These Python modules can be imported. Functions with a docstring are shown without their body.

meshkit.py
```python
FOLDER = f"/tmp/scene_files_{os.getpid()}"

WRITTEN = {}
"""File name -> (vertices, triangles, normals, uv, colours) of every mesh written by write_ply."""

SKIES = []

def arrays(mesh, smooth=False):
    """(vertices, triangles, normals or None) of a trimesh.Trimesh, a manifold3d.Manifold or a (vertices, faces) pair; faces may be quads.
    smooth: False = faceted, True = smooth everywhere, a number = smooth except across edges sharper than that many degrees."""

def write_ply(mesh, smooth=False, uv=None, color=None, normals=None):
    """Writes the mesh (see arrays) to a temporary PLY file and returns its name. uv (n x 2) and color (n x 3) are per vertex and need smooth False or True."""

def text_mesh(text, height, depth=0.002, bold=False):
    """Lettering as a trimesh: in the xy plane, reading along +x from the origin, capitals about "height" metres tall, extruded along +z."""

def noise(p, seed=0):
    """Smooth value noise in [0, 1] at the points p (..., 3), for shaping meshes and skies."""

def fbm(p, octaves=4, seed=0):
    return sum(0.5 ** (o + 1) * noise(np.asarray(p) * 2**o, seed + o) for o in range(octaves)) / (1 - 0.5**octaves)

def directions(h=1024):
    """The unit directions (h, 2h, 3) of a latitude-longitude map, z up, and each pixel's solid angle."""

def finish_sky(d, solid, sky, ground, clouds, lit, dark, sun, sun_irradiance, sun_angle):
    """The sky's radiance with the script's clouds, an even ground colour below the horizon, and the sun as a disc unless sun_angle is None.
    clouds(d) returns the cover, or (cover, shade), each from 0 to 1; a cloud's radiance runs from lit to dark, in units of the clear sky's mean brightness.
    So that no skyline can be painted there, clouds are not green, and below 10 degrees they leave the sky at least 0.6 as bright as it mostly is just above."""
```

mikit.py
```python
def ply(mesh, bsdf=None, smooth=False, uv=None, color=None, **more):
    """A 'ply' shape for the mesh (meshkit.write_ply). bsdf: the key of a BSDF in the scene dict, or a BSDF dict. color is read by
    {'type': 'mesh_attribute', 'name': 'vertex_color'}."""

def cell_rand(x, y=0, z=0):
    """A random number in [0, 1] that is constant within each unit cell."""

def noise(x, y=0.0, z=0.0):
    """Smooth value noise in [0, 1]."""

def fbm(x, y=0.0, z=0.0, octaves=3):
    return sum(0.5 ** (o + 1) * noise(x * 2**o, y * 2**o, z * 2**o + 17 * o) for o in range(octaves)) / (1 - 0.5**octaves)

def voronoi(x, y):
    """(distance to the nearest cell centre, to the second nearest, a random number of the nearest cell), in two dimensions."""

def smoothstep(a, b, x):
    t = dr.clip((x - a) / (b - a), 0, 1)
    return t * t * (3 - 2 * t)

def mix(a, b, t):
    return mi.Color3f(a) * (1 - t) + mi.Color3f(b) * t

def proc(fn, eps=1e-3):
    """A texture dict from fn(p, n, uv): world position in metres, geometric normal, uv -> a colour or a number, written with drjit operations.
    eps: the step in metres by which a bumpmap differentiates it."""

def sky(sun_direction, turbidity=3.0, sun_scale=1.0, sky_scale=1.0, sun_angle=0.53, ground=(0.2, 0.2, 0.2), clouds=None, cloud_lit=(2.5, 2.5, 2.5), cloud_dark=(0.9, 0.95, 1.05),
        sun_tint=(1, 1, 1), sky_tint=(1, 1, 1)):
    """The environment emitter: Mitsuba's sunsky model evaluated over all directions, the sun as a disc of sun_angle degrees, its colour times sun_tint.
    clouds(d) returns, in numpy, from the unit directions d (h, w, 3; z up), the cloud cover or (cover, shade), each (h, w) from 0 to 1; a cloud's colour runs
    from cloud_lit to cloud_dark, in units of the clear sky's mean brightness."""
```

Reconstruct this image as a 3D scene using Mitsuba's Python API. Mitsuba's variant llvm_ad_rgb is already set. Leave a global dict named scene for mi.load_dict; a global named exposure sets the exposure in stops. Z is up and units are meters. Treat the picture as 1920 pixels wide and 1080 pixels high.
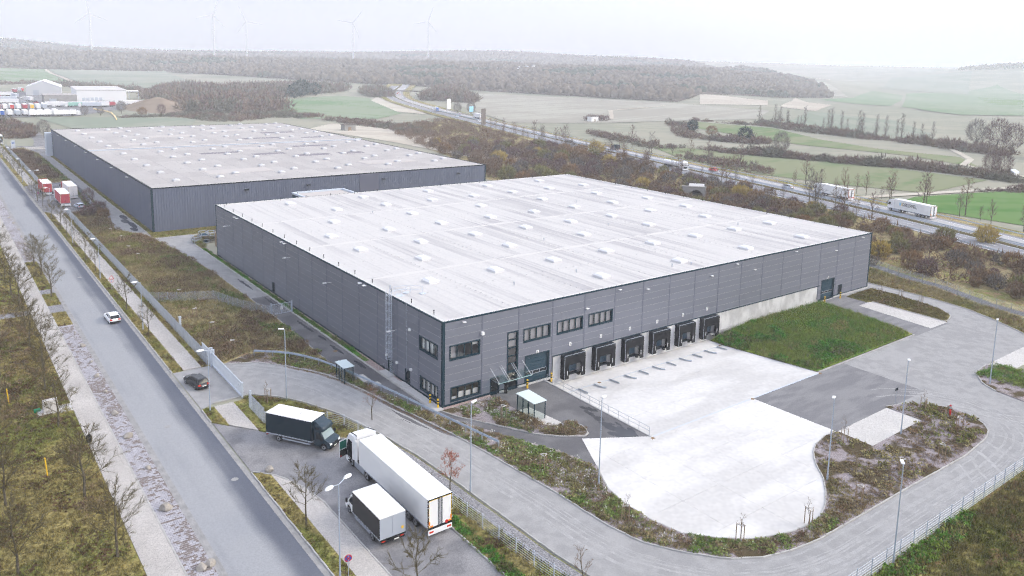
import math, random
import numpy as np
import trimesh
import mitsuba as mi
import drjit as dr
import mikit, meshkit
from mikit import proc, noise, fbm, voronoi, cell_rand, smoothstep, mix
from shapely.geometry import Polygon, Point, LineString, box as sbox, MultiPolygon
from shapely import affinity
from shapely.ops import unary_union
from scipy.interpolate import RBFInterpolator, RegularGridInterpolator
from scipy.spatial import Delaunay

T4 = mi.ScalarTransform4f
scene, labels = {}, {}
rng = np.random.default_rng(7)

# ------------------------------------------------------------------ camera, sky, exposure
EYE = np.array([-50.149, -82.395, 44.012])
PITCH, ROLL, YAW, FOC, PPX, PPY = 0.161040653, 0.0235196454, 0.659768153, 1486.68, 998.39, 358.48
_f = np.array([math.sin(YAW) * math.cos(PITCH), math.cos(YAW) * math.cos(PITCH), -math.sin(PITCH)])
_r = np.array([math.cos(YAW), -math.sin(YAW), 0.0])
_u = np.cross(_r, _f)
_up = -_r * math.sin(ROLL) + _u * math.cos(ROLL)
scene['camera'] = {'type': 'perspective', 'fov_axis': 'x', 'fov': 2 * math.degrees(math.atan(960 / FOC)), 'near_clip': 0.5, 'far_clip': 20000.0,
                   'principal_point_offset_x': -(PPX - 960) / 1920, 'principal_point_offset_y': -(PPY - 540) / 1080,
                   'to_world': T4().look_at(origin=EYE.tolist(), target=(EYE + _f).tolist(), up=_up.tolist()),
                   'medium': {'type': 'ref', 'id': 'misty_air'}}
SUN = (0.75, -0.55, 0.52)


def overcast(d):
    s = np.array(SUN) / np.linalg.norm(SUN)
    c = d @ s
    return np.ones(d.shape[:2]), np.clip((0.30 - c) / 1.1, 0, 1)


scene['sky'] = mikit.sky(SUN, turbidity=3, sun_scale=0.3, sun_angle=32, sun_tint=(0.86, 0.97, 1.14), clouds=overcast, cloud_lit=(1.66, 1.80, 2.20), cloud_dark=(0.27, 0.33, 0.46))
scene['misty_air'] = {'type': 'homogeneous', 'albedo': {'type': 'rgb', 'value': [0.935, 0.948, 0.985]}, 'sigma_t': 3.7e-4}
exposure = 3.31


# ------------------------------------------------------------------ helpers
class M:
    """collects triangles into one mesh"""
    def __init__(self):
        self.v, self.f, self.n = [], [], 0

    def add(self, v, f):
        v, f = np.asarray(v, float), np.asarray(f, int)
        if f.shape[1] == 4:
            f = np.vstack([f[:, [0, 1, 2]], f[:, [0, 2, 3]]])
        self.v.append(v)
        self.f.append(f + self.n)
        self.n += len(v)
        return self

    def box(self, x0, x1, y0, y1, z0, z1):
        v = np.array([[x, y, z] for z in (z0, z1) for y in (y0, y1) for x in (x0, x1)])
        return self.add(v, [[0, 2, 3, 1], [4, 5, 7, 6], [0, 1, 5, 4], [2, 6, 7, 3], [0, 4, 6, 2], [1, 3, 7, 5]])

    def bbox(self, x0, x1, y0, y1, z0, z1, c):
        """box with its upper edges chamfered by c"""
        v = np.array([[x0, y0, z0], [x1, y0, z0], [x1, y1, z0], [x0, y1, z0], [x0, y0, z1 - c], [x1, y0, z1 - c], [x1, y1, z1 - c], [x0, y1, z1 - c],
                      [x0 + c, y0 + c, z1], [x1 - c, y0 + c, z1], [x1 - c, y1 - c, z1], [x0 + c, y1 - c, z1]])
        f = [[3, 2, 1, 0], [8, 9, 10, 11]]
        for a in (0, 4):
            for i in range(4):
                j = (i + 1) % 4
                f.append([a + i, a + j, a + 4 + j, a + 4 + i])
        return self.add(v, f)

    def tm(self, t):
        return self.add(t.vertices, t.faces)

    def prism(self, poly, z0, z1):
        for g in getattr(poly, 'geoms', [poly]):
            if g.area > 1e-6:
                t = trimesh.creation.extrude_polygon(g, z1 - z0, engine='earcut')
                t.apply_translation([0, 0, z0])
                self.tm(t)
        return self

    def tubes(self, a, b, ra, rb, sides=3):
        """many tapered sticks at once"""
        a, b = np.atleast_2d(np.asarray(a, float)), np.atleast_2d(np.asarray(b, float))
        n = len(a)
        ra, rb = np.broadcast_to(ra, n), np.broadcast_to(rb, n)
        t = b - a
        t = t / (np.linalg.norm(t, axis=1, keepdims=True) + 1e-9)
        h = np.where(np.abs(t[:, 2:]) < 0.9, [0, 0, 1.0], [1.0, 0, 0])
        u = np.cross(t, h)
        u /= np.linalg.norm(u, axis=1, keepdims=True) + 1e-9
        w = np.cross(t, u)
        ang = np.arange(sides) * 2 * math.pi / sides
        d = np.cos(ang)[None, :, None] * u[:, None] + np.sin(ang)[None, :, None] * w[:, None]
        v = np.concatenate([a[:, None] + d * ra[:, None, None], b[:, None] + d * rb[:, None, None]], 1)
        i = np.arange(sides)
        j = (i + 1) % sides
        q = np.stack([i, j, j + sides, i + sides], 1)
        cap = [[0, k, k + 1] for k in range(1, sides - 1)] + [[sides, sides + k + 1, sides + k] for k in range(1, sides - 1)]
        f1 = np.vstack([q[:, [0, 2, 1]], q[:, [0, 3, 2]], np.array(cap)])
        f = (f1[None] + (np.arange(n) * 2 * sides)[:, None, None]).reshape(-1, 3)
        return self.add(v.reshape(-1, 3), f)

    def path(self, pts, r, sides=6):
        p = np.asarray(pts, float)
        return self.tubes(p[:-1], p[1:], r, r, sides)

    def cyl(self, x, y, z0, z1, r, sides=12, r1=None):
        return self.tubes([[x, y, z0]], [[x, y, z1]], r, r if r1 is None else r1, sides)

    def loft(self, rings, close=True):
        """rings: list of (n,3) loops joined in order, ends capped"""
        n = len(rings[0])
        v = np.vstack(rings)
        f = []
        for k in range(len(rings) - 1):
            for i in range(n):
                j = (i + 1) % n
                f.append([k * n + i, k * n + j, (k + 1) * n + j, (k + 1) * n + i])
        f = np.array(f)
        self.add(v, f)
        if close:
            for r_, flip in ((rings[0], True), (rings[-1], False)):
                r_ = np.asarray(r_)
                c = r_.mean(0)
                i = np.arange(n)
                g = np.stack([i, (i + 1) % n, i * 0 + n], 1)
                self.add(np.vstack([r_, c]), g[:, ::-1] if flip else g)
        return self

    def move(self, T):
        T = np.array(T.matrix if hasattr(T, 'matrix') else T, float)
        self.v = [v @ T[:3, :3].T + T[:3, 3] for v in self.v]
        return self

    def get(self):
        return np.vstack(self.v), np.vstack(self.f)


def numbered(key):
    if key not in USED:
        USED.add(key)
        return key
    i = 1
    while f'{key}_{i:03d}' in USED:
        i += 1
    key = f'{key}_{i:03d}'
    USED.add(key)
    return key


USED = set()


def geo(mesh, bsdf, smooth=False, T=None):
    if isinstance(mesh, M):
        mesh = mesh.get()
    d = mikit.ply(mesh, bsdf, smooth)
    if T is not None:
        d['to_world'] = T
    return d


def thing(name, label, cat, group=None):
    k = numbered(name)
    labels[k] = {'label': label, 'category': cat}
    if group:
        labels[k]['group'] = group
    return k


def part(parent, name, mesh, bsdf, smooth=False, T=None, label=None, kind=None):
    k = numbered(parent + '__' + name)
    scene[k] = mesh if isinstance(mesh, dict) else geo(mesh, bsdf, smooth, T)
    if label or kind:
        labels[k] = {}
        if label:
            labels[k]['label'] = label
        if kind:
            labels[k]['kind'] = kind
    return k


def piece(parent, name, ply, T=None):
    k = numbered(parent + '__' + name)
    scene[k] = dict(ply, to_world=T) if T is not None else dict(ply)
    return k


def single(name, mesh, bsdf, label, cat, group=None, smooth=False, T=None):
    k = thing(name, label, cat, group)
    scene[k] = mesh if isinstance(mesh, dict) else geo(mesh, bsdf, smooth, T)
    return k


def struct(name, mesh, bsdf, label=None, smooth=False):
    k = numbered(name)
    scene[k] = geo(mesh, bsdf, smooth)
    labels[k] = {'kind': 'structure'}
    if label:
        labels[k]['label'] = label
    return k


def stuff(name, mesh, bsdf, label, cat, smooth=False):
    k = numbered(name)
    scene[k] = geo(mesh, bsdf, smooth)
    labels[k] = {'kind': 'stuff', 'label': label, 'category': cat}
    return k


def at(x, y, z=0.0, deg=0.0, s=1.0):
    T = T4().translate([float(x), float(y), float(z)]).rotate([0, 0, 1], float(deg))
    return T.scale(float(s)) if s != 1.0 else T


ORD = ['first', 'second', 'third', 'fourth', 'fifth', 'sixth', 'seventh', 'eighth', 'ninth', 'tenth', 'eleventh', 'twelfth', 'thirteenth', 'fourteenth', 'fifteenth', 'sixteenth', 'seventeenth', 'eighteenth',
       'nineteenth', 'twentieth'] + ['twenty-' + x for x in ('first', 'second', 'third', 'fourth', 'fifth', 'sixth', 'seventh', 'eighth', 'ninth')]


def nth(i):
    """0 -> first, 1 -> second ..."""
    if i < len(ORD):
        return ORD[i]
    tens = ('', '', 'twenty', 'thirty', 'forty', 'fifty', 'sixty', 'seventy', 'eighty', 'ninety')
    t, u = divmod(i + 1, 10)
    return tens[t][:-1] + 'ieth' if u == 0 else tens[t] + '-' + ORD[u - 1]


# ------------------------------------------------------------------ materials
def mat(key, rgb, rough=0.7, metal=0.0, two=True, **kw):
    c = rgb if isinstance(rgb, dict) else {'type': 'rgb', 'value': list(rgb)}
    b = {'type': 'principled', 'base_color': c, 'roughness': rough, 'metallic': metal, **kw}
    scene[key] = {'type': 'twosided', 'b': b} if two else b
    return key


def dull(key, rgb):
    c = rgb if isinstance(rgb, dict) else {'type': 'rgb', 'value': list(rgb)}
    scene[key] = {'type': 'twosided', 'b': {'type': 'diffuse', 'reflectance': c}}
    return key


dull('m_soil', proc(lambda p, n, uv: mix(mix((0.13, 0.125, 0.065), (0.085, 0.10, 0.04), smoothstep(0.35, 0.65, fbm(p.x * 0.08, p.y * 0.08, 0.0, 3))), (0.12, 0.085, 0.055), smoothstep(0.5, 0.75, fbm(p.x * 0.9 + 40, p.y * 0.9, 0.0, 3)))))


def road_tex(p, n, uv):
    g = noise(p.x * 9, p.y * 9) * 0.5 + noise(p.x * 31, p.y * 31) * 0.5
    lane = 0.40 * fbm(p.x * 1.1, p.y * 0.015, 3.0, 3) + 0.60 * smoothstep(-26.4, -29.0, p.x + 0.9 * (noise(p.y * 0.06, 4.0) - 0.5))
    patch = fbm(p.x * 0.25, p.y * 0.12, 9.0, 3)
    palish = smoothstep(0.22, 0.74, lane * 0.72 + patch * 0.28)  # mix towards the paler grey, rising leftward from the right gutter, broken by noise
    c = mix((0.125, 0.135, 0.165), (0.335, 0.34, 0.352), palish)
    return c * (0.86 + 0.28 * g)


dull('m_road', proc(road_tex))


def service_tex(p, n, uv):
    g = noise(p.x * 9, p.y * 9) * 0.5 + noise(p.x * 27, p.y * 27) * 0.5
    dust = fbm(p.x * 0.16, p.y * 0.16, 2.0, 4)
    fine = fbm(p.x * 1.1, p.y * 1.1, 5.0, 2)
    c = mix((0.305, 0.30, 0.298), (0.36, 0.354, 0.35), smoothstep(0.30, 0.70, dust * 0.35 + fine * 0.65))
    return c * (0.88 + 0.24 * g)


dull('m_service', proc(service_tex))
dull('m_layby', proc(lambda p, n, uv: mix((0.19, 0.187, 0.195), (0.275, 0.268, 0.272), smoothstep(0.3, 0.7, fbm(p.x * 0.5, p.y * 0.5, 0.0, 4))) * (0.8 + 0.4 * noise(p.x * 14, p.y * 14))))
dull('m_asphalt_mid', proc(lambda p, n, uv: mix((0.20, 0.197, 0.205), (0.25, 0.246, 0.25), smoothstep(0.3, 0.7, fbm(p.x * 0.3, p.y * 1.2, 0.0, 4))) * (0.9 + 0.2 * noise(p.x * 14, p.y * 14))))
dull('m_tyre_dust', proc(lambda p, n, uv: mix((0.33, 0.325, 0.32), (0.43, 0.425, 0.42), noise(p.x * 3, p.y * 3))))
dull('m_asphalt_new', proc(lambda p, n, uv: mix((0.135, 0.132, 0.138), (0.19, 0.186, 0.19), smoothstep(0.3, 0.7, fbm(p.x * 0.35, p.y * 0.35, 0.0, 4))) * (0.88 + 0.24 * noise(p.x * 14, p.y * 14))))
dull('m_wet', (0.035, 0.038, 0.05))
dull('m_concrete_yard', proc(lambda p, n, uv: mix((0.575, 0.56, 0.54), (0.69, 0.675, 0.655), smoothstep(0.3, 0.7, fbm(p.x * 0.12, p.y * 0.3, 0.0, 4))) * (0.95 + 0.1 * noise(p.x * 3, p.y * 3))))
dull('m_concrete', proc(lambda p, n, uv: mix((0.46, 0.45, 0.44), (0.58, 0.57, 0.56), fbm(p.x * 0.5, p.y * 0.5, p.z * 0.7, 4)) * (0.93 + 0.14 * noise(p.x * 8, p.y * 8, p.z * 8))))
dull('m_plinth', proc(lambda p, n, uv: mix((0.50, 0.495, 0.49), (0.68, 0.675, 0.67), smoothstep(0.3, 0.7, fbm(p.x * 0.9, 0.0, p.z * 0.35, 4))) * (0.95 + 0.1 * noise(p.x * 6, p.y * 6, p.z * 6))))
dull('m_kerb', proc(lambda p, n, uv: mix((0.36, 0.35, 0.33), (0.52, 0.51, 0.49), fbm(p.x * 1.3, p.y * 1.3, 0.0, 3))))


def pavers(p, lx, ly, a, b, joint, jw):
    row = dr.floor(p.y / ly)
    fx = p.x / lx + 0.5 * (row - 2 * dr.floor(row / 2))
    fy = p.y / ly
    jx, jy = fx - dr.floor(fx), fy - dr.floor(fy)
    r = cell_rand(dr.floor(fx), row, 3)
    j = dr.maximum(dr.maximum(smoothstep(1 - jw, 1, jx), smoothstep(1 - jw, 1, jy)), 0)
    return mix(mix(a, b, r), joint, j)


dull('m_sidewalk', proc(lambda p, n, uv: pavers(p, 0.2, 0.1, (0.43, 0.405, 0.38), (0.53, 0.50, 0.47), (0.28, 0.26, 0.24), 0.12) * (0.85 + 0.3 * fbm(p.x * 0.5, p.y * 0.3, 0.0, 3))))


def cobble_tex(p, n, uv):
    c = pavers(p, 0.34, 0.30, (0.35, 0.34, 0.37), (0.46, 0.45, 0.475), (0.20, 0.175, 0.18), 0.16)
    fy = p.y / 0.30
    jy = fy - dr.floor(fy)
    row = dr.floor(fy)
    weeds = 0.85 * smoothstep(0.50, 0.58, 0.5 * fbm(p.x * 0.5, p.y * 0.22, 4.0, 3) + 0.5 * noise(p.x * 3.1 + row * 5.3, row * 2.3)) * smoothstep(0.25, 0.45, jy + 0.35 * noise(p.x * 7, p.y * 7))
    return mix(c, mix((0.135, 0.095, 0.08), (0.20, 0.165, 0.135), noise(p.x * 9, p.y * 9)), weeds)


dull('m_cobbles', proc(cobble_tex))
dull('m_bay', proc(lambda p, n, uv: pavers(p, 0.2, 0.2, (0.53, 0.51, 0.485), (0.60, 0.58, 0.555), (0.4, 0.38, 0.35), 0.15) * (0.9 + 0.2 * fbm(p.x * 0.4, p.y * 0.4, 0.0, 3))))
dull('m_gravel_mulch', proc(lambda p, n, uv: mix(mix((0.20, 0.17, 0.175), (0.40, 0.355, 0.36), noise(p.x * 11, p.y * 11)), (0.095, 0.075, 0.045), smoothstep(0.42, 0.62, fbm(p.x * 0.6, p.y * 0.6, 1.0, 4))) * (0.7 + 0.6 * noise(p.x * 23, p.y * 23))))
dull('m_red_gravel', proc(lambda p, n, uv: mix((0.30, 0.22, 0.20), (0.46, 0.36, 0.34), noise(p.x * 9, p.y * 9)) * (0.75 + 0.5 * noise(p.x * 21, p.y * 21))))
dull('m_grey_gravel', proc(lambda p, n, uv: mix((0.13, 0.13, 0.14), (0.38, 0.37, 0.38), noise(p.x * 10, p.y * 10)) * (0.7 + 0.6 * noise(p.x * 21, p.y * 21))))


def grassy(a, b, c, k):
    def fn(p, n, uv):
        big = fbm(p.x * 0.11 + k, p.y * 0.11, 0.0, 3)
        mid = fbm(p.x * 0.55, p.y * 0.55 + k, 0.0, 3)
        fine = noise(p.x * 5.1, p.y * 5.1, p.z * 3)
        t = mix(mix(a, b, smoothstep(0.38, 0.62, big * 0.5 + mid * 0.5)), c, smoothstep(0.50, 0.68, mid * 0.6 + fine * 0.4))
        cell = cell_rand(dr.floor(p.x / 0.22 + 0.6 * noise(p.y * 3, p.z)), dr.floor(p.y / 0.22), 4)
        return t * (0.42 + 0.75 * cell + 0.5 * noise(p.x * 9, p.y * 9, p.z * 5))
    return proc(fn)


dull('m_grass_left', grassy((0.26, 0.215, 0.085), (0.165, 0.175, 0.048), (0.11, 0.07, 0.038), 3.0))
dull('m_grass_mid', grassy((0.34, 0.285, 0.15), (0.18, 0.195, 0.055), (0.28, 0.19, 0.12), 17.0))
dull('m_grass_mound', grassy((0.20, 0.25, 0.05), (0.105, 0.235, 0.04), (0.26, 0.235, 0.09), 31.0))
dull('m_grass_dark', grassy((0.19, 0.16, 0.06), (0.125, 0.13, 0.034), (0.20, 0.14, 0.07), 47.0))
dull('m_grass_bright', grassy((0.075, 0.22, 0.03), (0.10, 0.18, 0.04), (0.15, 0.15, 0.06), 5.0))
dull('m_weed', grassy((0.13, 0.20, 0.05), (0.22, 0.25, 0.085), (0.26, 0.205, 0.115), 59.0))
dull('m_weed_dry', grassy((0.21, 0.145, 0.095), (0.25, 0.20, 0.11), (0.14, 0.09, 0.065), 71.0))
dull('m_flower', (0.7, 0.7, 0.62))


def field(key, a, b, ang, w):
    ca, sa = math.cos(ang), math.sin(ang)

    def fn(p, n, uv):
        s = p.x * ca + p.y * sa
        t = fbm(p.x * 0.012, p.y * 0.012, 2.0, 4) * 0.6 + 0.25 * noise(s / w, 1.0) + 0.15 * noise(p.x * 0.3, p.y * 0.3)
        return mix(a, b, smoothstep(0.35, 0.65, t))
    dull(key, proc(fn))


field('m_field_green', (0.17, 0.255, 0.14), (0.255, 0.30, 0.205), 0.3, 4.0)
field('m_field_tan', (0.34, 0.32, 0.27), (0.40, 0.39, 0.33), 1.9, 6.0)
field('m_field_olive', (0.24, 0.275, 0.21), (0.30, 0.31, 0.25), 2.4, 5.0)
field('m_field_mixed', (0.155, 0.215, 0.10), (0.235, 0.25, 0.15), 1.8, 4.0)
field('m_field_bright', (0.085, 0.19, 0.05), (0.135, 0.225, 0.075), 0.9, 5.0)
field('m_field_straw', (0.46, 0.41, 0.34), (0.54, 0.50, 0.42), 0.9, 5.0)
dull('m_woodfloor', (0.125, 0.10, 0.08))
dull('m_wood_far', proc(lambda p, n, uv: mix(mix((0.115, 0.092, 0.075), (0.155, 0.125, 0.095), cell_rand(dr.floor(p.x / 14), dr.floor(p.y / 14))), (0.05, 0.068, 0.045), smoothstep(0.60, 0.68, fbm(p.x * 0.006, p.y * 0.006, 1.0, 4)))))


def roof_tex(p, n, uv):
    sheet = dr.floor(p.x / 1.9)
    fx = p.x / 1.9 - sheet
    r = cell_rand(sheet, dr.floor(p.y / 24.0), 2)
    streak = fbm(p.x * 2.2, p.y * 0.06, 1.0, 4)
    dirt = fbm(p.x * 0.05, p.y * 0.05, 7.0, 3)
    c = mix((0.405, 0.392, 0.395), (0.585, 0.567, 0.548), smoothstep(0.18, 0.60, 0.40 * streak + 0.35 * dirt + 0.25 * r))
    lap = smoothstep(0.94, 0.99, fx)
    c = mix(c, (0.40, 0.40, 0.42), 0.25 * lap)
    return c * (0.96 + 0.08 * noise(p.x * 4, p.y * 4))


dull('m_roof', proc(roof_tex))


def roof_a_tex(p, n, uv):
    sx, sy = dr.floor(p.x / 6.0), dr.floor(p.y / 9.0)
    r = cell_rand(sx, sy, 5)
    c = mix((0.425, 0.40, 0.385), (0.485, 0.46, 0.44), smoothstep(0.15, 0.85, r * 0.5 + 0.5 * fbm(p.x * 0.3, p.y * 0.08, 2.0, 3)))
    fx, fy = p.x / 6.0 - sx, p.y / 9.0 - sy
    lap = dr.maximum(smoothstep(0.97, 0.99, fx), smoothstep(0.98, 0.995, fy))
    return mix(c, (0.28, 0.27, 0.28), 0.6 * lap) * (0.94 + 0.12 * noise(p.x * 3, p.y * 3))


dull('m_roof_a', proc(roof_a_tex))
dull('m_roof_strip', (0.62, 0.60, 0.575))
mat('m_skylight', (0.70, 0.70, 0.71), 0.45)
dull('m_dome', (0.60, 0.60, 0.61))
dull('m_roof_pale', (0.52, 0.485, 0.46))
PANEL = [mat('m_panel', proc(lambda p, n, uv: mi.Color3f(0.158, 0.167, 0.202) * (0.94 + 0.12 * fbm(p.x * 0.7 + p.y * 0.7, 0.0, p.z * 1.2, 3))), 0.5)]
PANEL += [mat(f'm_panel_{i}', (0.158 * s, 0.167 * s, 0.202 * s), 0.5) for i, s in enumerate((0.95, 0.985, 1.02))]
dull('m_gutter', proc(lambda p, n, uv: mix((0.27, 0.265, 0.26), (0.36, 0.35, 0.345), noise(p.x * 2, p.y * 2)) * (0.9 + 0.2 * noise(p.x * 11, p.y * 3))))
mat('m_seam_glint', (0.245, 0.255, 0.29), 0.4)  # paler than the panels: highlight along their joints put into the colour
mat('m_door_blue', (0.05, 0.095, 0.135), 0.45)
mat('m_gate', (0.010, 0.042, 0.066), 0.45)
mat('m_joint', (0.115, 0.125, 0.165), 0.5)
mat('m_anthracite', (0.012, 0.018, 0.026), 0.7, specular=0.2)
mat('m_trim', (0.008, 0.03, 0.046), 0.6, specular=0.25)
mat('m_cladding_a', proc(lambda p, n, uv: mi.Color3f(0.112, 0.128, 0.182) * (0.96 + 0.08 * cell_rand(dr.floor((p.x + p.y) / 0.99), 3))), 0.45)
mat('m_cladding_a_dark', (0.11, 0.115, 0.16), 0.45)
dull('m_interior', (0.30, 0.295, 0.29))
dull('m_blind', (0.62, 0.62, 0.60))
dull('m_curtain', (0.30, 0.29, 0.30))
scene['m_glass'] = {'type': 'thindielectric', 'int_ior': 1.5}
scene['m_glass_tint'] = {'type': 'thindielectric', 'int_ior': 1.5, 'specular_transmittance': {'type': 'rgb', 'value': [0.42, 0.66, 0.68]}}
scene['m_glass_solid'] = {'type': 'dielectric', 'int_ior': 1.5, 'specular_transmittance': {'type': 'rgb', 'value': [0.82, 0.93, 0.92]}}
mat('m_glass_dark', (0.010, 0.014, 0.018), 0.08, two=True, specular=0.35)
mat('m_galv', (0.46, 0.50, 0.55), 0.42, 0.55)
mat('m_galv_pale', (0.52, 0.57, 0.64), 0.5, 0.1)
mat('m_rail', (0.40, 0.46, 0.54), 0.5, 0.15)
mat('m_steel', (0.62, 0.63, 0.65), 0.3, 0.9)
mat('m_pole', (0.42, 0.48, 0.56), 0.45, 0.35)
mat('m_white', (0.80, 0.80, 0.80), 0.4)
mat('m_white_paint', (0.80, 0.80, 0.805), 0.28, clearcoat=0.6)
mat('m_trailer', proc(lambda p, n, uv: mi.Color3f(0.80, 0.80, 0.79) * (0.95 + 0.05 * smoothstep(0.3, 0.7, fbm(p.x * 1.2, p.y * 0.3, p.z * 0.4, 3)))), 0.45)
mat('m_black', (0.009, 0.010, 0.013), 0.75, specular=0.2)
mat('m_rubber', (0.018, 0.018, 0.02), 0.8)
mat('m_yellow', (0.80, 0.50, 0.03), 0.5)
mat('m_orange', (0.85, 0.25, 0.02), 0.4)
mat('m_red', (0.55, 0.02, 0.02), 0.35)
mat('m_red_sheet', proc(lambda p, n, uv: mi.Color3f(0.42, 0.055, 0.075) * (0.85 + 0.3 * fbm(p.x * 1.1, p.y * 0.6, p.z * 0.6, 3))), 0.6)
mat('m_blue', (0.02, 0.10, 0.42), 0.4)
mat('m_teal_paint', (0.010, 0.030, 0.048), 0.35, clearcoat=0.4)
mat('m_teal_sheet', (0.006, 0.020, 0.032), 0.6, specular=0.25)
mat('m_black_sheet', proc(lambda p, n, uv: mi.Color3f(0.024, 0.023, 0.024) * (0.85 + 0.3 * noise(p.x * 2, p.y * 2, p.z * 2))), 0.6)
mat('m_silver_door', (0.47, 0.51, 0.57), 0.4, 0.25)
mat('m_chrome', (0.6, 0.6, 0.6), 0.2, 1.0)
mat('m_green', (0.01, 0.22, 0.09), 0.5)
mat('m_car_black', (0.012, 0.013, 0.016), 0.2, clearcoat=1.0)
scene['m_brake'] = {'type': 'twosided', 'b': {'type': 'diffuse', 'reflectance': {'type': 'rgb', 'value': [0.6, 0.05, 0.03]}}}
dull('m_stone', proc(lambda p, n, uv: mix((0.27, 0.245, 0.215), (0.46, 0.425, 0.385), fbm(p.x * 1.6, p.y * 1.6, p.z * 1.6, 4)) * (0.8 + 0.4 * noise(p.x * 9, p.y * 9, p.z * 9))))
dull('m_timber', (0.30, 0.22, 0.15))
dull('m_bark', proc(lambda p, n, uv: mix((0.075, 0.065, 0.05), (0.15, 0.13, 0.09), noise(p.x * 3, p.y * 3, p.z * 6))))
dull('m_twig_olive', (0.115, 0.095, 0.05))
dull('m_twig_grey', (0.155, 0.135, 0.122))
dull('m_twig_purple', (0.155, 0.098, 0.092))
dull('m_twig_brown', (0.19, 0.128, 0.085))
dull('m_brush', proc(lambda p, n, uv: mix(mix((0.155, 0.10, 0.095), (0.20, 0.145, 0.10), cell_rand(dr.floor(p.x / 4.5), dr.floor(p.y / 4.5), 6)), (0.15, 0.14, 0.105), smoothstep(0.5, 0.7, noise(p.x * 0.09, p.y * 0.09)))))
dull('m_leaf_red', (0.33, 0.10, 0.06))
dull('m_leaf_gold', (0.42, 0.32, 0.09))
dull('m_leaf_olive', (0.21, 0.195, 0.08))
dull('m_leaf_rust', (0.26, 0.165, 0.09))
dull('m_conifer', (0.03, 0.055, 0.05))
dull('m_earth', proc(lambda p, n, uv: mix((0.22, 0.16, 0.12), (0.34, 0.27, 0.20), fbm(p.x * 0.15, p.y * 0.15, p.z * 0.3, 4))))

# ------------------------------------------------------------------ terrain
def polar(az, dist):
    a = math.radians(az)
    return -50.0 + dist * math.sin(a), -82.0 + dist * math.cos(a)


SPOT = []
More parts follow.
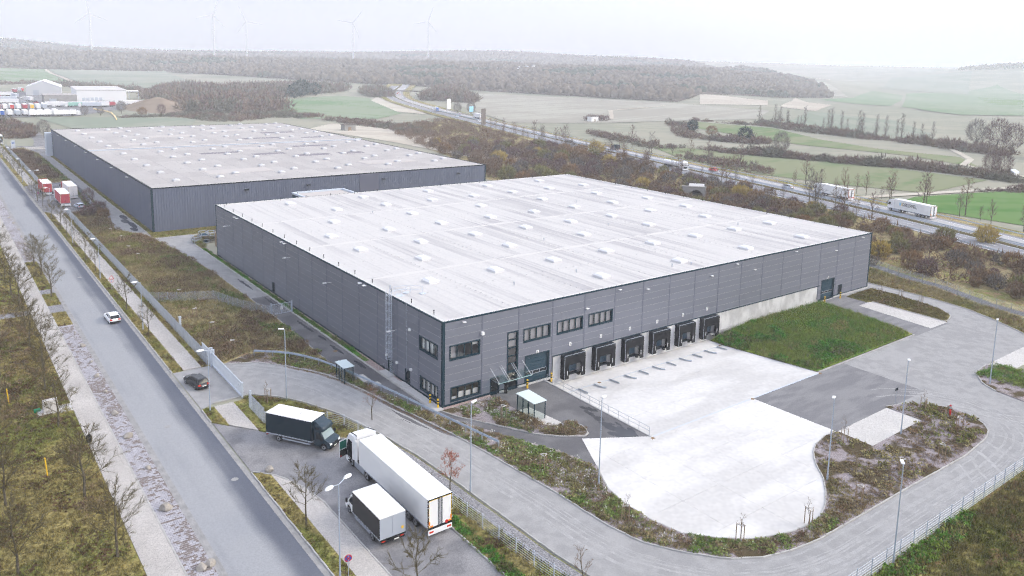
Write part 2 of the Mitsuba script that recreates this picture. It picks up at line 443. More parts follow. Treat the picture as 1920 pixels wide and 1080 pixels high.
# ridge line of the wooded hills: bearing from the site's south-west corner, distance, height
for az, dist, z in [(-12, 2300, 66), (-4, 2300, 70), (4.2, 2300, 63), (8.8, 2500, 48), (16, 2600, 46), (21, 2650, 50), (24.9, 2700, 54), (29, 2700, 62), (33.8, 2700, 70), (37.6, 2700, 69), (39.9, 2900, 58), (42.5, 2700, 56),
                    (45.2, 2600, 58), (48.5, 2500, 52), (52.5, 2300, 40), (54.5, 2100, 18), (56.1, 1900, 4), (58.2, 1500, -6)]:
    el = (z + 8 - 44) / dist
    dist *= 1.0 + 0.45 * min(1, max(0, (56 - az) / 8))
    z = 44 + el * dist - 8
    SPOT.append((*polar(az, dist), z))
    if az < 55:
        SPOT.append((*polar(az, dist + 900), z - 26))
for az, dist, z in [(4, 1850, 4), (13, 1850, 4), (19, 1500, 3), (24, 1330, 2), (28, 1250, 2), (33, 1150, 0), (40, 1050, 0), (48, 980, 0), (52, 1250, 0), (56, 1250, -6), (-4, 2250, 36), (4, 2250, 37), (10, 2250, 35), (16, 2200, 33), (22, 2100, 33), (28, 2050, 32), (34, 1950, 32), (39, 1900, 30), (44, 1900, 31), (49, 1900, 34), (53, 1850, 20), (4, 2950, 8), (10, 2950, 6), (16, 2950, 4), (22, 2900, 4), (28, 2850, 6), (34, 2750, 8), (40, 2650, 6), (45, 2600, 8), (-4, 2950, 10),
                    (60, 1700, -12), (64, 1900, -12), (68, 2100, -12), (72, 2200, -8), (61, 2600, -8), (66, 2800, 2), (70, 2800, 6), (62, 3700, 24), (66.5, 3600, 62), (69, 3600, 78), (74, 3600, 84), (80, 3500, 70), (58, 4700, 46), (54, 4800, 62), (62, 4900, 52), (48, 5500, 80),
                    (63, 1050, -2), (68, 1000, -2), (75, 900, 0), (90, 1200, 0), (90, 3500, 40), (120, 2500, 20), (180, 2500, 10), (-60, 2500, 30), (-120, 2500, 15), (-30, 2300, 60), (5, 4800, 40), (25, 5400, 40), (40, 5600, 40)]:
    SPOT.append((*polar(az, dist), z))
for x in range(-600, 901, 250):
    for y in range(-600, 901, 250):
        if math.hypot(x - 100, y - 100) < 900:
            SPOT.append((x, y, 0.0))
SPOT = np.array(SPOT, float)
_rbf = RBFInterpolator(SPOT[:, :2], SPOT[:, 2], kernel='linear')


def axis(lo, hi, n, c, k):
    t = np.linspace(math.asinh((lo - c) / k), math.asinh((hi - c) / k), n)
    return c + k * np.sinh(t)


GX, GY = axis(-3200, 5600, 230, 120, 350), axis(-2600, 5900, 230, 150, 350)
_gx, _gy = np.meshgrid(GX, GY, indexing='ij')
_q = np.stack([_gx.ravel(), _gy.ravel()], 1)
GZ = _rbf(_q).reshape(_gx.shape)
_d = np.hypot(_gx - 100, _gy - 100)
GZ += 5.0 * (meshkit.fbm(np.stack([_gx / 420, _gy / 420, 0 * _gx], -1), 3, 5) - 0.5) * np.clip((_d - 700) / 700, 0, 1)
GZ = GZ * np.clip((_d - 520) / 300, 0, 1) - 0.06
# the loading yard is cut into the ground here
GZ[(_gx > 8) & (_gx < 92) & (_gy > -27) & (_gy < 95)] = -1.9
_H = RegularGridInterpolator((GX, GY), GZ, bounds_error=False, fill_value=0)


def H(x, y):
    return _H(np.stack([np.atleast_1d(x), np.atleast_1d(y)], -1))


def gridmesh(X, Y, Z):
    nx, ny = X.shape
    i = np.arange(nx * ny).reshape(nx, ny)
    q = np.stack([i[:-1, :-1], i[1:, :-1], i[1:, 1:], i[:-1, 1:]], -1).reshape(-1, 4)
    return np.stack([X.ravel(), Y.ravel(), Z.ravel()], 1), np.vstack([q[:, [0, 1, 2]], q[:, [0, 2, 3]]])


field('m_ground', (0.28, 0.285, 0.22), (0.345, 0.33, 0.26), 0.8, 6.0)
struct('ground', gridmesh(_gx, _gy, GZ), 'm_ground', smooth=True)


def drape(poly, step, dz, hfun=None):
    hfun = hfun or H
    poly = Polygon(poly) if not hasattr(poly, 'geom_type') else poly
    out = M()
    for g in getattr(poly, 'geoms', [poly]):
        if g.area < 1e-3:
            continue
        b = g.segmentize(step)
        pts = [np.array(r.coords)[:-1] for r in [b.exterior, *b.interiors]]
        x0, y0, x1, y1 = g.bounds
        xs, ys = np.arange(x0 + step / 2, x1, step), np.arange(y0 + step / 2, y1, step)
        if len(xs) and len(ys):
            xx, yy = np.meshgrid(xs, ys)
            c = np.stack([xx.ravel(), yy.ravel()], 1)
            import shapely
            inside = shapely.contains_xy(g.buffer(-step * 0.35), c[:, 0], c[:, 1])
            pts.append(c[inside])
        p = np.vstack(pts)
        import shapely
        t = Delaunay(p).simplices
        cen = p[t].mean(1)
        t = t[shapely.contains_xy(g, cen[:, 0], cen[:, 1])]
        a = np.cross(p[t[:, 1]] - p[t[:, 0]], p[t[:, 2]] - p[t[:, 0]])
        t = t[np.abs(a) > 1e-7]
        a = a[np.abs(a) > 1e-7]
        t = np.where((a > 0)[:, None], t, t[:, ::-1])
        out.add(np.column_stack([p, hfun(p[:, 0], p[:, 1]) + dz]), t)
    return out


# far fields, each a sheet of crop or stubble on the terrain
FIELDS = [
    ('m_field_green', [(60, 1800), (157, 1800), (122, 1227), (20, 1178)]),
    ('m_field_olive', [(165, 1790), (383, 1790), (306, 1330), (283, 1138), (150, 990), (132, 1165)]),
    ('m_field_green', [(213, 690), (297, 770), (343, 800), (352, 740), (262, 497), (218, 452), (196, 455), (167, 470)]),
    ('m_field_tan', [(512, 882), (557, 832), (624, 690), (660, 540), (648, 420), (519, 340), (434, 353), (362, 357), (322, 370), (290, 386), (351, 533), (407, 661)]),
    ('m_field_straw', [(915, 743), (909, 612), (757, 502), (672, 534)]),
    ('m_field_mixed', [(440, 345), (450, 273), (400, 203), (379, 151), (381, 108), (340, 80), (361, 126), (356, 187), (369, 231), (391, 299)]),
    ('m_field_mixed', [(273, 232), (290, 164), (302, 117), (300, 60), (240, 56), (229, 88), (226, 119), (236, 170)]),
    ('m_field_bright', [(203, 50), (228, 54), (292, 38), (330, 5), (250, -60), (205, -20)]),
    ('m_field_bright', [(240, 62), (232, 88), (262, 130), (285, 70)]),
    ('m_field_straw', [(1078, 683), (883, 495), (700, 400), (739, 473)]),
    ('m_field_bright', [(1500, 560), (1900, 760), (1800, 560), (1350, 420)]),
    ('m_field_tan', [(1250, 900), (1700, 1250), (1900, 1150), (1400, 780)]),
    ('m_field_olive', [(1900, 1000), (2900, 1500), (3100, 1300), (2000, 820)]),
    ('m_field_straw', [(2100, 1500), (2600, 1900), (2800, 1750), (2250, 1350)]),
    ('m_field_green', [(1742, 842), (2600, 1000), (1500, 380), (908, 278), (830, 310), (924, 425)]),
    ('m_field_olive', [(470, 290), (560, 330), (690, 400), (640, 280), (520, 190), (440, 160)]),
    ('m_field_green', [(1100, 650), (1700, 900), (1650, 800), (1000, 480)]),
    ('m_field_olive', [(10, 545), (103, 500), (75, 409), (19, 445)]),
    ('m_field_straw', [(170, 425), (190, 360), (182, 260), (172, 195), (150, 190), (150, 300), (140, 390)]),
    ('m_field_green', [(160, 380), (172, 300), (168, 225), (158, 225), (158, 300)]),
    ('m_field_straw', [(270, 520), (330, 690), (372, 760), (366, 700), (310, 560), (276, 480)]),
]
for m, poly in FIELDS:
    P_ = Polygon(poly).buffer(0)
    dist = math.hypot(P_.centroid.x, P_.centroid.y)
    struct('field', drape(P_, max(9, dist / 40), 0.05 + dist / 2200), m, smooth=True)

# far lanes
for pts, w in (([(208, 92), (204, 64), (229, 58), (255, 51), (291, 43), (340, 28)], 4.0), ([(157, 1790), (128, 1190), (150, 1000)], 6.0), ([(391, 385), (470, 470), (600, 520)], 4.0), ([(318, 40), (345, 90), (375, 100), (420, 130)], 3.5)):
    struct('farm_track', drape(LineString(pts).buffer(w / 2), 10, 0.75 if pts[0][1] > 300 else 0.3), 'm_field_straw')

# the wooded hillsides
dull('m_wood_line', (0.10, 0.08, 0.075))
WOOD = [Polygon([polar(a, d) for a, d in [(-10, 1900), (4, 1870), (13, 1870), (19, 1530), (24, 1360), (28, 1280), (31, 1240), (33, 1190), (40, 1080), (48, 985), (49.5, 1240), (52, 1300), (55, 1330), (58.2, 1500), (57.6, 1950), (55.5, 2350), (53, 3100), (48.5, 3800), (40, 4300),
                                          (33, 4150), (25, 4100), (16, 3950), (4, 3500), (-10, 3500)]]),
        Polygon([polar(a, d) for a, d in [(65.5, 3550), (67, 3450), (78, 3400), (78, 3900), (66, 3900)]])]
# one clearing where the motorway climbs the slope
CLEAR = LineString([polar(a, d) for a, d in [(32.8, 1660), (34.6, 1700), (36.6, 1780), (38.6, 1880)]])
WOOD[0] = WOOD[0].difference(CLEAR.buffer(22))
struct('wood_floor', drape(WOOD[0], 70, 0.9), 'm_woodfloor', smooth=True)


def blades(n, size, aspect, g, rx, rz, up=0.5):
    """n thin leaf or twig triangles spread through an ellipsoid crown standing on z = 0"""
    d = g.normal(size=(n, 3))
    d /= np.linalg.norm(d, axis=1, keepdims=True)
    r = g.uniform(0.45, 1.0, (n, 1)) ** 0.6
    c = d * r * [rx, rx, rz] + [0, 0, rz]
    t = d * 0.8 + g.normal(size=(n, 3)) * 0.5 + [0, 0, up]
    t /= np.linalg.norm(t, axis=1, keepdims=True)
    s = np.cross(t, g.normal(size=(n, 3)))
    s /= np.linalg.norm(s, axis=1, keepdims=True)
    L = size * g.uniform(0.6, 1.4, (n, 1))
    v = np.stack([c - s * L * aspect, c + s * L * aspect, c + t * L], 1).reshape(-1, 3)
    return v, np.arange(3 * n).reshape(-1, 3)


def scatter(poly, n, g):
    """n random points inside a polygon"""
    import shapely
    x0, y0, x1, y1 = poly.bounds
    out = []
    k = 0
    while k < n:
        c = np.stack([g.uniform(x0, x1, 4 * n + 50), g.uniform(y0, y1, 4 * n + 50)], 1)
        c = c[shapely.contains_xy(poly, c[:, 0], c[:, 1])]
        out.append(c)
        k += len(c)
    return np.vstack(out)[:n]


def replicate(protos, xy, z, scale, g, zs=None):
    """one mesh made of rotated, scaled copies of the prototype meshes"""
    out = M()
    which = g.integers(0, len(protos), len(xy))
    ang = g.uniform(0, 2 * math.pi, len(xy))
    zs = scale if zs is None else zs
    for k, (v, f) in enumerate(protos):
        s = which == k
        if not s.any():
            continue
        c, si = np.cos(ang[s]), np.sin(ang[s])
        X = (v[None, :, 0] * c[:, None] - v[None, :, 1] * si[:, None]) * scale[s][:, None] + xy[s][:, :1]
        Y = (v[None, :, 0] * si[:, None] + v[None, :, 1] * c[:, None]) * scale[s][:, None] + xy[s][:, 1:]
        Z = v[None, :, 2] * zs[s][:, None] + z[s][:, None]
        vv = np.stack([X, Y, Z], -1).reshape(-1, 3)
        ff = (f[None] + (np.arange(s.sum()) * len(v))[:, None, None]).reshape(-1, 3)
        out.add(vv, ff)
    return out


g = np.random.default_rng(11)
FARP = []
for i in range(8):
    ic = trimesh.creation.icosphere(1, 1.0)
    iv = ic.vertices * (1 + g.normal(0, 0.10, (len(ic.vertices), 1)))
    keep_f = ic.faces[(iv[ic.faces].mean(1)[:, 2] > -0.45)]
    FARP.append((iv * [5.6, 5.6, 6.4] * g.uniform(0.8, 1.15, 3) + [0, 0, 5.0], keep_f))
for i, (W_, n, name) in enumerate(((WOOD[0], 30000, 'wooded ridge of bare brown trees along the skyline'), (WOOD[1], 900, 'pale wooded hilltop at the far right edge'))):
    xy = scatter(W_, n, g)
    s = g.uniform(0.75, 1.3, n)
    stuff('hillside_wood', replicate(FARP, xy, H(xy[:, 0], xy[:, 1]), s, g), 'm_wood_far', name, 'wood', smooth=True)

# ------------------------------------------------------------------ the road and what lies along it (all parallel to the y axis)
Y0, Y1 = -62.0, 470.0


def strip(name, x0, x1, y0, y1, z, m, label=None):
    return struct(name, M().box(x0, x1, y0, y1, z - 0.25, z), m, label)


strip('road', -32.3, -25.7, Y0, Y1, 0.0, 'm_road')
strip('road_gutter', -32.95, -32.3, Y0, Y1, 0.004, 'm_gutter')
strip('road_gutter', -25.7, -25.16, Y0, Y1, 0.004, 'm_gutter')
COBBLE = sbox(-35.12, Y0, -32.95, 380)
ISL = [sbox(-35.12, 86, -33.0, 110), sbox(-35.12, 74.5, -33.0, 82.5), sbox(-35.12, 61.5, -33.0, 69.5)]
cob = COBBLE.difference(unary_union([sbox(-35.2, 61.4, -32.9, 110.1)]))
struct('parking_strip', M().prism(cob, -0.25, 0.02), 'm_cobbles')
struct('cross_path', M().prism(sbox(-35.12, 69.6, -32.95, 74.4).union(sbox(-35.12, 82.6, -32.95, 85.9)), -0.25, 0.015), 'm_grey_gravel')
for p_ in ISL:
    struct('verge', M().prism(p_, -0.25, 0.07), 'm_grass_left')
strip('pavement', -37.9, -35.27, Y0, 400, 0.10, 'm_sidewalk')
strip('meadow', -95, -37.92, Y0, 420, 0.06, 'm_grass_left')
struct('cross_path', M().prism(sbox(-60, 70.2, -37.9, 73.2), -0.1, 0.075), 'm_grey_gravel')

CROAD = Polygon([(-25.0, 31.0), (-25.0, 16.8), (-23.3, 17.8), (-21, 17.8), (-18.6, 18.0), (-15.9, 15.3), (-13.9, 11.9), (-11.5, 6.1), (-9.6, -3.0), (-8.7, -9.4), (-8.2, -17.6), (-7.9, -24.3), (-7.6, -32.0), (-6.8, -39.0), (-3.5, -45.5), (3, -49.2), (10, -50.35), (62, -50.35), (65.3, -46),
                 (66.4, -39.2), (67.6, -37), (71.3, -34.4), (76, -33.9), (90, -33.9), (96.8, -31.3), (97.8, -29.7), (100.7, -24.8), (103.3, -19), (104.5, -11.7), (104.6, -4.7), (104.6, 1.2), (104.6, 112), (101.5, 112), (101.5, -0.35), (91.2, -0.35), (83.5, -0.35), (83.6, -4.6), (80.3, -20.4),
                 (51.6, -21.0), (16.6, -21.0), (16.6, -0.3), (-1.35, -0.3), (-1.45, 28.4), (-1.6, 109.6), (-0.8, 114.3), (1.1, 117.9), (1.1, 121.0), (-6.4, 121.0), (-7.7, 130), (-7.7, 318), (-10.4, 318), (-10.4, 201), (-10.8, 172), (-13.2, 136.4), (-8.1, 123.6),
                 (-6.2, 105), (-4.9, 82.2), (-4.7, 46.4), (-5.5, 24.4), (-4.9, 15.5), (-3.4, 6.0), (-1.7, -1.0), (0.6, -7.0), (2.6, -11.8), (5.0, -17.5), (6.2, -22.6), (9.2, -16.6), (16.4, -21.0)])
INNER = [(-18.2, 30.4), (-14.2, 28.5), (-11.0, 24.6), (-8.2, 19.6), (-6.8, 15.5), (-5.8, 10.5), (-4.4, 2.2), (-3.7, -1.5), (-2.8, -6.7), (-2.0, -13.0), (-1.6, -17.3), (-1.2, -21.3), (-0.9, -24.5), (-0.8, -28.4), (-0.6, -31.7), (0.1, -35.4), (1.9, -38.5), (4.6, -41.8), (7.5, -43.6), (10.6, -44.5),
         (14, -45.0), (20.3, -45.1), (30.7, -45.2), (43.1, -45.5), (50.0, -44.9), (52.2, -44.2), (53.9, -42.9), (55.0, -40.9), (55.3, -38.6), (54.1, -36.2), (51.8, -34.1), (48.4, -33.0)]
BAY = Polygon([(48.2, -33.2), (48.2, -37.8), (36.3, -37.9), (36.3, -33.3)])
YARDEDGE = [(36.3, -33.3), (33.9, -33.1), (30.8, -33.8), (28.9, -34.8), (26.9, -36.4), (24.8, -38.7), (22.6, -40.4), (20.2, -41.9), (17.8, -42.8), (15.1, -43.0), (12.8, -42.7), (9.1, -41.4), (6.5, -39.3), (4.3, -36.8), (3.5, -33.5), (3.4, -30.0), (4.0, -26.7), (5.2, -24.4), (6.2, -22.6)]
# planted belt between the service road and the yards, with the pocket round the parking bay
BELT = Polygon(INNER + [(48.2, -33.0)] + [(48.2, -37.85), (36.25, -37.95)] + YARDEDGE + [(5.0, -17.5), (2.6, -11.8), (0.6, -7.0), (-1.7, -1.0), (-3.4, 6.0), (-4.9, 15.5), (-5.5, 24.4), (-9.5, 30.5), (-14, 32.5)])
BELT = BELT.buffer(0)
MIDFIELD = Polygon([(-20.25, 31.2), (-18.2, 30.4), (-14, 32.5), (-9.5, 30.5), (-5.5, 24.4), (-4.7, 46.4), (-4.9, 82.2), (-6.2, 105), (-8.1, 123.6), (-13.2, 136.4), (-12.2, 150), (-10.9, 168), (-13.4, 169), (-14.6, 166), (-20.25, 163)])
ENTRY = Polygon([(-0.6, -0.75), (7.2, -0.75), (7.5, -6.2), (7.9, -11.7), (9.2, -12.6), (10.3, -12.0), (11.1, -12.3), (11.5, -14.0), (11.0, -15.8), (10.0, -16.5), (7.6, -14.9), (5.4, -12.7), (3.2, -8.6), (0.2, -3.2)])
MOUND = Polygon([(51.6, -0.75), (83.3, -0.75), (83.5, -4.6), (80.3, -20.3), (51.6, -20.6)])
GRASSR = Polygon([(91.4, -1.4), (101.2, -1.0), (101.0, -6.4), (100.0, -12.5), (98.6, -16.6), (96.4, -19.2), (92.2, -20.4), (92.4, -6.2), (91.2, -5.6)])
BAYR = Polygon([(87.9, -6.1), (92.3, -5.9), (92.1, -20.5), (86.2, -20.5)])
ISLR = Polygon([(66.4, -39.2), (67.6, -37), (71.3, -34.4), (76, -33.9), (78, -37.2), (78, -48), (65.4, -46)])
BAYR2 = Polygon([(76, -33.9), (92, -33.9), (92, -37.2), (78, -37.2)])
svc = Polygon([(-25.0, 31.0), (-25.0, 16.8), (-23.3, 17.8), (-21, 17.8), (-18.6, 18.0), (-15.9, 15.3), (-13.9, 11.9), (-11.5, 6.1), (-9.6, -3.0), (-8.7, -9.4), (-8.2, -17.6), (-7.9, -24.3), (-7.6, -32.0), (-6.8, -39.0), (-3.5, -45.5), (3, -49.2), (10, -50.35), (62, -50.35), (65.3, -46),
               (66.4, -39.2), (67.6, -37), (71.3, -34.4), (76, -33.9), (90, -33.9), (96.8, -31.3), (97.8, -29.7), (100.7, -24.8), (103.3, -19), (104.5, -11.7), (104.6, -4.7), (104.6, 112), (101.5, 112), (101.5, -0.35), (-1.35, -0.35), (-1.5, 109.6), (-0.8, 114.3), (1.1, 117.9), (1.1, 121.0),
               (-6.4, 121.0), (-7.7, 130), (-7.7, 318), (-10.4, 318), (-10.4, 201), (-10.9, 168), (-13.2, 136.4), (-8.1, 123.6), (-6.2, 105), (-4.9, 82.2), (-4.7, 46.4), (-5.5, 24.4), (-9.5, 30.5), (-18.2, 31.0)]).buffer(0)
DEEP = sbox(16.55, -21.0, 51.6, -0.3)
ROUND = Polygon([(9.2, -16.6), (16.55, -21.0), (35.8, -21.0), *YARDEDGE])
svc = svc.difference(unary_union([BELT, ENTRY, MOUND, GRASSR, BAYR, BAY, ISLR, BAYR2, DEEP, ROUND]))
NEW = unary_union([Polygon([(7.6, -0.4), (16.4, -0.4), (16.4, -21), (9.2, -16.7), (4.5, -26), (-6, 0), (-3, 0), (-1, -0.5)]), sbox(-5.6, -0.35, -1.2, 60), sbox(80, -21, 92, -0.35)])
MID = sbox(35.8, -33.4, 58, -21.0).union(sbox(80, -21, 92, -0.35))
NEW = NEW.difference(MID)
struct('entrance_asphalt', M().prism(svc.intersection(NEW), -0.25, 0.0), 'm_asphalt_new')
struct('service_road', M().prism(svc.difference(NEW.union(MID)), -0.25, 0.0), 'm_service')
struct('yard_asphalt', M().prism(svc.intersection(MID), -0.25, 0.0), 'm_asphalt_mid')
TR = np.random.default_rng(8)
for ln in ([(55.5, -37.5), (57, -43), (60, -48.5)], [(56.2, -37.4), (58.4, -42.6), (61, -46)], [(49, -45.4), (47.5, -48), (46.5, -50.6)], [(45.6, -45.8), (44, -48), (41.5, -50.6)], [(43.6, -45.9), (41, -47.8), (38.5, -50.6)], [(52, -45), (52.5, -47.6), (51, -50.6)], [(40.5, -46), (38.4, -48), (35, -50.6)]):
    w_ = TR.uniform(0.12, 0.24)
    c_ = np.array(LineString(ln).segmentize(0.35).coords)
    for _ in range(12):
        c_[1:-1] = (c_[:-2] + 2 * c_[1:-1] + c_[2:]) / 4
    l_ = LineString(c_)
    e_ = np.array(l_.buffer(w_, cap_style=2).segmentize(0.3).exterior.coords)
    struct('tyre_mark', M().prism(Polygon(e_ + TR.normal(0, 0.03, e_.shape)).buffer(0).intersection(svc), -0.02, 0.004), 'm_tyre_dust')
dull('m_tyre_track', proc(lambda p, n, uv: mix((0.33, 0.326, 0.322), (0.40, 0.394, 0.39), noise(p.x * 2, p.y * 2)) * (0.9 + 0.2 * noise(p.x * 12, p.y * 12))))
for off in (0.9, 1.5, 1.9, 2.7, 3.1, 3.8, 4.3, 5.0):
    for a_, b_ in ((0.02, 0.30), (0.27, 0.55), (0.5, 0.75), (0.72, 0.98)):
        if TR.random() < 0.3:
            continue
        l_ = LineString([(x, y) for x, y in INNER]).parallel_offset(off + TR.normal(0, 0.15), 'right')
        t_ = np.linspace(a_ + TR.uniform(-0.05, 0.05), b_ + TR.uniform(-0.08, 0.08), 60)
        p_ = np.array([l_.interpolate(float(np.clip(q, 0.01, 0.99)), normalized=True).coords[0] for q in t_])
        p_ = p_ + np.cumsum(TR.normal(0, 0.02, p_.shape), 0)
        struct('tyre_mark', M().prism(LineString(p_).buffer(TR.uniform(0.05, 0.17), cap_style=2).buffer(0).intersection(svc), -0.02, 0.0025 + 0.0002 * TR.integers(0, 6)), 'm_tyre_track')
LAYBY = Polygon([(-25.0, 12.2), (-21.2, 6.9), (-20, 5.2), (-13.6, -1.2), (-13.2, -20), (-13.2, Y0), (-21.1, Y0), (-21.1, -12), (-21.6, -8.4), (-22.4, -6.0), (-23.4, -3.9), (-25.0, -2.2)])
struct('layby', M().prism(LAYBY, -0.25, 0.0), 'm_layby')
LAYBY2 = Polygon([(-25.0, 222), (-21, 226.5), (-12.6, 226.5), (-13.4, 190), (-14.6, 168), (-20, 164.2), (-23, 166), (-25.0, 169.5)])
struct('layby', M().prism(LAYBY2, -0.25, 0.0), 'm_layby')
RIGHTSTRIP = sbox(-24.98, Y0, -20.2, 400).difference(unary_union([sbox(-26, 16.6, -20.0, 31.1), LAYBY.buffer(0.12), LAYBY2.buffer(0.12)]))
struct('verge', M().prism(RIGHTSTRIP.intersection(unary_union([sbox(-25, Y0, -23.55, 400), sbox(-21.15, Y0, -20.2, 400)])), -0.25, 0.09), 'm_grass_left')
struct('pavement', M().prism(RIGHTSTRIP.intersection(sbox(-23.55, Y0, -21.15, 400)), -0.25, 0.10), 'm_sidewalk')
BETWEEN = Polygon([(-20.2, 16.8), (-18.8, 17.8), (-16.2, 15.0), (-14.2, 11.6), (-11.8, 5.8), (-9.9, -3.2), (-9.0, -9.4), (-8.5, -17.6), (-8.2, -24.3), (-7.9, -32.0), (-7.1, -39.3), (-3.7, -45.9), (3, -49.6), (10, -50.8), (10, -62), (-13.05, -62), (-13.05, -20), (-13.45, -1.0), (-19.9, 5.4), (-20.2, 6.0)])
struct('verge', M().prism(BETWEEN, -0.25, 0.06), 'm_grass_left')
STONEY = Polygon([(-10.9, -4), (-9.9, -4), (-9.1, -9.4), (-8.6, -17.6), (-8.3, -24.3), (-8.0, -32.0), (-7.2, -39.3), (-8.2, -40), (-9.3, -32), (-9.8, -20)])
struct('gravel_strip', M().prism(STONEY, 0.0, 0.075), 'm_grey_gravel')
struct('field', M().prism(Polygon([(10, -50.9), (64, -50.9), (66, -46), (78, -48), (95, -37), (130, -60), (130, -120), (-20, -120), (-13.05, -62), (10, -62)]), -0.2, 0.03), 'm_grass_dark')
struct('meadow', M().prism(MIDFIELD, -0.25, 0.07), 'm_grass_mid')
struct('planted_bed', M().prism(BELT, -0.25, 0.09), 'm_gravel_mulch')
struct('planted_bed', M().prism(ENTRY, -0.25, 0.09), 'm_gravel_mulch')
struct('planted_bed', M().prism(ISLR, -0.25, 0.09), 'm_gravel_mulch')
struct('verge', M().prism(GRASSR, -0.25, 0.09), 'm_grass_dark')
REAR = Polygon([(104.75, -4.7), (104.75, 112), (118, 112), (117, 8), (114.2, -0.8), (112.9, -8.8), (108.5, -18.7), (106.5, -27), (98, -33), (96.9, -31.5), (97.9, -29.9), (100.9, -24.9), (103.5, -19), (104.7, -11.7)])
struct('verge', M().prism(REAR, -0.25, 0.07), 'm_grass_dark')
struct('parking_bay', M().prism(BAY, -0.2, 0.012), 'm_bay')
struct('parking_bay', M().prism(BAYR, -0.2, 0.012), 'm_bay')
struct('parking_bay', M().prism(BAYR2, -0.2, 0.012), 'm_bay')
struct('shelter_slab', M().prism(Polygon([(7.62, -6.2), (7.95, -11.6), (9.2, -12.5), (9.9, -11.9), (9.3, -6.2)]), -0.2, 0.05), 'm_bay')
# strips along the left wall of the near warehouse
struct('kerb_strip', M().box(-1.5, -1.2, -0.6, 109.5, -0.2, 0.10), 'm_kerb')
struct('verge', M().box(-1.2, -0.42, 20, 104, -0.2, 0.10), 'm_grass_bright')
struct('gravel_strip', M().box(-0.42, -0.14, 8, 104, -0.2, 0.09).box(-1.2, -0.42, 15.5, 20, -0.2, 0.085), 'm_red_gravel')
struct('pavement', M().box(-1.2, -0.42, -0.6, 15.5, -0.2, 0.11).box(-0.42, -0.14, -0.6, 8, -0.2, 0.11), 'm_concrete')
struct('gravel_strip', M().box(-0.1, 7.2, -0.72, -0.16, -0.2, 0.10), 'm_red_gravel')
struct('verge', M().prism(Polygon([(-7.55, 121.2), (-6.4, 121.2), (94, 121.2), (94, 127.8), (-6.0, 127.8), (-6.0, 312), (-7.55, 312)]), -0.2, 0.06), 'm_grass_dark')
struct('kerb_strip', M().box(-7.72, -7.55, 128, 312, -0.2, 0.10), 'm_kerb')
struct('verge', M().prism(Polygon([(-1.2, 104), (-0.15, 104), (-0.15, 112), (6, 112), (6, 117), (1.3, 117.6), (-0.6, 114), (-1.4, 109.6)]), -0.2, 0.09), 'm_grass_mid')
BANK1 = Polygon([(-20.2, 226.5), (-21, 226.6), (-12.6, 226.6), (-13.3, 190), (-14.5, 168.2), (-11.1, 168.2), (-10.6, 201), (-10.6, 318), (-14, 345), (-20.2, 345)])
struct('verge', M().prism(BANK1, -0.2, 0.06), 'm_grass_mid')
struct('far_lane', drape(Polygon([(-10.4, 317), (-7.7, 317), (-3, 350), (0.5, 377), (1.5, 500), (-4.5, 506), (-6, 380), (-9, 352), (-21, 356), (-21, 344)]), 10, 0.10), 'm_layby')
struct('far_kerb', M().box(-18, -6, 337, 338.2, -0.1, 0.35).box(-18, -6, 343, 344, -0.1, 0.35), 'm_bay')


# ------------------------------------------------------------------ sunken loading yard
def yz(y):
    return np.interp(y, [-21.0, -3.2, 0.5], [0.0, -1.2, -1.2])


slab_k = numbered('loading_yard')
labels[slab_k] = {'kind': 'structure'}
ys = [-21.0, -15.2, -9.4, -3.25, -0.3]
xs = list(np.linspace(16.55, 51.6, 8))
for i in range(len(xs) - 1):
    for j in range(len(ys) - 1):
        x0, x1, y0, y1 = xs[i] + 0.012, xs[i + 1] - 0.012, ys[j] + 0.012, ys[j + 1] - 0.012
        za, zb = yz(y0), yz(y1)
        v = [[x0, y0, za - 0.3], [x1, y0, za - 0.3], [x1, y1, zb - 0.3], [x0, y1, zb - 0.3], [x0, y0, za], [x1, y0, za], [x1, y1, zb], [x0, y1, zb]]
        f = [[3, 2, 1, 0], [4, 5, 6, 7]] + [[a, (a + 1) % 4, (a + 1) % 4 + 4, a + 4] for a in range(4)]
        part(slab_k, 'slab', M().add(v, f), 'm_concrete_yard')
struct('yard_bed', M().add([[16.5, -21, -0.02], [51.65, -21, -0.02], [51.65, -3.2, -1.23], [16.5, -3.2, -1.23], [51.65, 0, -1.23], [16.5, 0, -1.23]], [[0, 1, 2, 3], [3, 2, 4, 5]]), 'm_concrete')
apron_k = numbered('turning_apron')
labels[apron_k] = {'kind': 'structure'}
for i, x in enumerate(np.arange(3, 37, 5.7)):
    for y in np.arange(-44, -16, 5.55):
        c = ROUND.intersection(sbox(x + 0.012, y + 0.012, x + 5.688, y + 5.538))
        if c.area > 0.05:
            part(apron_k, 'slab', M().prism(c, -0.25, 0.006), 'm_concrete_yard')
struct('apron_bed', M().prism(ROUND, -0.25, -0.03), 'm_concrete')
struct('drain_channel', M().box(16.6, 51.6, -21.16, -21.0, -0.2, 0.009), 'm_galv_pale')
struct('drain_channel', M().box(16.6, 51.6, -3.33, -3.17, -1.35, -1.19), 'm_galv_pale')
struct('drain_cover', M().box(16.0, 16.5, -21.6, -21.2, -0.1, 0.012).box(24, 24.5, -3.5, -3.0, -1.3, -1.185).box(50.7, 51.2, -3.5, -3.0, -1.3, -1.185).box(35.4, 35.9, -21.4, -21.0, -0.1, 0.014).box(51.2, 51.7, -21.4, -21.0, -0.1, 0.014), 'm_leaf_rust')

# bank of the green mound falls from the gate down to the yard


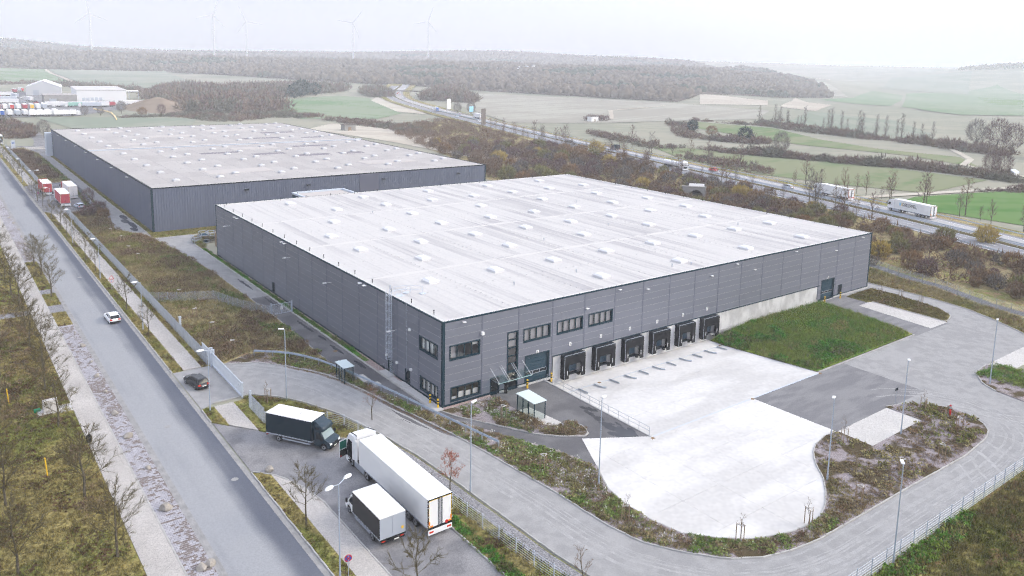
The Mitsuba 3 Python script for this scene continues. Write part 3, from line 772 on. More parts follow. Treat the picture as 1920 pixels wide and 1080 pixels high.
def mound_z(x, y):
    x, y = np.atleast_1d(x).astype(float), np.atleast_1d(y).astype(float)
    a = yz(y)
    t = np.clip((x - 51.6) / 9.0, 0, 1)
    return a * (1 - t) + 0.08 + 0.5 * np.sin(np.pi * np.clip((x - 51.6) / 31, 0, 1)) * np.sin(np.pi * np.clip((y + 20.6) / 22, 0, 1))


struct('bank', drape(MOUND, 1.2, 0.02, mound_z), 'm_grass_mound', smooth=True)

# ------------------------------------------------------------------ kerb stones: single stones near, one run further off
STONE = geo(M().bbox(-0.49, 0.49, -0.075, 0.075, -0.2, 0.13, 0.02), 'm_kerb')
STONE3 = [dict(STONE), geo(M().bbox(-0.49, 0.49, -0.07, 0.07, -0.2, 0.12, 0.03), 'm_kerb')]


def kerb(line, label, singles=True, side=0.0, closed=False):
    k = numbered('kerb')
    labels[k] = {'kind': 'structure', 'label': label}
    L = LineString(list(line) + ([line[0]] if closed else []))
    if side:
        L = L.parallel_offset(abs(side), 'left' if side > 0 else 'right')
    n = max(1, int(round(L.length)))
    far = M()
    for i in range(n):
        a, b = L.interpolate(i * L.length / n), L.interpolate((i + 1) * L.length / n)
        mx, my, dg = (a.x + b.x) / 2, (a.y + b.y) / 2, math.degrees(math.atan2(b.y - a.y, b.x - a.x))
        dg += rng.normal(0, 1.2)
        off = rng.normal(0, 0.012)
        if singles and math.hypot(mx + 50, my + 82) < 125:
            piece(k, 'kerbstone', STONE3[i % 2], at(mx + off, my, rng.normal(0, 0.01), dg, 1.0))
        else:
            T = np.array(at(mx, my, 0, dg).matrix)
            b_ = M().box(-0.49, 0.49, -0.075, 0.075, -0.2, 0.12).move(T)
            far.add(*b_.get())
    if far.n:
        part(k, 'kerb_run', far, 'm_kerb', kind='stuff')
    return k


kerb(INNER, 'pale kerb stones round the inner edge of the service road')
kerb([YARDEDGE[i] for i in range(1, len(YARDEDGE))], 'kerb between concrete apron and planted belt')
kerb([(-23.3, 17.8), (-21, 17.8), (-18.6, 18.0), (-15.9, 15.3), (-13.9, 11.9), (-11.5, 6.1), (-9.6, -3.0), (-8.7, -9.4), (-8.2, -17.6), (-7.9, -24.3), (-7.6, -32.0), (-6.8, -39.0)], 'kerb on the outer edge of the service road')
kerb(list(ENTRY.exterior.coords)[2:][::1][2:], 'kerb round the planted bed at the entrance')
kerb([(-13.05, -62), (-13.05, -20), (-13.45, -1.0), (-19.9, 5.4)], 'kerb between the lorry lay-by and the fence verge')
kerb([(-21.1, -62), (-21.1, -12), (-21.6, -8.4), (-22.4, -6.0), (-23.4, -3.9), (-24.9, -2.2)], 'kerb between the lay-by and its paved footpath')
kerb([(-25.07, 16.5), (-25.07, 12.4)], 'short kerb at the grass corner by the driveway')
kerb([(-25.08, -62), (-25.08, -2.2)], 'kerb along the right road verge, nearest run')
kerb([(-25.08, 31.1), (-25.08, 169)], 'kerb along the right road verge beyond the driveway', singles=False)
kerb([(-25.08, 222), (-25.08, 400)], 'kerb along the far end of the road', singles=False)
kerb([(-35.19, -62), (-35.19, 380)], 'kerb between the cobbled strip and the left pavement', singles=False)
kerb([(80.3, -20.55), (66, -20.7), (51.8, -20.8)], 'kerb at the foot of the green bank', singles=False)
kerb(list(GRASSR.exterior.coords)[1:8], 'kerb round the grass island by the right gate', singles=False)
kerb([(104.67, 112), (104.67, -11.7), (103.4, -19), (100.8, -24.8), (97.9, -29.8), (96.8, -31.4)], 'kerb on the outer edge of the rear road', singles=False)
kerb([(66.4, -39.2), (67.6, -37), (71.3, -34.4), (76, -33.9)], 'kerb round the bed at the right edge of the frame', singles=False)
kerb([(-5.5, 24.4), (-4.7, 46.4), (-4.9, 82.2), (-6.2, 105), (-8.1, 123.6), (-13.2, 136.4)], 'kerb between the meadow and the side road', singles=False)

# ------------------------------------------------------------------ near warehouse
W, D, HT = 101.17, 95.99, 11.4
wh = thing('warehouse', 'long grey warehouse with white flat roof, square cladding panels and black dock shelters', 'warehouse')
core = M().box(4.5, W - 0.5, 4.5, D - 0.5, -0.2, HT - 0.35)
part(wh, 'core', core, 'm_interior')
part(wh, 'plinth', M().prism(Polygon([(0, 0), (W, 0), (W, D), (0, D)]).difference(sbox(0.3, 0.3, W - 0.3, D - 0.3)).difference(sbox(18.1, -1, 83.7, 0.6)), -0.3, 0.28), 'm_trim')
# openings in the cladding: (x0, x1, z0, z1)
FRONT = {'up1': (1.05, 5.55, 6.2, 8.05), 'lo1': (1.25, 5.7, 0.6, 2.4), 'w2': (12.85, 17.4, 6.2, 8.0), 'w3': (18.75, 23.4, 6.2, 8.0), 'w4': (24.7, 29.3, 6.2, 8.0), 'tall': (10.15, 11.8, 0.0, 8.05), 'gate1': (13.2, 17.3, 0.0, 4.05),
         'door1': (7.4, 8.75, 0.0, 2.2), 'gate2': (84.5, 88.7, 0.0, 3.9), 'door2': (90.4, 91.6, 0.0, 2.1)}
LEFT = {'up': (1.25, 5.75, 6.2, 8.0), 'lo': (1.1, 5.55, 0.7, 2.45), 'd1': (13.4, 14.75, 0.0, 2.15), 'd2': (8.45, 9.7, 0.0, 2.1), 'd3': (60.2, 61.3, 0.0, 2.1)}
PH = 0.05


def cladding(length, n, z_low, openings, place, inset0=0.0, name='panel'):
    """one thin cassette per bay and row, cut round the openings; place maps (u, depth, z) to the world"""
    bw = length / n
    cuts = unary_union([sbox(a, c, b, d) for a, b, c, d in openings.values()])
    seam, cover = M(), []
    zs = [HT - 0.12 - 1.0 * k for k in range(12)]
    for i in range(n):
        z_lo = z_low(i)
        for k in range(12):
            zt, zb = zs[k], max(zs[k] - 1.0, z_lo)
            if zt - zb < 0.12:
                continue
            cell = sbox(i * bw + 0.05, zb + 0.03, (i + 1) * bw - 0.05, zt - 0.03).difference(cuts)
            if cell.area < 0.03:
                continue
            for g_ in getattr(cell, 'geoms', [cell]):
                if g_.area < 0.02:
                    continue
                m = M().prism(g_, 0, PH)
                m.v = [np.stack([v[:, 0], v[:, 2], v[:, 1]], 1) for v in m.v]
                m.f = [f[:, ::-1] for f in m.f]
                m.v = [place(v) for v in m.v]
                part(wh, name, m, PANEL[rng.integers(0, 4)])
    return bw


def on_front(v):
    return np.stack([v[:, 0], -v[:, 1], v[:, 2]], 1)


def on_left(v):
    return np.stack([-v[:, 1], v[:, 0], v[:, 2]], 1)


bwf = cladding(W, 17, lambda i: 3.1 if 3 <= i <= 13 else 0.28, FRONT, on_front)
bwl = cladding(D, 16, lambda i: 0.28, LEFT, lambda v: on_left(v))


def rects_cut(rects, openings):
    return unary_union(rects).difference(unary_union([sbox(a, c, b, d) for a, b, c, d in openings.values()]))


def wall_mesh(poly, d0, d1, place):
    m = M().prism(poly, d0, d1)
    m.v = [place(np.stack([v[:, 0], v[:, 2], v[:, 1]], 1)) for v in m.v]
    m.f = [f[:, ::-1] for f in m.f]
    return m


# backing behind the cassettes, dark cover strips, and seam strips coloured pale as painted edge highlights
for place, L, nb, bw, op, lowf in ((on_front, W, 17, bwf, FRONT, lambda i: 3.1 if 3 <= i <= 13 else 0.28), (on_left, D, 16, bwl, LEFT, lambda i: 0.28)):
    back = unary_union([sbox(i * bw, lowf(i) - 0.05, (i + 1) * bw, HT - 0.05) for i in range(nb)])
    part(wh, 'wall_backing', wall_mesh(rects_cut([back], op), -0.12, -0.004, place), 'm_joint')
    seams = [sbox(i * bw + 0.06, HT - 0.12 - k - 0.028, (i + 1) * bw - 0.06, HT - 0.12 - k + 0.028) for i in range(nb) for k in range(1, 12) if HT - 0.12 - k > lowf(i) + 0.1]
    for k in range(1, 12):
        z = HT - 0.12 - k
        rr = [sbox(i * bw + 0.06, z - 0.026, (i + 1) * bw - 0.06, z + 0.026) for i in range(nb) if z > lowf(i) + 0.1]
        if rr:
            part(wh, 'seam', wall_mesh(rects_cut(rr, op), 0.0, PH + 0.012, place), 'm_seam_glint')
    for i in range(1, nb):
        r = rects_cut([sbox(i * bw - 0.07, max(lowf(i), lowf(i - 1)) if lowf(i) == lowf(i - 1) else min(lowf(i), lowf(i - 1)), i * bw + 0.07, HT - 0.1)], op)
        part(wh, 'cover_strip', wall_mesh(r, 0.0, PH + 0.03, place), 'm_joint')
# the two far walls, plain
part(wh, 'rear_wall', M().box(0.0, W, D - 0.12, D, -0.2, HT - 0.06), 'm_panel')
part(wh, 'end_wall', M().box(W - 0.12, W, 0.0, D - 0.12, -0.2, HT - 0.06), 'm_panel')
# corner posts and roof edge
for x, y in ((-0.08, -0.08), (W - 0.22, -0.08)):
    part(wh, 'corner_trim', M().box(x, x + 0.36, y, y + 0.36, -0.2, HT - 0.04), 'm_trim')
part(wh, 'corner_trim', M().box(-0.08, 0.3, D - 0.28, D + 0.08, -0.2, HT - 0.04), 'm_trim')
eaves = Polygon([(-0.11, -0.11), (W + 0.11, -0.11), (W + 0.11, D + 0.11), (-0.11, D + 0.11)])
part(wh, 'roof_edge', M().prism(eaves.difference(sbox(0.10, 0.10, W - 0.10, D - 0.10)), HT - 0.10, HT + 0.06), 'm_trim')
part(wh, 'parapet_cap', M().prism(sbox(0.10, 0.10, W - 0.10, D - 0.10).difference(sbox(0.55, 0.55, W - 0.55, D - 0.55)), HT - 0.12, HT + 0.05), 'm_roof_strip')
part(wh, 'plinth_trim', M().box(18.1, 83.7, -0.13, 0.0, 3.02, 3.14), 'm_trim')
part(wh, 'base_trim', M().box(0.3, 7.3, -0.1, 0.0, 0.2, 0.34).box(88.9, 90.3, -0.1, 0, 0.2, 0.34).box(91.7, W - 0.2, -0.1, 0, 0.2, 0.34), 'm_trim')
part(wh, 'base_strip', M().box(88.8, W, -0.34, -0.01, -0.1, 0.16).box(11.9, 18.0, -0.30, -0.01, -0.1, 0.13).box(8.8, 10.1, -0.28, -0.01, -0.1, 0.14).box(84.0, 88.8, -0.5, -0.36, -0.1, 0.06), 'm_concrete')
roof_k = part(wh, 'roof', M().box(0.55, W - 0.55, 0.55, D - 0.55, HT - 0.34, HT - 0.03), 'm_roof')
for y in (23.0, 47.0, 71.0):
    n_ = int(W / 3)
    e = [(0.6 + i * (W - 1.2) / n_, 0.42 + 0.22 * math.sin(i * 1.7 + y) + 0.16 * math.sin(i * 0.6)) for i in range(n_ + 1)]
    poly = Polygon([(x, y + w) for x, w in e] + [(x, y - 0.75 * w) for x, w in reversed(e)])
    part(roof_k, 'ridge_strip', M().prism(poly, HT - 0.04, HT - 0.015), 'm_roof_strip')
# skylight domes
sky_ply = [geo(M().box(-1.15, 1.15, -0.85, 0.85, -0.2, 0.22).loft([np.array([[-1.2, -0.9, .22], [1.2, -0.9, .22], [1.2, 0.9, .22], [-1.2, 0.9, .22]]), np.array([[-1.2, -0.9, .30], [1.2, -0.9, .30], [1.2, 0.9, .30], [-1.2, 0.9, .30]]),
                                                                  np.array([[-0.8, -0.55, .52], [0.8, -0.55, .52], [0.8, 0.55, .52], [-0.8, 0.55, .52]])]), 'm_skylight')]
SKY = [(x, y) for y in (17.1, 40.6, 53.0, 77.0) for x in (8.2, 20.0, 31.8, 43.8, 55.5, 67.2, 79.1, 90.9) if (x, y) not in ((8.2, 77.0),)] + [(x, y) for y in (5.2, 29.6, 65.0, 88.6) for x in (14.1, 31.8, 49.5, 67.3, 84.8)]
SKY = [s for s in SKY if s != (14.1, 5.2)]
for x, y in SKY:
    piece(roof_k, 'skylight', sky_ply[0], at(x, y, HT, 90))
# lightning conductor holders in lines, roof outlets, edge posts
hold = M()
for x in (11.3, 24.7, 39.0, 52.5, 66.0, 80.0, 92.5):
    for y in np.arange(1.5, D - 1, 1.35):
        hold.bbox(x - 0.09, x + 0.09, y - 0.09, y + 0.09, HT - 0.03, HT + 0.07, 0.03)
for y in (12.6, 33.5, 59, 83):
    for x in np.arange(2, W - 1, 1.6):
        hold.bbox(x - 0.08, x + 0.08, y - 0.08, y + 0.08, HT - 0.03, HT + 0.06, 0.03)
part(roof_k, 'conductor_holders', hold, 'm_concrete', kind='stuff')
post_ply = geo(M().cyl(0, 0, -0.05, 0.52, 0.055, 6).cyl(0, 0, 0.46, 0.56, 0.09, 6), 'm_anthracite')
for i in range(1, 17):
    piece(roof_k, 'edge_post', post_ply, at(0.8, D - i * 5.9 + 2, HT))
for i in range(0, 17):
    piece(roof_k, 'edge_post', post_ply, at(2 + i * 6.1, D - 0.9, HT))
for i in range(1, 16):
    piece(roof_k, 'edge_post', post_ply, at(W - 0.9, i * 6.2, HT))
vent_ply = geo(M().cyl(0, 0, -0.05, 0.55, 0.12, 8).cyl(0, 0, 0.5, 0.66, 0.2, 8), 'm_galv')
for x, y in ((46, 3.6), (49.5, 2.6), (1.6, 17.2), (17.7, 9.0), (30.2, 9.4), (60, 34), (72, 58), (25, 70), (84, 20), (40, 30)):
    piece(roof_k, 'roof_vent', vent_ply, at(x, y, HT, 0, 0.7))


# windows
def window(key, u0, u1, z0, z1, n, place, blinds, horiz=False, frame_w=0.1):
    wk = part(wh, 'window', wall_mesh(sbox(u0 - 0.10, z0 - 0.10, u1 + 0.10, z1 + 0.10).difference(sbox(u0 + 0.06, z0 + 0.06, u1 - 0.06, z1 - 0.06)), -0.25, PH + 0.06, place), 'm_trim')
    bars = []
    for i in range(1, n):
        if horiz:
            c = z0 + (z1 - z0) * i / n
            bars.append(sbox(u0 + 0.06, c - 0.07, u1 - 0.06, c + 0.07))
        else:
            c = u0 + (u1 - u0) * i / n
            bars.append(sbox(c - 0.06, z0 + 0.06, c + 0.06, z1 - 0.06))
    inner = sbox(u0 + 0.06, z0 + 0.06, u1 - 0.06, z1 - 0.06).difference(sbox(u0 + 0.14, z0 + 0.14, u1 - 0.14, z1 - 0.14))
    part(wk, 'frame', wall_mesh(unary_union(bars + [inner]), -0.16, -0.05, place), 'm_trim')
    for i in range(n):
        a, b = (u0 + (u1 - u0) * i / n, u0 + (u1 - u0) * (i + 1) / n) if not horiz else (u0, u1)
        c, d = (z0, z1) if not horiz else (z0 + (z1 - z0) * i / n, z0 + (z1 - z0) * (i + 1) / n)
        q = np.array([[a + 0.06, 0.10, c + 0.06], [b - 0.06, 0.10, c + 0.06], [b - 0.06, 0.10, d - 0.06], [a + 0.06, 0.10, d - 0.06]])
        q[:, 1] = -0.10
        part(wk, 'pane', (place(q), np.array([[0, 1, 2], [0, 2, 3]])), 'm_glass')
        if blinds and blinds[i % len(blinds)]:
            h = blinds[i % len(blinds)]
            m_ = 'm_curtain' if h == 2 else 'm_blind'
            hh = 1.0 if h == 2 else h
            zt = (c + 0.1 + (d - c - 0.2) * hh) if hh > 0 else d - 0.08
            zb = c + 0.1 if hh > 0 else d + (d - c) * hh
            part(wk, 'blind', wall_mesh(sbox(a + 0.12, zb, b - 0.12, zt), -0.31, -0.30, place), m_)
    return wk


window('w', *FRONT['up1'], 4, on_front, [2, 0, 0, -0.3])
window('w', *FRONT['lo1'], 4, on_front, [0.2, 0.5, 0.42, 0.45])
for q in ('w2', 'w3', 'w4'):
    window('w', *FRONT[q], 4, on_front, [2, 2, 2, 2])
window('w', 10.15, 11.8, 2.45, 8.05, 5, on_front, [0, 0, 0, 2, 2], horiz=True)
window('w', *LEFT['up'], 4, on_left, [0, 1, 0.8, 1])
window('w', *LEFT['lo'], 4, on_left, [1, 1, 0.95, 0.9])


def door(u0, u1, z1, place, glass=False):
    k = part(wh, 'door', wall_mesh(sbox(u0, 0.02, u1, z1), -0.22, -0.12, place), 'm_anthracite')
    part(k, 'frame', wall_mesh(sbox(u0 - 0.07, 0.0, u1 + 0.07, z1 + 0.07).difference(sbox(u0 + 0.03, -0.1, u1 - 0.03, z1 - 0.03)), -0.24, PH + 0.03, place), 'm_trim')
    part(k, 'handle', wall_mesh(sbox(u0 + 0.14, 1.0, u0 + 0.3, 1.06), -0.12, -0.04, place), 'm_steel')
    if glass:
        part(k, 'pane', wall_mesh(sbox(u0 + 0.16, 0.25, u1 - 0.16, z1 - 0.2), -0.12, -0.10, place), 'm_glass_dark')
    return k


for a, b, c, d in (LEFT['d1'], LEFT['d2'], LEFT['d3']):
    door(a, b, d, on_left)
door(7.4, 8.75, 2.2, on_front, True)
door(10.15, 11.8, 2.3, on_front, True)
door(*FRONT['door2'][:2], 2.1, on_front)


def sect_gate(u0, u1, z1, zwin, nwin):
    k = part(wh, 'sectional_gate', wall_mesh(sbox(u0 - 0.12, -0.1, u1 + 0.12, z1 + 0.12).difference(sbox(u0 + 0.05, -0.2, u1 - 0.05, z1 - 0.05)), -0.3, PH + 0.05, on_front), 'm_trim')
    nz = 7
    for i in range(nz):
        a, b = z1 * i / nz, z1 * (i + 1) / nz
        if a <= zwin < b:
            fr = sbox(u0 + 0.05, a + 0.01, u1 - 0.05, b - 0.01)
            wins = [sbox(u0 + 0.15 + (u1 - u0 - 0.3) * j / nwin + 0.05, a + 0.08, u0 + 0.15 + (u1 - u0 - 0.3) * (j + 1) / nwin - 0.05, b - 0.08) for j in range(nwin)]
            part(k, 'section', wall_mesh(fr.difference(unary_union(wins)), -0.26, -0.2, on_front), 'm_trim')
            for w_ in wins:
                x0, y0, x1, y1 = w_.bounds
                part(k, 'window_frame', wall_mesh(w_.buffer(0.05, join_style=2).difference(w_), -0.2, -0.17, on_front), 'm_silver_door')
                part(k, 'pane', wall_mesh(w_, -0.25, -0.23, on_front), 'm_glass_dark')
        else:
            part(k, 'section', wall_mesh(sbox(u0 + 0.05, a + 0.015, u1 - 0.05, b - 0.015), -0.26, -0.2, on_front), 'm_gate')
    return k


sect_gate(13.2, 17.3, 4.05, 1.35, 3)
sect_gate(84.5, 88.7, 3.9, 1.3, 3)

# concrete dock wall: one cast element per bay, joint to joint
part(wh, 'dock_wall_core', M().box(18.15, 83.65, 0.3, 0.5, -1.5, 3.05), 'm_interior')
DOCKX = [21.5 + 5.97 * i for i in range(6)]
for i in range(11):
    a, b = 18.15 + i * 5.955, 18.15 + (i + 1) * 5.955
    cut = unary_union([sbox(d_ - 1.25, -0.05, d_ + 1.25, 2.55) for d_ in DOCKX])
    top = sbox(a + 0.012, 0.02, b - 0.012, 3.02).difference(cut)
    part(wh, 'concrete_element', wall_mesh(top, -0.3, -0.004, on_front), 'm_plinth')
    part(wh, 'concrete_element', wall_mesh(sbox(a + 0.012, -1.5, b - 0.012, 0.0).difference(cut), -0.3, 0.02 if i < 7 else -0.008, on_front), 'm_plinth')
SHAPE_D = 0.95
for i, d_ in enumerate(DOCKX):
    k = part(wh, 'dock_shelter', M().box(d_ - 1.95, d_ + 1.95, -SHAPE_D, -0.02, 2.72, 2.98), 'm_anthracite', label=f'{ORD[i]} black dock shelter counted from the ground-level gate')
    # side curtains and head curtain with front frame
    part(k, 'side_curtain', M().box(d_ - 1.95, d_ - 1.86, -SHAPE_D, -0.02, -0.55, 2.72).box(d_ - 1.95, d_ - 1.15, -SHAPE_D - 0.04, -SHAPE_D, -0.5, 2.6), 'm_black')
    part(k, 'side_curtain', M().box(d_ + 1.86, d_ + 1.95, -SHAPE_D, -0.02, -0.55, 2.72).box(d_ + 1.15, d_ + 1.95, -SHAPE_D - 0.04, -SHAPE_D, -0.5, 2.6), 'm_black')
    part(k, 'head_curtain', M().box(d_ - 1.95, d_ + 1.95, -SHAPE_D - 0.05, -SHAPE_D, 1.55, 2.75), 'm_black')
    part(k, 'edge_strip', M().box(d_ - 1.93, d_ + 1.93, -SHAPE_D - 0.02, -SHAPE_D + 0.04, 2.98, 3.02).box(d_ - 1.97, d_ - 1.93, -SHAPE_D - 0.05, -SHAPE_D - 0.01, -0.5, 2.95), 'm_silver_door')
    part(k, 'guide_mark', M().box(d_ - 1.45, d_ - 1.36, -SHAPE_D - 0.055, -SHAPE_D - 0.04, 0.1, 0.75).box(d_ + 1.36, d_ + 1.45, -SHAPE_D - 0.055, -SHAPE_D - 0.04, 0.1, 0.75), 'm_white')
    dk = part(k, 'dock_door', M().box(d_ - 1.22, d_ + 1.22, 0.16, 0.22, 0.0, 2.5), 'm_teal_paint')
    scene.pop(dk)
    USED.discard(dk)
    for j in range(5):
        a, b = 0.02 + j * 0.5, 0.48 + j * 0.5
        if j == 3:
            part(k, 'door_section', wall_mesh(sbox(d_ - 1.2, a, d_ + 1.2, b).difference(unary_union([sbox(d_ - 0.95 + t * 0.63, a + 0.07, d_ - 0.42 + t * 0.63, b - 0.07) for t in range(3)])), -0.22, -0.16, on_front), 'm_silver_door')
            part(k, 'door_pane', wall_mesh(sbox(d_ - 1.0, a + 0.06, d_ + 1.0, b - 0.06), -0.21, -0.19, on_front), 'm_glass_dark')
        else:
            part(k, 'door_section', wall_mesh(sbox(d_ - 1.2, a, d_ + 1.2, b), -0.22, -0.16, on_front), 'm_door_blue')
    part(k, 'leveller', M().box(d_ - 1.1, d_ + 1.1, -0.42, 0.1, -0.22, -0.02), 'm_anthracite')
    part(k, 'bumper', M().box(d_ - 1.5, d_ - 1.15, -0.42, -0.02, -0.62, -0.12), 'm_rubber')
    part(k, 'bumper', M().box(d_ + 1.15, d_ + 1.5, -0.42, -0.02, -0.62, -0.12), 'm_rubber')
# number plates over the gates
NUMS = [(15.25, 4.35, '1')] + [(DOCKX[i] - 0.3, 4.28, str(i + 2)) for i in range(6)] + [(86.6, 4.2, '8')]
for x, z, t in NUMS:
    k = part(wh, 'number_plate', M().box(x - 0.2, x + 0.2, -PH - 0.035, -PH - 0.001, z - 0.27, z + 0.27), 'm_white')
    tm = meshkit.text_mesh(t, 0.34, 0.01, bold=True)
    c = tm.bounds.mean(0)
    v = tm.vertices - c
    part(k, 'numeral', (np.stack([x + v[:, 0], -PH - 0.04 - v[:, 2], z + v[:, 1]], 1), tm.faces), 'm_black')
# lamps on the walls
lamp_ply = geo(M().box(-0.35, 0.35, -0.75, -0.2, -0.06, 0.08).box(-0.06, 0.06, -0.25, 0.0, -0.08, 0.06), 'm_white')
for x, z in ((3.0, 11.0), (30.5, 10.9), (58, 11.0), (75, 11.0), (97.5, 11.0), (24.1, 9.1), (36.5, 10.0), (63, 9.3), (88.2, 9.5), (51.5, 9.9)):
    piece(wh, 'wall_lamp', lamp_ply, at(x, -PH, z, 0, 0.62))
for y, z in ((21.5, 11.1), (53.5, 11.1), (80.2, 11.1)):
    piece(wh, 'floodlight', lamp_ply, at(-PH, y, z, -90, 0.8))
    piece(wh, 'floodlight', lamp_ply, at(-PH, y + 1.5, z, -90, 0.8))
arm_ply = geo(M().box(-0.18, 0.18, -1.5, -0.9, -0.05, 0.06).tubes([[0, 0, 0]], [[0, -1.0, 0]], 0.035, 0.035, 5), 'm_white')
for y, z in ((12.3, 6.9), (51.5, 9.0), (86, 8.5), (34, 8.6)):
    piece(wh, 'wall_lamp', arm_ply, at(-PH, y, z, -90))
cam_ply = geo(M().box(-0.14, 0.14, -0.3, 0, -0.14, 0.16), 'm_white')
for y, z in ((8.3, 8.1), (7.9, 2.6), (11.9, 2.3), (15.0, 2.45)):
    piece(wh, 'camera_box', cam_ply, at(-PH, y, z, -90))
piece(wh, 'alarm_box', cam_ply, at(5.9, -PH, 8.9, 0, 1.3))
# caged ladder on the left wall with its exit rail on the roof
lk = part(wh, 'ladder', M().path([[-0.42, 12.9, 0.15], [-0.42, 12.9, HT + 1.2]], 0.035).path([[-0.42, 13.5, 0.15], [-0.42, 13.5, HT + 1.2]], 0.035), 'm_galv_pale')
rungs = M()
for z in np.arange(0.4, HT + 0.9, 0.3):
    rungs.tubes([[-0.42, 12.9, z]], [[-0.42, 13.5, z]], 0.022, 0.022, 5)
part(lk, 'rungs', rungs, 'm_galv_pale', kind='stuff')
for z in np.arange(2.6, HT + 1.2, 1.15):
    a = np.linspace(0, math.pi, 9)
    part(lk, 'hoop', M().path(np.stack([-0.42 - 0.75 * np.sin(a), 13.2 + 0.42 * np.cos(a), 0 * a + z], 1), 0.03, 5), 'm_galv_pale')
for t in (0.25, 0.42, 0.58, 0.75):
    a = math.pi * t
    part(lk, 'cage_bar', M().path([[-0.42 - 0.75 * math.sin(a), 13.2 + 0.42 * math.cos(a), 2.6], [-0.42 - 0.75 * math.sin(a), 13.2 + 0.42 * math.cos(a), HT + 1.1]], 0.022, 5), 'm_galv_pale')
for z in (1.5, 4, 6.5, 9):
    part(lk, 'bracket', M().tubes([[-0.42, 12.9, z], [-0.42, 13.5, z]], [[-0.05, 12.9, z], [-0.05, 13.5, z]], 0.03, 0.03, 5), 'm_galv')
rail = M()
for zz in (0.55, 1.1):
    rail.path([[-0.3, 13.6, HT + zz], [0.8, 14.3, HT + zz], [2.4, 14.0, HT + zz], [4.2, 12.4, HT + zz]], 0.028, 5)
    rail.path([[-0.3, 12.8, HT + zz], [0.9, 12.6, HT + zz], [2.5, 12.9, HT + zz]], 0.028, 5)
for x, y in ((0.8, 14.3), (2.4, 14.0), (4.2, 12.4), (0.9, 12.6), (2.5, 12.9)):
    rail.tubes([[x, y, HT - 0.03]], [[x, y, HT + 1.1]], 0.03, 0.03, 5)
rail.box(3.8, 4.6, 12.1, 12.7, HT - 0.03, HT + 0.09).box(2.1, 2.8, 13.7, 14.3, HT - 0.03, HT + 0.09).box(0.2, 1.6, 12.9, 13.9, HT - 0.03, HT + 0.02)
part(lk, 'exit_rail', rail, 'm_galv_pale')
part(wh, 'antenna_mast', M().path([[-0.3, 9.0, 1.9], [-0.3, 9.0, HT + 0.4]], 0.03, 5).tubes([[-0.3, 9.0, z] for z in (2.1, 4.2, 6.4, 8.6, 9.6, 10.6)], [[-0.05, 9.0, z] for z in (2.1, 4.2, 6.4, 8.6, 9.6, 10.6)], 0.025, 0.025, 5), 'm_galv')
part(wh, 'steps', M().box(-1.25, -0.14, 12.6, 15.3, 0.1, 0.2).box(-1.15, -0.14, 8.1, 10.2, 0.1, 0.18), 'm_concrete')
hr = M()
for y in (12.4, 15.4):
    hr.path([[-0.2, y, 0.1], [-0.2, y, 1.0], [-1.2, y, 1.0], [-1.2, y, 0.1]], 0.025, 5)
part(wh, 'step_rail', hr, 'm_galv')
# glass canopy over the entrance: sheets of glass on struts, hung by paired rods
ck = part(wh, 'canopy', M().path([[7.3, -1.95, 2.16], [13.0, -1.95, 2.16]], 0.04, 6), 'm_steel')
for i in range(4):
    x0 = 7.45 + i * 1.36
    v = np.array([[x0, -0.12, 2.42], [x0 + 1.33, -0.12, 2.42], [x0 + 1.33, -2.05, 2.2], [x0, -2.05, 2.2]])
    w_ = v - [0, 0, 0.025]
    part(ck, 'glass_sheet', M().add(np.vstack([w_, v]), [[3, 2, 1, 0], [4, 5, 6, 7]] + [[a, (a + 1) % 4, (a + 1) % 4 + 4, a + 4] for a in range(4)]) if False else (v, np.array([[0, 1, 2], [0, 2, 3]])), 'm_glass_tint')
for x in (7.5, 9.0, 9.3, 10.9, 11.2, 12.8):
    part(ck, 'hanger_rod', M().path([[x, -1.95, 2.2], [x - 0.15, -0.08, 3.7]], 0.035, 6), 'm_steel')
    part(ck, 'strut', M().box(x - 0.03, x + 0.03, -2.0, -0.05, 2.1, 2.16), 'm_steel')
part(wh, 'intercom_post', M().box(9.2, 9.55, -0.95, -0.7, 0.0, 1.3).box(9.15, 9.6, -1.0, -0.65, 1.3, 1.5), 'm_black')

# ------------------------------------------------------------------ far warehouse, corrugated sheet
AX0, AX1, AY0, AY1, AH = -6.2, 93.5, 128.0, 310.0, 11.0
wa = thing('warehouse', 'far grey warehouse of upright corrugated sheet with a beige patched roof and rows of domes', 'warehouse')


def corrugated(length, place, h, pitch=0.6, dep=0.07):
    n = int(length / pitch)
    u, d = [], []
    for i in range(n):
        s = length * i / n
        p_ = length / n
        u += [s, s + 0.35 * p_, s + 0.5 * p_, s + 0.85 * p_]
        d += [0, 0, dep, dep]
    u.append(length)
    d.append(0)
    u, d = np.array(u), np.array(d)
    lo = np.stack([u, d, 0 * u - 0.1], 1)
    hi = np.stack([u, d, 0 * u + h - 0.1], 1)
    m = len(u)
    i = np.arange(m - 1)
    return place(np.vstack([lo, hi])), np.stack([i, i + 1, i + 1 + m, i + m], 1)


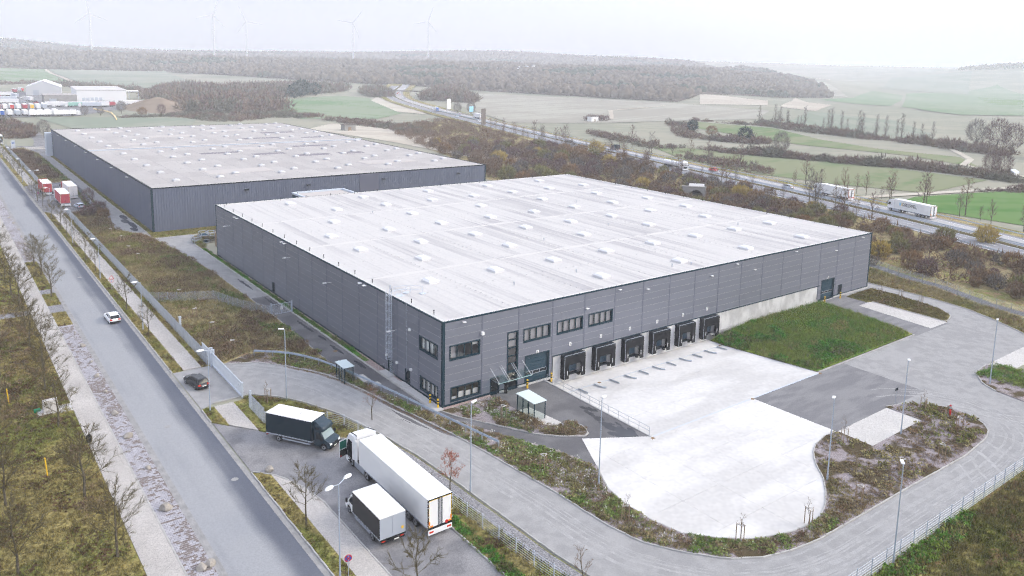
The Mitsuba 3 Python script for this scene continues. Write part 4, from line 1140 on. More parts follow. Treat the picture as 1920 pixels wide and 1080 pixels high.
for k in range(10):
    L_ = (AX1 - AX0) / 10
    v, f = corrugated(L_ - 0.02, lambda v: np.stack([AX0 + k * L_ + v[:, 0], AY0 - v[:, 1], v[:, 2]], 1), AH)
    part(wa, 'wall_sheet', M().add(v, f), 'm_cladding_a_dark' if k == 6 and False else 'm_cladding_a')
for k in range(16):
    L_ = (AY1 - AY0) / 16
    v, f = corrugated(L_ - 0.02, lambda v: np.stack([AX0 - v[:, 1], AY0 + k * L_ + v[:, 0], v[:, 2]], 1), AH)
    part(wa, 'wall_sheet', M().add(v, f[:, ::-1]), 'm_cladding_a')
part(wa, 'core', M().box(AX0 + 0.02, AX1, AY0 + 0.02, AY1, -0.1, AH - 0.12), 'm_cladding_a')
part(wa, 'dark_panel', M().box(49.5, 55.5, AY0 - 0.17, AY0, 0.1, AH - 0.1), 'm_cladding_a_dark')
part(wa, 'corner_trim', M().box(AX0 - 0.2, AX0 + 0.25, AY0 - 0.2, AY0 + 0.25, -0.1, AH + 0.02), 'm_trim')
part(wa, 'corner_trim', M().box(AX1 - 0.2, AX1 + 0.1, AY0 - 0.2, AY0 + 0.2, -0.1, AH + 0.02), 'm_trim')
part(wa, 'roof_edge', M().prism(sbox(AX0 - 0.2, AY0 - 0.2, AX1 + 0.2, AY1 + 0.2).difference(sbox(AX0 + 0.3, AY0 + 0.3, AX1 - 0.3, AY1 - 0.3)), AH - 0.1, AH + 0.07), 'm_anthracite')
ra = part(wa, 'roof', M().box(AX0 + 0.3, AX1 - 0.3, AY0 + 0.3, AY1 - 0.3, AH - 0.12, AH), 'm_roof_a')
part(ra, 'fire_wall', M().box(AX0, AX1, 218.5, 219.0, AH, AH + 0.45), 'm_galv_pale')
part(ra, 'fire_wall_cap', M().box(AX0, AX1, 218.4, 219.1, AH + 0.45, AH + 0.52), 'm_roof_strip')
dull('m_roof_brown', (0.27, 0.25, 0.265))
for i, (x, y, a, b) in enumerate(((56, 178, 12, 5), (66, 205, 14, 4), (44, 187, 11, 4.5), (70, 178, 9, 5), (60, 240, 16, 4), (80, 236, 10, 4), (30, 196, 12, 4), (74, 262, 14, 5), (50, 222, 12, 4))):
    part(ra, 'patch', M().box(x - a / 2, x + a / 2, y - b / 2, y + b / 2, AH, AH + 0.012 + 0.002 * i), 'm_roof_brown')
for i, (x, y, a, b) in enumerate(((8, 290, 20, 8), (30, 262, 16, 9), (60, 280, 22, 8), (22, 150, 18, 8), (70, 150, 18, 8), (45, 206, 16, 7), (12, 236, 12, 9))):
    part(ra, 'pale_patch', M().box(x - a / 2, x + a / 2, y - b / 2, y + b / 2, AH, AH + 0.045 + 0.003 * i), 'm_roof_pale')
th = np.linspace(0, 2 * math.pi, 12, endpoint=False)
dome = M().box(-1.2, 1.2, -0.95, 0.95, 0, 0.25).loft([np.stack([np.clip(1.9 * r_ * np.cos(th), -1.25, 1.25), np.clip(1.6 * r_ * np.sin(th), -1.0, 1.0), 0 * th + z_], 1) for r_, z_ in ((1, 0.25), (0.9, 0.45), (0.6, 0.68), (0.25, 0.76))])
dome_ply = geo(dome, 'm_dome', 40)
for x0, off in ((2, 0), (13.6, 1), (19.4, 6.5), (31, 2), (37, 8), (48.6, 3), (54.4, 8), (66, 4), (72, 9), (83.4, 5), (89.2, 9)):
    for j in range(10):
        y = 138 + off + j * 16.7 + (9 if j >= 5 else 0)
        if y < AY1 - 3:
            piece(ra, 'roof_dome', dome_ply, at(x0, y, AH, 90, 0.85))
for i in range(1, 8):
    piece(wa, 'floodlight', lamp_ply, at(AX0 - 0.15, AY0 + 4 + i * 22, AH - 0.4, -90, 0.9))
for x in (17, 34, 57, 83):
    piece(wa, 'wall_lamp', geo(M().box(-0.5, 0.5, -0.7, 0, -0.12, 0.12), 'm_anthracite'), at(x, AY0 - 0.15, 9.0))
tk = single('stair_tower', M().box(AX0 - 2.4, AX0 - 0.2, 307, 312, -0.1, 9.6).box(AX0 - 2.5, AX0 - 0.15, 306.9, 312.1, 9.6, 9.75), 'm_galv_pale', 'pale grey tower standing against the far left corner of the corrugated warehouse', 'tower')
an = thing('link_building', 'low annex with a parapet roof wedged between the two grey warehouses', 'annex')
part(an, 'wall', M().box(24.5, 38.5, 96.3, 115, -0.1, 9.0), 'm_trim')
part(an, 'roof', M().box(24.8, 38.2, 96.6, 114.7, 9.0, 9.08), 'm_roof_pale')
part(an, 'parapet', M().prism(sbox(24.4, 96.3, 38.6, 115.1).difference(sbox(24.9, 96.4, 38.1, 114.6)), 9.0, 9.5), 'm_galv_pale')
for x, y in ((24.7, 98), (24.7, 105), (24.7, 112), (38.3, 100), (38.3, 106), (38.3, 112)):
    piece(an, 'edge_post', post_ply, at(x, y, 9.4))

# ------------------------------------------------------------------ grass, weeds and brush
def tuft(n, h, r, g, wd=0.035):
    a = np.stack([g.normal(0, r * 0.5, n), g.normal(0, r * 0.5, n), np.zeros(n)], 1)
    t = np.stack([g.normal(0, 0.45, n), g.normal(0, 0.45, n), np.ones(n)], 1)
    t /= np.linalg.norm(t, axis=1, keepdims=True)
    L = h * g.uniform(0.5, 1.25, (n, 1))
    s = np.cross(t, g.normal(size=(n, 3)))
    s /= np.linalg.norm(s, axis=1, keepdims=True)
    v = np.stack([a - s * wd, a + s * wd, a + t * L], 1).reshape(-1, 3)
    return v, np.arange(3 * n).reshape(-1, 3)


g = np.random.default_rng(23)
TUFT = [tuft(9, 0.30, 0.30, g) for _ in range(6)]
TALL = [tuft(12, 0.62, 0.34, g, 0.03) for _ in range(6)]
HERB = [blades(26, 0.20, 0.40, g, 0.40, 0.15, 0.3) for _ in range(6)]
SHRUBLET = [blades(46, 0.30, 0.16, g, 0.5, 0.34, 0.6) for _ in range(5)]


def patchy(poly, n, g, scale, cut, seed):
    """points kept where a noise field is high: tufts stand in drifts"""
    xy = scatter(poly, n, g)
    k = meshkit.fbm(np.column_stack([xy * scale, np.zeros(len(xy))]), 3, seed)
    return xy[k > cut]


def cover(name, poly, n, protos, m, label, cat='grass', z=0.06, smin=0.6, smax=1.3, cut=0.0, nscale=0.3, seed=1, zf=None, low=1.0):
    xy = patchy(poly, n, g, nscale, cut, seed)
    s = g.uniform(smin, smax, len(xy))
    zz = zf(xy[:, 0], xy[:, 1]) if zf else np.full(len(xy), z)
    stuff(name, replicate(protos, xy, zz, s, g, s * low), m, label, cat)


MEADOW = sbox(-75, -30, -38.1, 150)
cover('rough_grass', sbox(-62, -30, -38.05, 60).difference(sbox(-62, 70, -38, 73.4)), 20000, TUFT, 'm_grass_left', 'rough olive meadow grass left of the paved footpath', seed=3)
cover('rough_grass', sbox(-75, 60, -38.05, 230).difference(sbox(-80, 70, -38, 73.4)), 11000, TUFT, 'm_grass_left', 'thinner meadow grass further along the left footpath', smax=1.6, seed=4)
cover('dead_stalks', sbox(-60, -30, -38.4, 90), 2600, SHRUBLET, 'm_weed_dry', 'dead brown stalks in drifts across the left meadow', 'weeds', cut=0.52, nscale=0.16, smin=0.5, smax=1.1, seed=9)
cover('rough_grass', MIDFIELD.buffer(-0.4), 14000, TALL, 'm_grass_mid', 'tall uneven meadow grass between the mesh fence and the side road', smax=1.1, seed=5)
cover('weeds', MIDFIELD.buffer(-0.3), 2600, SHRUBLET, 'm_weed_dry', 'rusty dead weeds in the fenced meadow', 'weeds', cut=0.53, nscale=0.14, smin=0.6, smax=1.2, seed=6)
cover('weeds', Polygon([(-9, 33), (-5.2, 26), (-5, 60), (-6, 100), (-11, 100), (-9, 60)]), 1500, HERB, 'm_weed', 'green weeds along the side road edge of the meadow', 'weeds', cut=0.47, nscale=0.2, seed=7)
cover('rough_grass', MOUND.buffer(-0.25), 8500, TALL, 'm_grass_mound', 'dense dark grass covering the bank beside the loading yard', zf=mound_z, seed=8)
cover('weeds', Polygon([(52, -1.5), (62, -1.5), (66, -19), (52, -20)]), 3000, HERB, 'm_grass_bright', 'bright green weeds on the yard side of the bank', 'weeds', zf=mound_z, cut=0.45, nscale=0.22, smin=0.9, smax=1.7, seed=2)
cover('weeds', BELT.buffer(-0.3).intersection(sbox(-12, -46, 24, 33)), 2300, HERB, 'm_weed', 'leafy green weeds in the planted belt along the service road', 'weeds', z=0.09, cut=0.51, nscale=0.3, smin=0.5, smax=1.2, seed=12, low=0.6)
cover('weeds', BELT.buffer(-0.4), 2600, SHRUBLET, 'm_weed_dry', 'brown dry stalks between the weeds of the planted belt', 'weeds', z=0.09, cut=0.44, nscale=0.3, smin=0.25, smax=0.6, seed=13, low=0.65)
cover('weeds', BELT.buffer(-0.4).intersection(sbox(24, -46, 56, -33)), 420, HERB, 'm_grass_mid', 'low olive ground cover on the gravel island', 'weeds', z=0.09, cut=0.5, nscale=0.2, smin=0.5, smax=1.3, seed=33)
cover('rough_grass', BELT.buffer(-0.25).intersection(sbox(-20, -46, 26, 33)), 5200, TUFT, 'm_grass_mid', 'low grass in the planted belt', z=0.09, seed=14, cut=0.40, smax=1.0)
cover('weeds', ENTRY.buffer(-0.25), 420, HERB, 'm_weed', 'leafy weeds in the bed by the entrance', 'weeds', z=0.09, cut=0.46, nscale=0.4, smin=0.5, smax=1.1, seed=15, low=0.65)
cover('weeds', ENTRY.buffer(-0.25), 260, SHRUBLET, 'm_weed_dry', 'dry stalks in the bed by the entrance', 'weeds', z=0.09, cut=0.48, smin=0.4, smax=0.9, seed=16)
cover('blossom', unary_union([ENTRY.buffer(-0.4), BELT.buffer(-0.5).intersection(sbox(-8, -46, 8, 10))]), 210, [blades(5, 0.10, 0.5, g, 0.22, 0.16) for _ in range(3)], 'm_flower', 'small white flower heads among the bed weeds', 'flowers', z=0.35, seed=17)
cover('rough_grass', GRASSR.buffer(-0.2), 1500, TUFT, 'm_grass_dark', 'grass on the island by the right gate', z=0.09, smax=1.5)
cover('weeds', ISLR.buffer(-0.2).intersection(sbox(70.5, -48, 80, -35)), 300, SHRUBLET, 'm_grass_mound', 'green shrublets in the bed at the right edge', 'weeds', z=0.09, smax=1.5, low=0.6)
cover('rough_grass', REAR.intersection(sbox(95, -35, 118, 60)).buffer(-0.2), 4200, TALL, 'm_grass_mid', 'straw coloured grass between the rear road and its fence', z=0.07)
cover('rough_grass', Polygon([(10, -51.4), (62, -51.4), (64, -48), (92, -40), (92, -72), (30, -85), (5, -70)]), 17000, TALL, 'm_grass_dark', 'dense olive grass beyond the fence at the lower right', z=0.03, smax=1.35, seed=18)
cover('weeds', Polygon([(12, -51.3), (31, -51.3), (27, -52.6), (12, -53.4)]), 230, HERB, 'm_grass_mound', 'fresh green weeds at the foot of the lower right fence', 'weeds', z=0.05, smin=0.8, smax=1.6)
VERGES = RIGHTSTRIP.intersection(unary_union([sbox(-25, -45, -23.6, 170), sbox(-21.1, 31, -20.25, 170)])).buffer(-0.08)
cover('rough_grass', VERGES, 4200, TUFT, 'm_grass_left', 'short grass of the verge with the street trees', z=0.09, smax=0.9, seed=19)
cover('rough_grass', unary_union(ISL).buffer(-0.1), 900, TUFT, 'm_grass_left', 'short grass in the islands of the cobbled strip', z=0.07, smax=0.8)
cover('rough_grass', BETWEEN.buffer(-0.25).difference(STONEY), 3300, TALL, 'm_grass_left', 'dry grass on the fence verge between lay-by and service road', z=0.06, smax=1.0, seed=20)
cover('weeds', Polygon([(-13, -45), (-12, -45), (-11.9, -14), (-13, -14)]), 420, HERB, 'm_grass_bright', 'fresh green weeds at the lay-by kerb', 'weeds', z=0.06, smin=0.5, smax=0.9)
cover('rough_grass', BANK1.buffer(-0.2), 3600, TALL, 'm_grass_mid', 'straw grass on the bank beside the far lay-by', z=0.06, smax=1.4)
cover('lawn', Polygon([(-12.5, 300), (-12.5, 228), (-13.2, 190), (-14.2, 170), (-11.3, 170), (-10.8, 201), (-10.8, 300)]), 2600, TUFT, 'm_grass_bright', 'bright green grass strip between the bank and the warehouse lane', z=0.07, smax=1.6)
cover('weeds', Polygon([(-19.5, 232), (-13.5, 232), (-13.5, 330), (-19.5, 330)]), 700, SHRUBLET, 'm_twig_brown', 'brown scrub covering the bank beyond the far lay-by', 'weeds', z=0.06, smin=1.2, smax=2.6, cut=0.45, nscale=0.1)
cover('rough_grass', Polygon([(-7.4, 121.4), (20, 121.4), (20, 127), (-6.5, 127), (-6.5, 300), (-7.4, 300)]), 900, TUFT, 'm_grass_dark', 'grass strip at the foot of the corrugated warehouse', z=0.06)
cover('weeds', sbox(-1.15, 21, -0.5, 103), 520, HERB, 'm_grass_bright', 'low green weeds along the wall of the near warehouse', 'weeds', z=0.10, smin=0.4, smax=0.8, cut=0.4)
cover('weeds', Polygon([(-1.1, 104.5), (-0.3, 104.5), (0, 111), (5.5, 112.5), (5.5, 116.5), (1.3, 117), (-0.6, 113.6)]), 160, SHRUBLET, 'm_grass_mid', 'scrubby weeds at the far corner of the near warehouse', 'weeds', z=0.09)
# fallen leaves in the kerb line of the service road
leafl = LineString([(x - 0.28, y) for x, y in INNER[2:9]]).buffer(0.22)
cover('fallen_leaves', leafl, 900, [tuft(3, 0.07, 0.1, g, 0.05)], 'm_leaf_rust', 'brown fallen leaves lying along the service road kerb', 'leaves', z=0.01)


# ------------------------------------------------------------------ bare trees
def bare_tree(seed, h, spread, nlimb=9, sub=(6, 6), lean=0.62, trunk_r=0.09, first=0.34, twig_r=0.011):
    g = np.random.default_rng(seed)
    trunk, crown = M(), M()
    tp = np.array([[0, 0, 0], [g.normal(0, .05), g.normal(0, .05), h * 0.3], [g.normal(0, .1), g.normal(0, .1), h * 0.62], [g.normal(0, .15), g.normal(0, .15), h * 0.95]])
    tr = np.array([trunk_r, trunk_r * 0.8, trunk_r * 0.5, trunk_r * 0.15])
    trunk.tubes(tp[:-1], tp[1:], tr[:-1], tr[1:], 6)

    def at_(t):
        z = t * h * 0.95
        return np.array([np.interp(z, tp[:, 2], tp[:, 0]), np.interp(z, tp[:, 2], tp[:, 1]), z])
    A, B, RA, RB = [], [], [], []
    for i in range(nlimb):
        t = first + (0.97 - first) * (i + g.uniform(0, 0.8)) / nlimb
        az = i * 2.4 + g.uniform(-0.4, 0.4)
        p = at_(t)
        L = spread * (1.15 - 0.62 * (t - first) / (1 - first)) * g.uniform(0.85, 1.15)
        d = np.array([math.cos(az), math.sin(az), lean + 0.5 * t])
        d /= np.linalg.norm(d)
        q = p + d * L * 0.55 + g.normal(0, .05, 3)
        d2 = d + [0, 0, 0.35] + g.normal(0, .12, 3)
        d2 /= np.linalg.norm(d2)
        e = q + d2 * L * 0.5
        r0 = trunk_r * 0.38 * (1.1 - t * 0.6)
        A += [p, q]
        B += [q, e]
        RA += [r0, r0 * 0.65]
        RB += [r0 * 0.65, r0 * 0.25]
        for j in range(sub[0]):
            u = g.uniform(0.25, 1.0)
            s = p + (q - p) * u / 0.55 if u < 0.55 else q + (e - q) * (u - 0.55) / 0.45
            dd = d + g.normal(0, 0.55, 3) + [0, 0, 0.2]
            dd /= np.linalg.norm(dd)
            l2 = L * g.uniform(0.28, 0.5)
            m = s + dd * l2
            A.append(s)
            B.append(m)
            RA.append(max(twig_r * 1.3, r0 * 0.4))
            RB.append(twig_r)
            for k in range(sub[1]):
                w = s + dd * l2 * g.uniform(0.2, 1.0)
                d3 = dd + g.normal(0, 0.6, 3) + [0, 0, 0.15]
                d3 /= np.linalg.norm(d3)
                A.append(w)
                B.append(w + d3 * l2 * g.uniform(0.3, 0.65))
                RA.append(twig_r)
                RB.append(twig_r * 0.4)
    crown.tubes(A, B, RA, RB, 3)
    return trunk, crown, np.array(B)


def model(key, **parts):
    scene[key] = {'type': 'shapegroup', **parts}
    return key


def leaf_bits(tips, n, g, size=0.09):
    c = tips[g.integers(0, len(tips), n)] + g.normal(0, 0.12, (n, 3))
    d1, d2 = g.normal(size=(n, 3)), g.normal(size=(n, 3))
    v = np.stack([c, c + d1 * size, c + d2 * size], 1).reshape(-1, 3)
    return M().add(v, np.arange(3 * n).reshape(-1, 3))


STREET = []
for i in range(4):
    t_, c_, b_ = bare_tree(100 + i, 5.6, 1.75, 12, (8, 7), 0.62, 0.09, 0.34, 0.014)
    STREET.append(model(f'street_tree_model_{i}', trunk=geo(t_, 'm_bark', 50), crown=geo(c_, 'm_twig_olive')))
BROAD = []
for i in range(4):
    t_, c_, b_ = bare_tree(200 + i, 6.4, 2.7, 15, (9, 9), 0.55, 0.13, 0.25, 0.015)
    BROAD.append(model(f'broad_tree_model_{i}', trunk=geo(t_, 'm_bark', 50), crown=geo(c_, 'm_twig_olive')))
SPARSE = []
for i, (h, sp) in enumerate(((3.0, 0.5), (2.6, 0.45), (4.6, 1.5))):
    t_, c_, b_ = bare_tree(300 + i, h, sp, 8 if i < 2 else 9, (3, 2) if i < 2 else (5, 4), 0.9, 0.03 if i < 2 else 0.075, 0.45 if i < 2 else 0.3, 0.009)
    SPARSE.append((t_, c_, b_))


def plant_tree(name, mod, x, y, s, label, cat='tree', group=None, z=0.06):
    k = numbered(name)
    scene[k] = {'type': 'instance', 'model': {'type': 'ref', 'id': mod}, 'to_world': at(x, y, z, rng.uniform(0, 360), s)}
    labels[k] = {'label': label, 'category': cat}
    if group:
        labels[k]['group'] = group
    return k


STREET_Y = [48.0, 64.8, 80.5, 94.8, 106.1, 120.5, 132.4, 143.2, 158.9, 177.2, 190, 203, 232, 246, 260, 274, 288, 302, 316]
for i, y in enumerate(STREET_Y):
    if i == 2:
        continue
    plant_tree('street_tree', STREET[i % 4], -24.4, y, 0.98 + 0.1 * math.sin(i * 2.1), f'bare young street tree, {ORD[i - (i > 2)]} beyond the gate driveway on the right road verge', group='street trees on the right verge')
plant_tree('street_tree', STREET[1], -24.1, -15.0, 1.05, 'bare young tree on the verge beside the nearest lay-by footpath', group='street trees on the right verge')
plant_tree('street_tree', STREET[2], -20.9, -30.6, 1.12, 'bare tree at the bottom edge beside the small curtain lorry', group='street trees on the right verge')
for i, (x, y, s) in enumerate([(-33.8, 106.6, 0.9), (-33.5, 97.4, 1.12), (-33.8, 80.3, 0.98)]):
    plant_tree('street_tree', BROAD[i], x, y, s, f'{("farthest", "tallest", "nearest")[i]} bare tree on the grass islands of the cobbled strip', group='trees in the cobbled strip islands')
LEFTT = [(-39.5, 85.3), (-39.0, 76.2), (-39.7, 52.6), (-39.2, 43.1), (-40.0, 21.4), (-40.1, 2.4), (-39.4, -10.1), (-40, 33), (-39.6, 62), (-39.5, 98), (-39.8, 110), (-39.6, 122), (-40, 136)]
for i, (x, y) in enumerate(sorted(LEFTT, key=lambda q: q[1])):
    plant_tree('meadow_tree', BROAD[i % 4], x, y, 1.0 + 0.1 * math.sin(i * 1.9), f'spreading bare tree, {ORD[i]} from the viewer in the row left of the footpath', group='trees in the row beside the left footpath')
for i, (x, y) in enumerate([(-46.5, 5.0), (-46.6, -7.9), (-47.2, 30), (-47, 18)]):
    plant_tree('meadow_tree', BROAD[(i + 2) % 4], x, y, 1.0, f'bare tree inside the left meadow, {ORD[i]} of the inner four', group='inner trees of the left meadow')

# young staked trees: three posts, a frame and a thin tree where one still stands
post3 = M()
for a in (0.4, 2.5, 4.6):
    post3.cyl(0.42 * math.cos(a), 0.42 * math.sin(a), 0, 1.75, 0.05, 6, 0.045)
bar3 = M()
for a, b in ((0.4, 2.5), (2.5, 4.6), (4.6, 0.4)):
    bar3.tubes([[0.42 * math.cos(a), 0.42 * math.sin(a), 1.66]], [[0.42 * math.cos(b), 0.42 * math.sin(b), 1.66]], 0.05, 0.05, 4)
post_p, bar_p = geo(post3, 'm_timber'), geo(bar3, 'm_bay')
sap_p = [(geo(SPARSE[i][0], 'm_bark'), geo(SPARSE[i][1], 'm_twig_brown')) for i in (0, 1)]
one_post = geo(M().cyl(0, 0, 0, 1.75, 0.05, 6, 0.045), 'm_timber')
STAKED = [(-15.5, 129.3, 0), (-14.9, 119.9, 0), (-15.6, 107.9, 0), (-15.5, 99.4, 0), (-15.2, 66.8, 0), (-15.9, 53.9, 0), (-15.6, 45.1, 0), (-15.6, 35.1, 0), (4.6, -6.9, 0), (1.0, -19.6, 0), (1.3, -32.0, 1), (7.9, -40.7, 1), (15.5, -43.0, 1), (23.7, -43.6, 0), (33.0, -43.1, 0), (40.3, -44.1, 0),
          (49.3, -41.9, 0), (51.4, -36.5, 1), (34.3, -35.4, 1), (110.2, -0.9, 0), (97.0, -5.2, 1), (99.3, -8.2, 1), (98.0, -12.8, 1), (-17.5, 14.3, 1)]
STAKEL = ['timber tree stake frame, farthest in the fenced meadow', 'timber tree stake frame, second farthest in the fenced meadow', 'timber tree stake frame, third farthest in the fenced meadow', 'timber tree stake frame, fourth farthest in the fenced meadow',
          'timber tree stake frame behind the inner mesh fence', 'timber tree stake frame just before the inner mesh fence', 'timber tree stake frame, second nearest in the fenced meadow', 'timber tree stake frame nearest the sliding gate', 'timber stake frame in the entrance bed', 'pale stake frame in the belt beside the guard rail end',
          'staked sapling on the left tip of the white apron', 'staked sapling at the lower left curve of the apron', 'staked sapling at the bottom curve of the apron', 'stake frame on the belt at the lower right of the apron', 'stake frame beside the nearest lamp post of the belt', 'stake frame in the middle of the gravel island',
          'stake frame at the right of the gravel island', 'staked sapling behind the parking bay of the island', 'staked sapling at the left corner of the island bay', 'stake frame in the grass by the rear fence', 'staked sapling at the back of the grass island', 'staked sapling in the middle of the grass island', 'staked sapling at the front of the grass island', 'thin sapling with a stone foot by the driveway corner']
for (x, y, tree), lab in zip(STAKED, STAKEL):
    k = thing('staked_tree', lab, 'tree stake', 'staked young trees')
    dg = rng.uniform(0, 360)
    for a in (0.4, 2.5, 4.6):
        c_, s_ = math.cos(math.radians(dg)), math.sin(math.radians(dg))
        px, py = 0.42 * math.cos(a), 0.42 * math.sin(a)
        piece(k, 'post', one_post, at(x + px * c_ - py * s_, y + px * s_ + py * c_, 0.05))
    piece(k, 'frame', bar_p, at(x, y, 0.05, dg))
    if tree:
        piece(k, 'trunk', sap_p[int(x) % 2][0], at(x, y, 0.05, dg, 1.15))
        piece(k, 'crown', sap_p[int(x) % 2][1], at(x, y, 0.05, dg, 1.15))

# trees with a few red leaves left on them
for i, (x, y, s, n, lab) in enumerate([(-10.15, -18.2, 1.12, 620, 'small tree still full of red leaves beside the long white lorry'), (-8.9, 2.0, 1.05, 60, 'nearly bare tree with a few red leaves behind the white lorry cab'), (-9.0, -37.5, 1.0, 0, 'bare forked sapling at the bottom of the service road')]):
    t_, c_, b_ = bare_tree(400 + i, 4.2, 1.15, 8, (5, 3), 1.0, 0.065, 0.28, 0.011)
    k = thing('verge_tree', lab, 'tree')
    T = at(x, y, 0.06, 0, s)
    part(k, 'trunk', t_, 'm_bark', 50, T)
    part(k, 'crown', c_, 'm_twig_brown', False, T)
    if n:
        part(k, 'leaves', leaf_bits(b_, n, np.random.default_rng(i), 0.075), 'm_leaf_red', False, T, kind='stuff')

# ------------------------------------------------------------------ shrubs and the belt of trees along the motorway
SHR = {}
for nm, m in (('purple', 'm_twig_purple'), ('brown', 'm_twig_brown'), ('grey', 'm_twig_grey'), ('gold', 'm_leaf_gold'), ('olive', 'm_leaf_olive'), ('rust', 'm_leaf_rust')):
    for i in range(2):
        gg = np.random.default_rng(500 + i + 10 * len(SHR))
        v, f = blades(520, 0.85, 0.07 if nm in ('purple', 'brown', 'grey') else 0.12, gg, 1.9, 1.5, 0.9)
        v[:, 2] = np.maximum(v[:, 2], 0)
        st = M()
        aa = gg.uniform(0, 2 * math.pi, 14)
        st.tubes(np.stack([0.3 * np.cos(aa), 0.3 * np.sin(aa), 0 * aa], 1), np.stack([1.3 * np.cos(aa), 1.3 * np.sin(aa), 2.2 + 0 * aa], 1), 0.05, 0.015, 3)
        SHR[nm, i] = model(f'shrub_model_{nm}_{i}', crown=geo((v, f), m), stem=geo(st, 'm_bark'))
TALLT = []
for i in range(5):
    t_, c_, b_ = bare_tree(600 + i, 9.5, 2.6, 14, (6, 5), 1.0, 0.16, 0.2, 0.024)
    TALLT.append(model(f'belt_tree_model_{i}', trunk=geo(t_, 'm_bark', 50), crown=geo(c_, ('m_twig_purple', 'm_twig_brown', 'm_twig_grey', 'm_twig_brown', 'm_twig_purple')[i])))
FARE = np.array([(150, -75), (167, -40), (184, 2), (194, 29), (203, 65), (212, 105), (226, 164), (241, 226), (271, 347), (295, 432), (320, 527), (365, 669), (417, 782), (470, 880), (540, 990), (600, 1090)], float)
NEARE = np.array([(130, -75), (143, -42), (158, -6), (166, 18), (177, 58), (187, 98), (200, 155), (214, 215), (247, 335), (270, 420), (295, 515), (340, 660), (392, 785), (446, 890), (516, 1003), (577, 1104)], float)
RIGHTP = [((168, 5), 'gold', 1.45, 'bright yellow-green rounded shrub beside the motorway near the right edge'), ((128, 12), 'gold', 1.25, 'ochre shrub just behind the right corner of the near warehouse'), ((133, 20), 'purple', 1.3, 'purple-brown shrub behind the right corner of the near warehouse'),
          ((160, 12), 'olive', 1.2, 'broad olive shrub left of the bright yellow one'), ((150, 8), 'rust', 1.05, 'rusty shrub below the bright yellow one'), ((146, -10), 'rust', 1.15, 'wide rusty bush at the right edge over the rear fence'),
          ((140, -14), 'brown', 1.1, 'low dark brown thicket bush nearest the right frame edge'), ((125, -12), 'brown', 0.9, 'small brown bush just outside the rear fence'), ((136, -2), 'grey', 1.2, 'grey twiggy bush in the middle of the right thicket')]
for (x, y), c, s, lab in RIGHTP:
    plant_tree('shrub', SHR[c, 0], x, y, s, lab, 'shrub', None, z=0)


def along(edge, s):
    L = LineString(edge)
    p, q = L.interpolate(s), L.interpolate(s + 1)
    return np.array([p.x, p.y]), np.array([q.x - p.x, q.y - p.y])


gt = np.random.default_rng(77)
THICKET = Polygon([(118.5, -30), (119, 8), (120, 60), (112, 112), (118, 130), (118, 165), (136, 200), (150, 260), (168, 330), (196, 385), (220, 400), (255, 425), (262, 415), (240, 335), (208, 215), (194, 155), (181, 98), (172, 58), (160, 18), (150, -10), (132, -50), (112, -38)])
pts = scatter(THICKET, 1500, gt)
keep = []
for p in pts:
    if all((p[0] - q[0]) ** 2 + (p[1] - q[1]) ** 2 > (3.6 if p[1] < 75 else 5.0 if p[1] < 120 else 6.6) ** 2 for q in keep) and not (118 < p[0] < 158 and -12 < p[1] < 22 and gt.random() < 0.3):
        keep.append(p)
keep = sorted(keep, key=lambda q: math.hypot(q[0] + 50, q[1] + 82))
COLW = dict(purple='purple-brown', brown='brown', grey='grey', gold='yellow', olive='olive', rust='rust-coloured')
seen_ = {}
for i, (x, y) in enumerate(keep[:290]):
    c = gt.choice(['purple', 'brown', 'grey', 'olive', 'rust', 'gold'], p=[0.27, 0.25, 0.19, 0.12, 0.12, 0.05] if y > 60 else [0.16, 0.24, 0.10, 0.24, 0.22, 0.04])
    where = 'beyond the right end of the near warehouse' if y < 60 else 'behind the near warehouse' if y < 150 else 'on the slope behind the far warehouse'
    grp = f'{COLW[str(c)]} thicket shrubs {where}'
    q_ = seen_[grp] = seen_.get(grp, -1) + 1
    plant_tree('shrub', SHR[str(c), i % 2], x, y, gt.uniform(0.6, 1.25) if y < 75 else gt.uniform(0.8, 1.4) if y < 130 else gt.uniform(1.1, 1.8), f'{COLW[str(c)]} thicket shrub {where}, {nth(q_)} nearest', 'shrub', grp, z=0)
UND = [blades(60, 1.1, 0.1, gt, 1.8, 1.0, 0.7) for _ in range(5)]
struct('thicket_floor', drape(THICKET.union(Polygon([(98.5, -33.5), (106.6, -27.5), (117.2, 8), (117.8, 110), (160, 20), (150, -10), (132, -50), (150, -90), (110, -80), (92, -45)])), 12, 0.0, lambda x, y: np.zeros(len(x))), 'm_grass_mid')
struct('path', M().prism(LineString([(120.5, 60), (119.5, 8), (116.3, -1.2), (115, -9), (110.5, -19.5), (108, -32)]).buffer(1.3), -0.1, 0.03), 'm_asphalt_new')
xy = scatter(THICKET, 1500, gt)
stuff('undergrowth', replicate(UND, xy, np.zeros(len(xy)), gt.uniform(0.6, 1.3, len(xy)), gt), 'm_twig_brown', 'brown undergrowth filling the thicket between site and motorway', 'thicket')
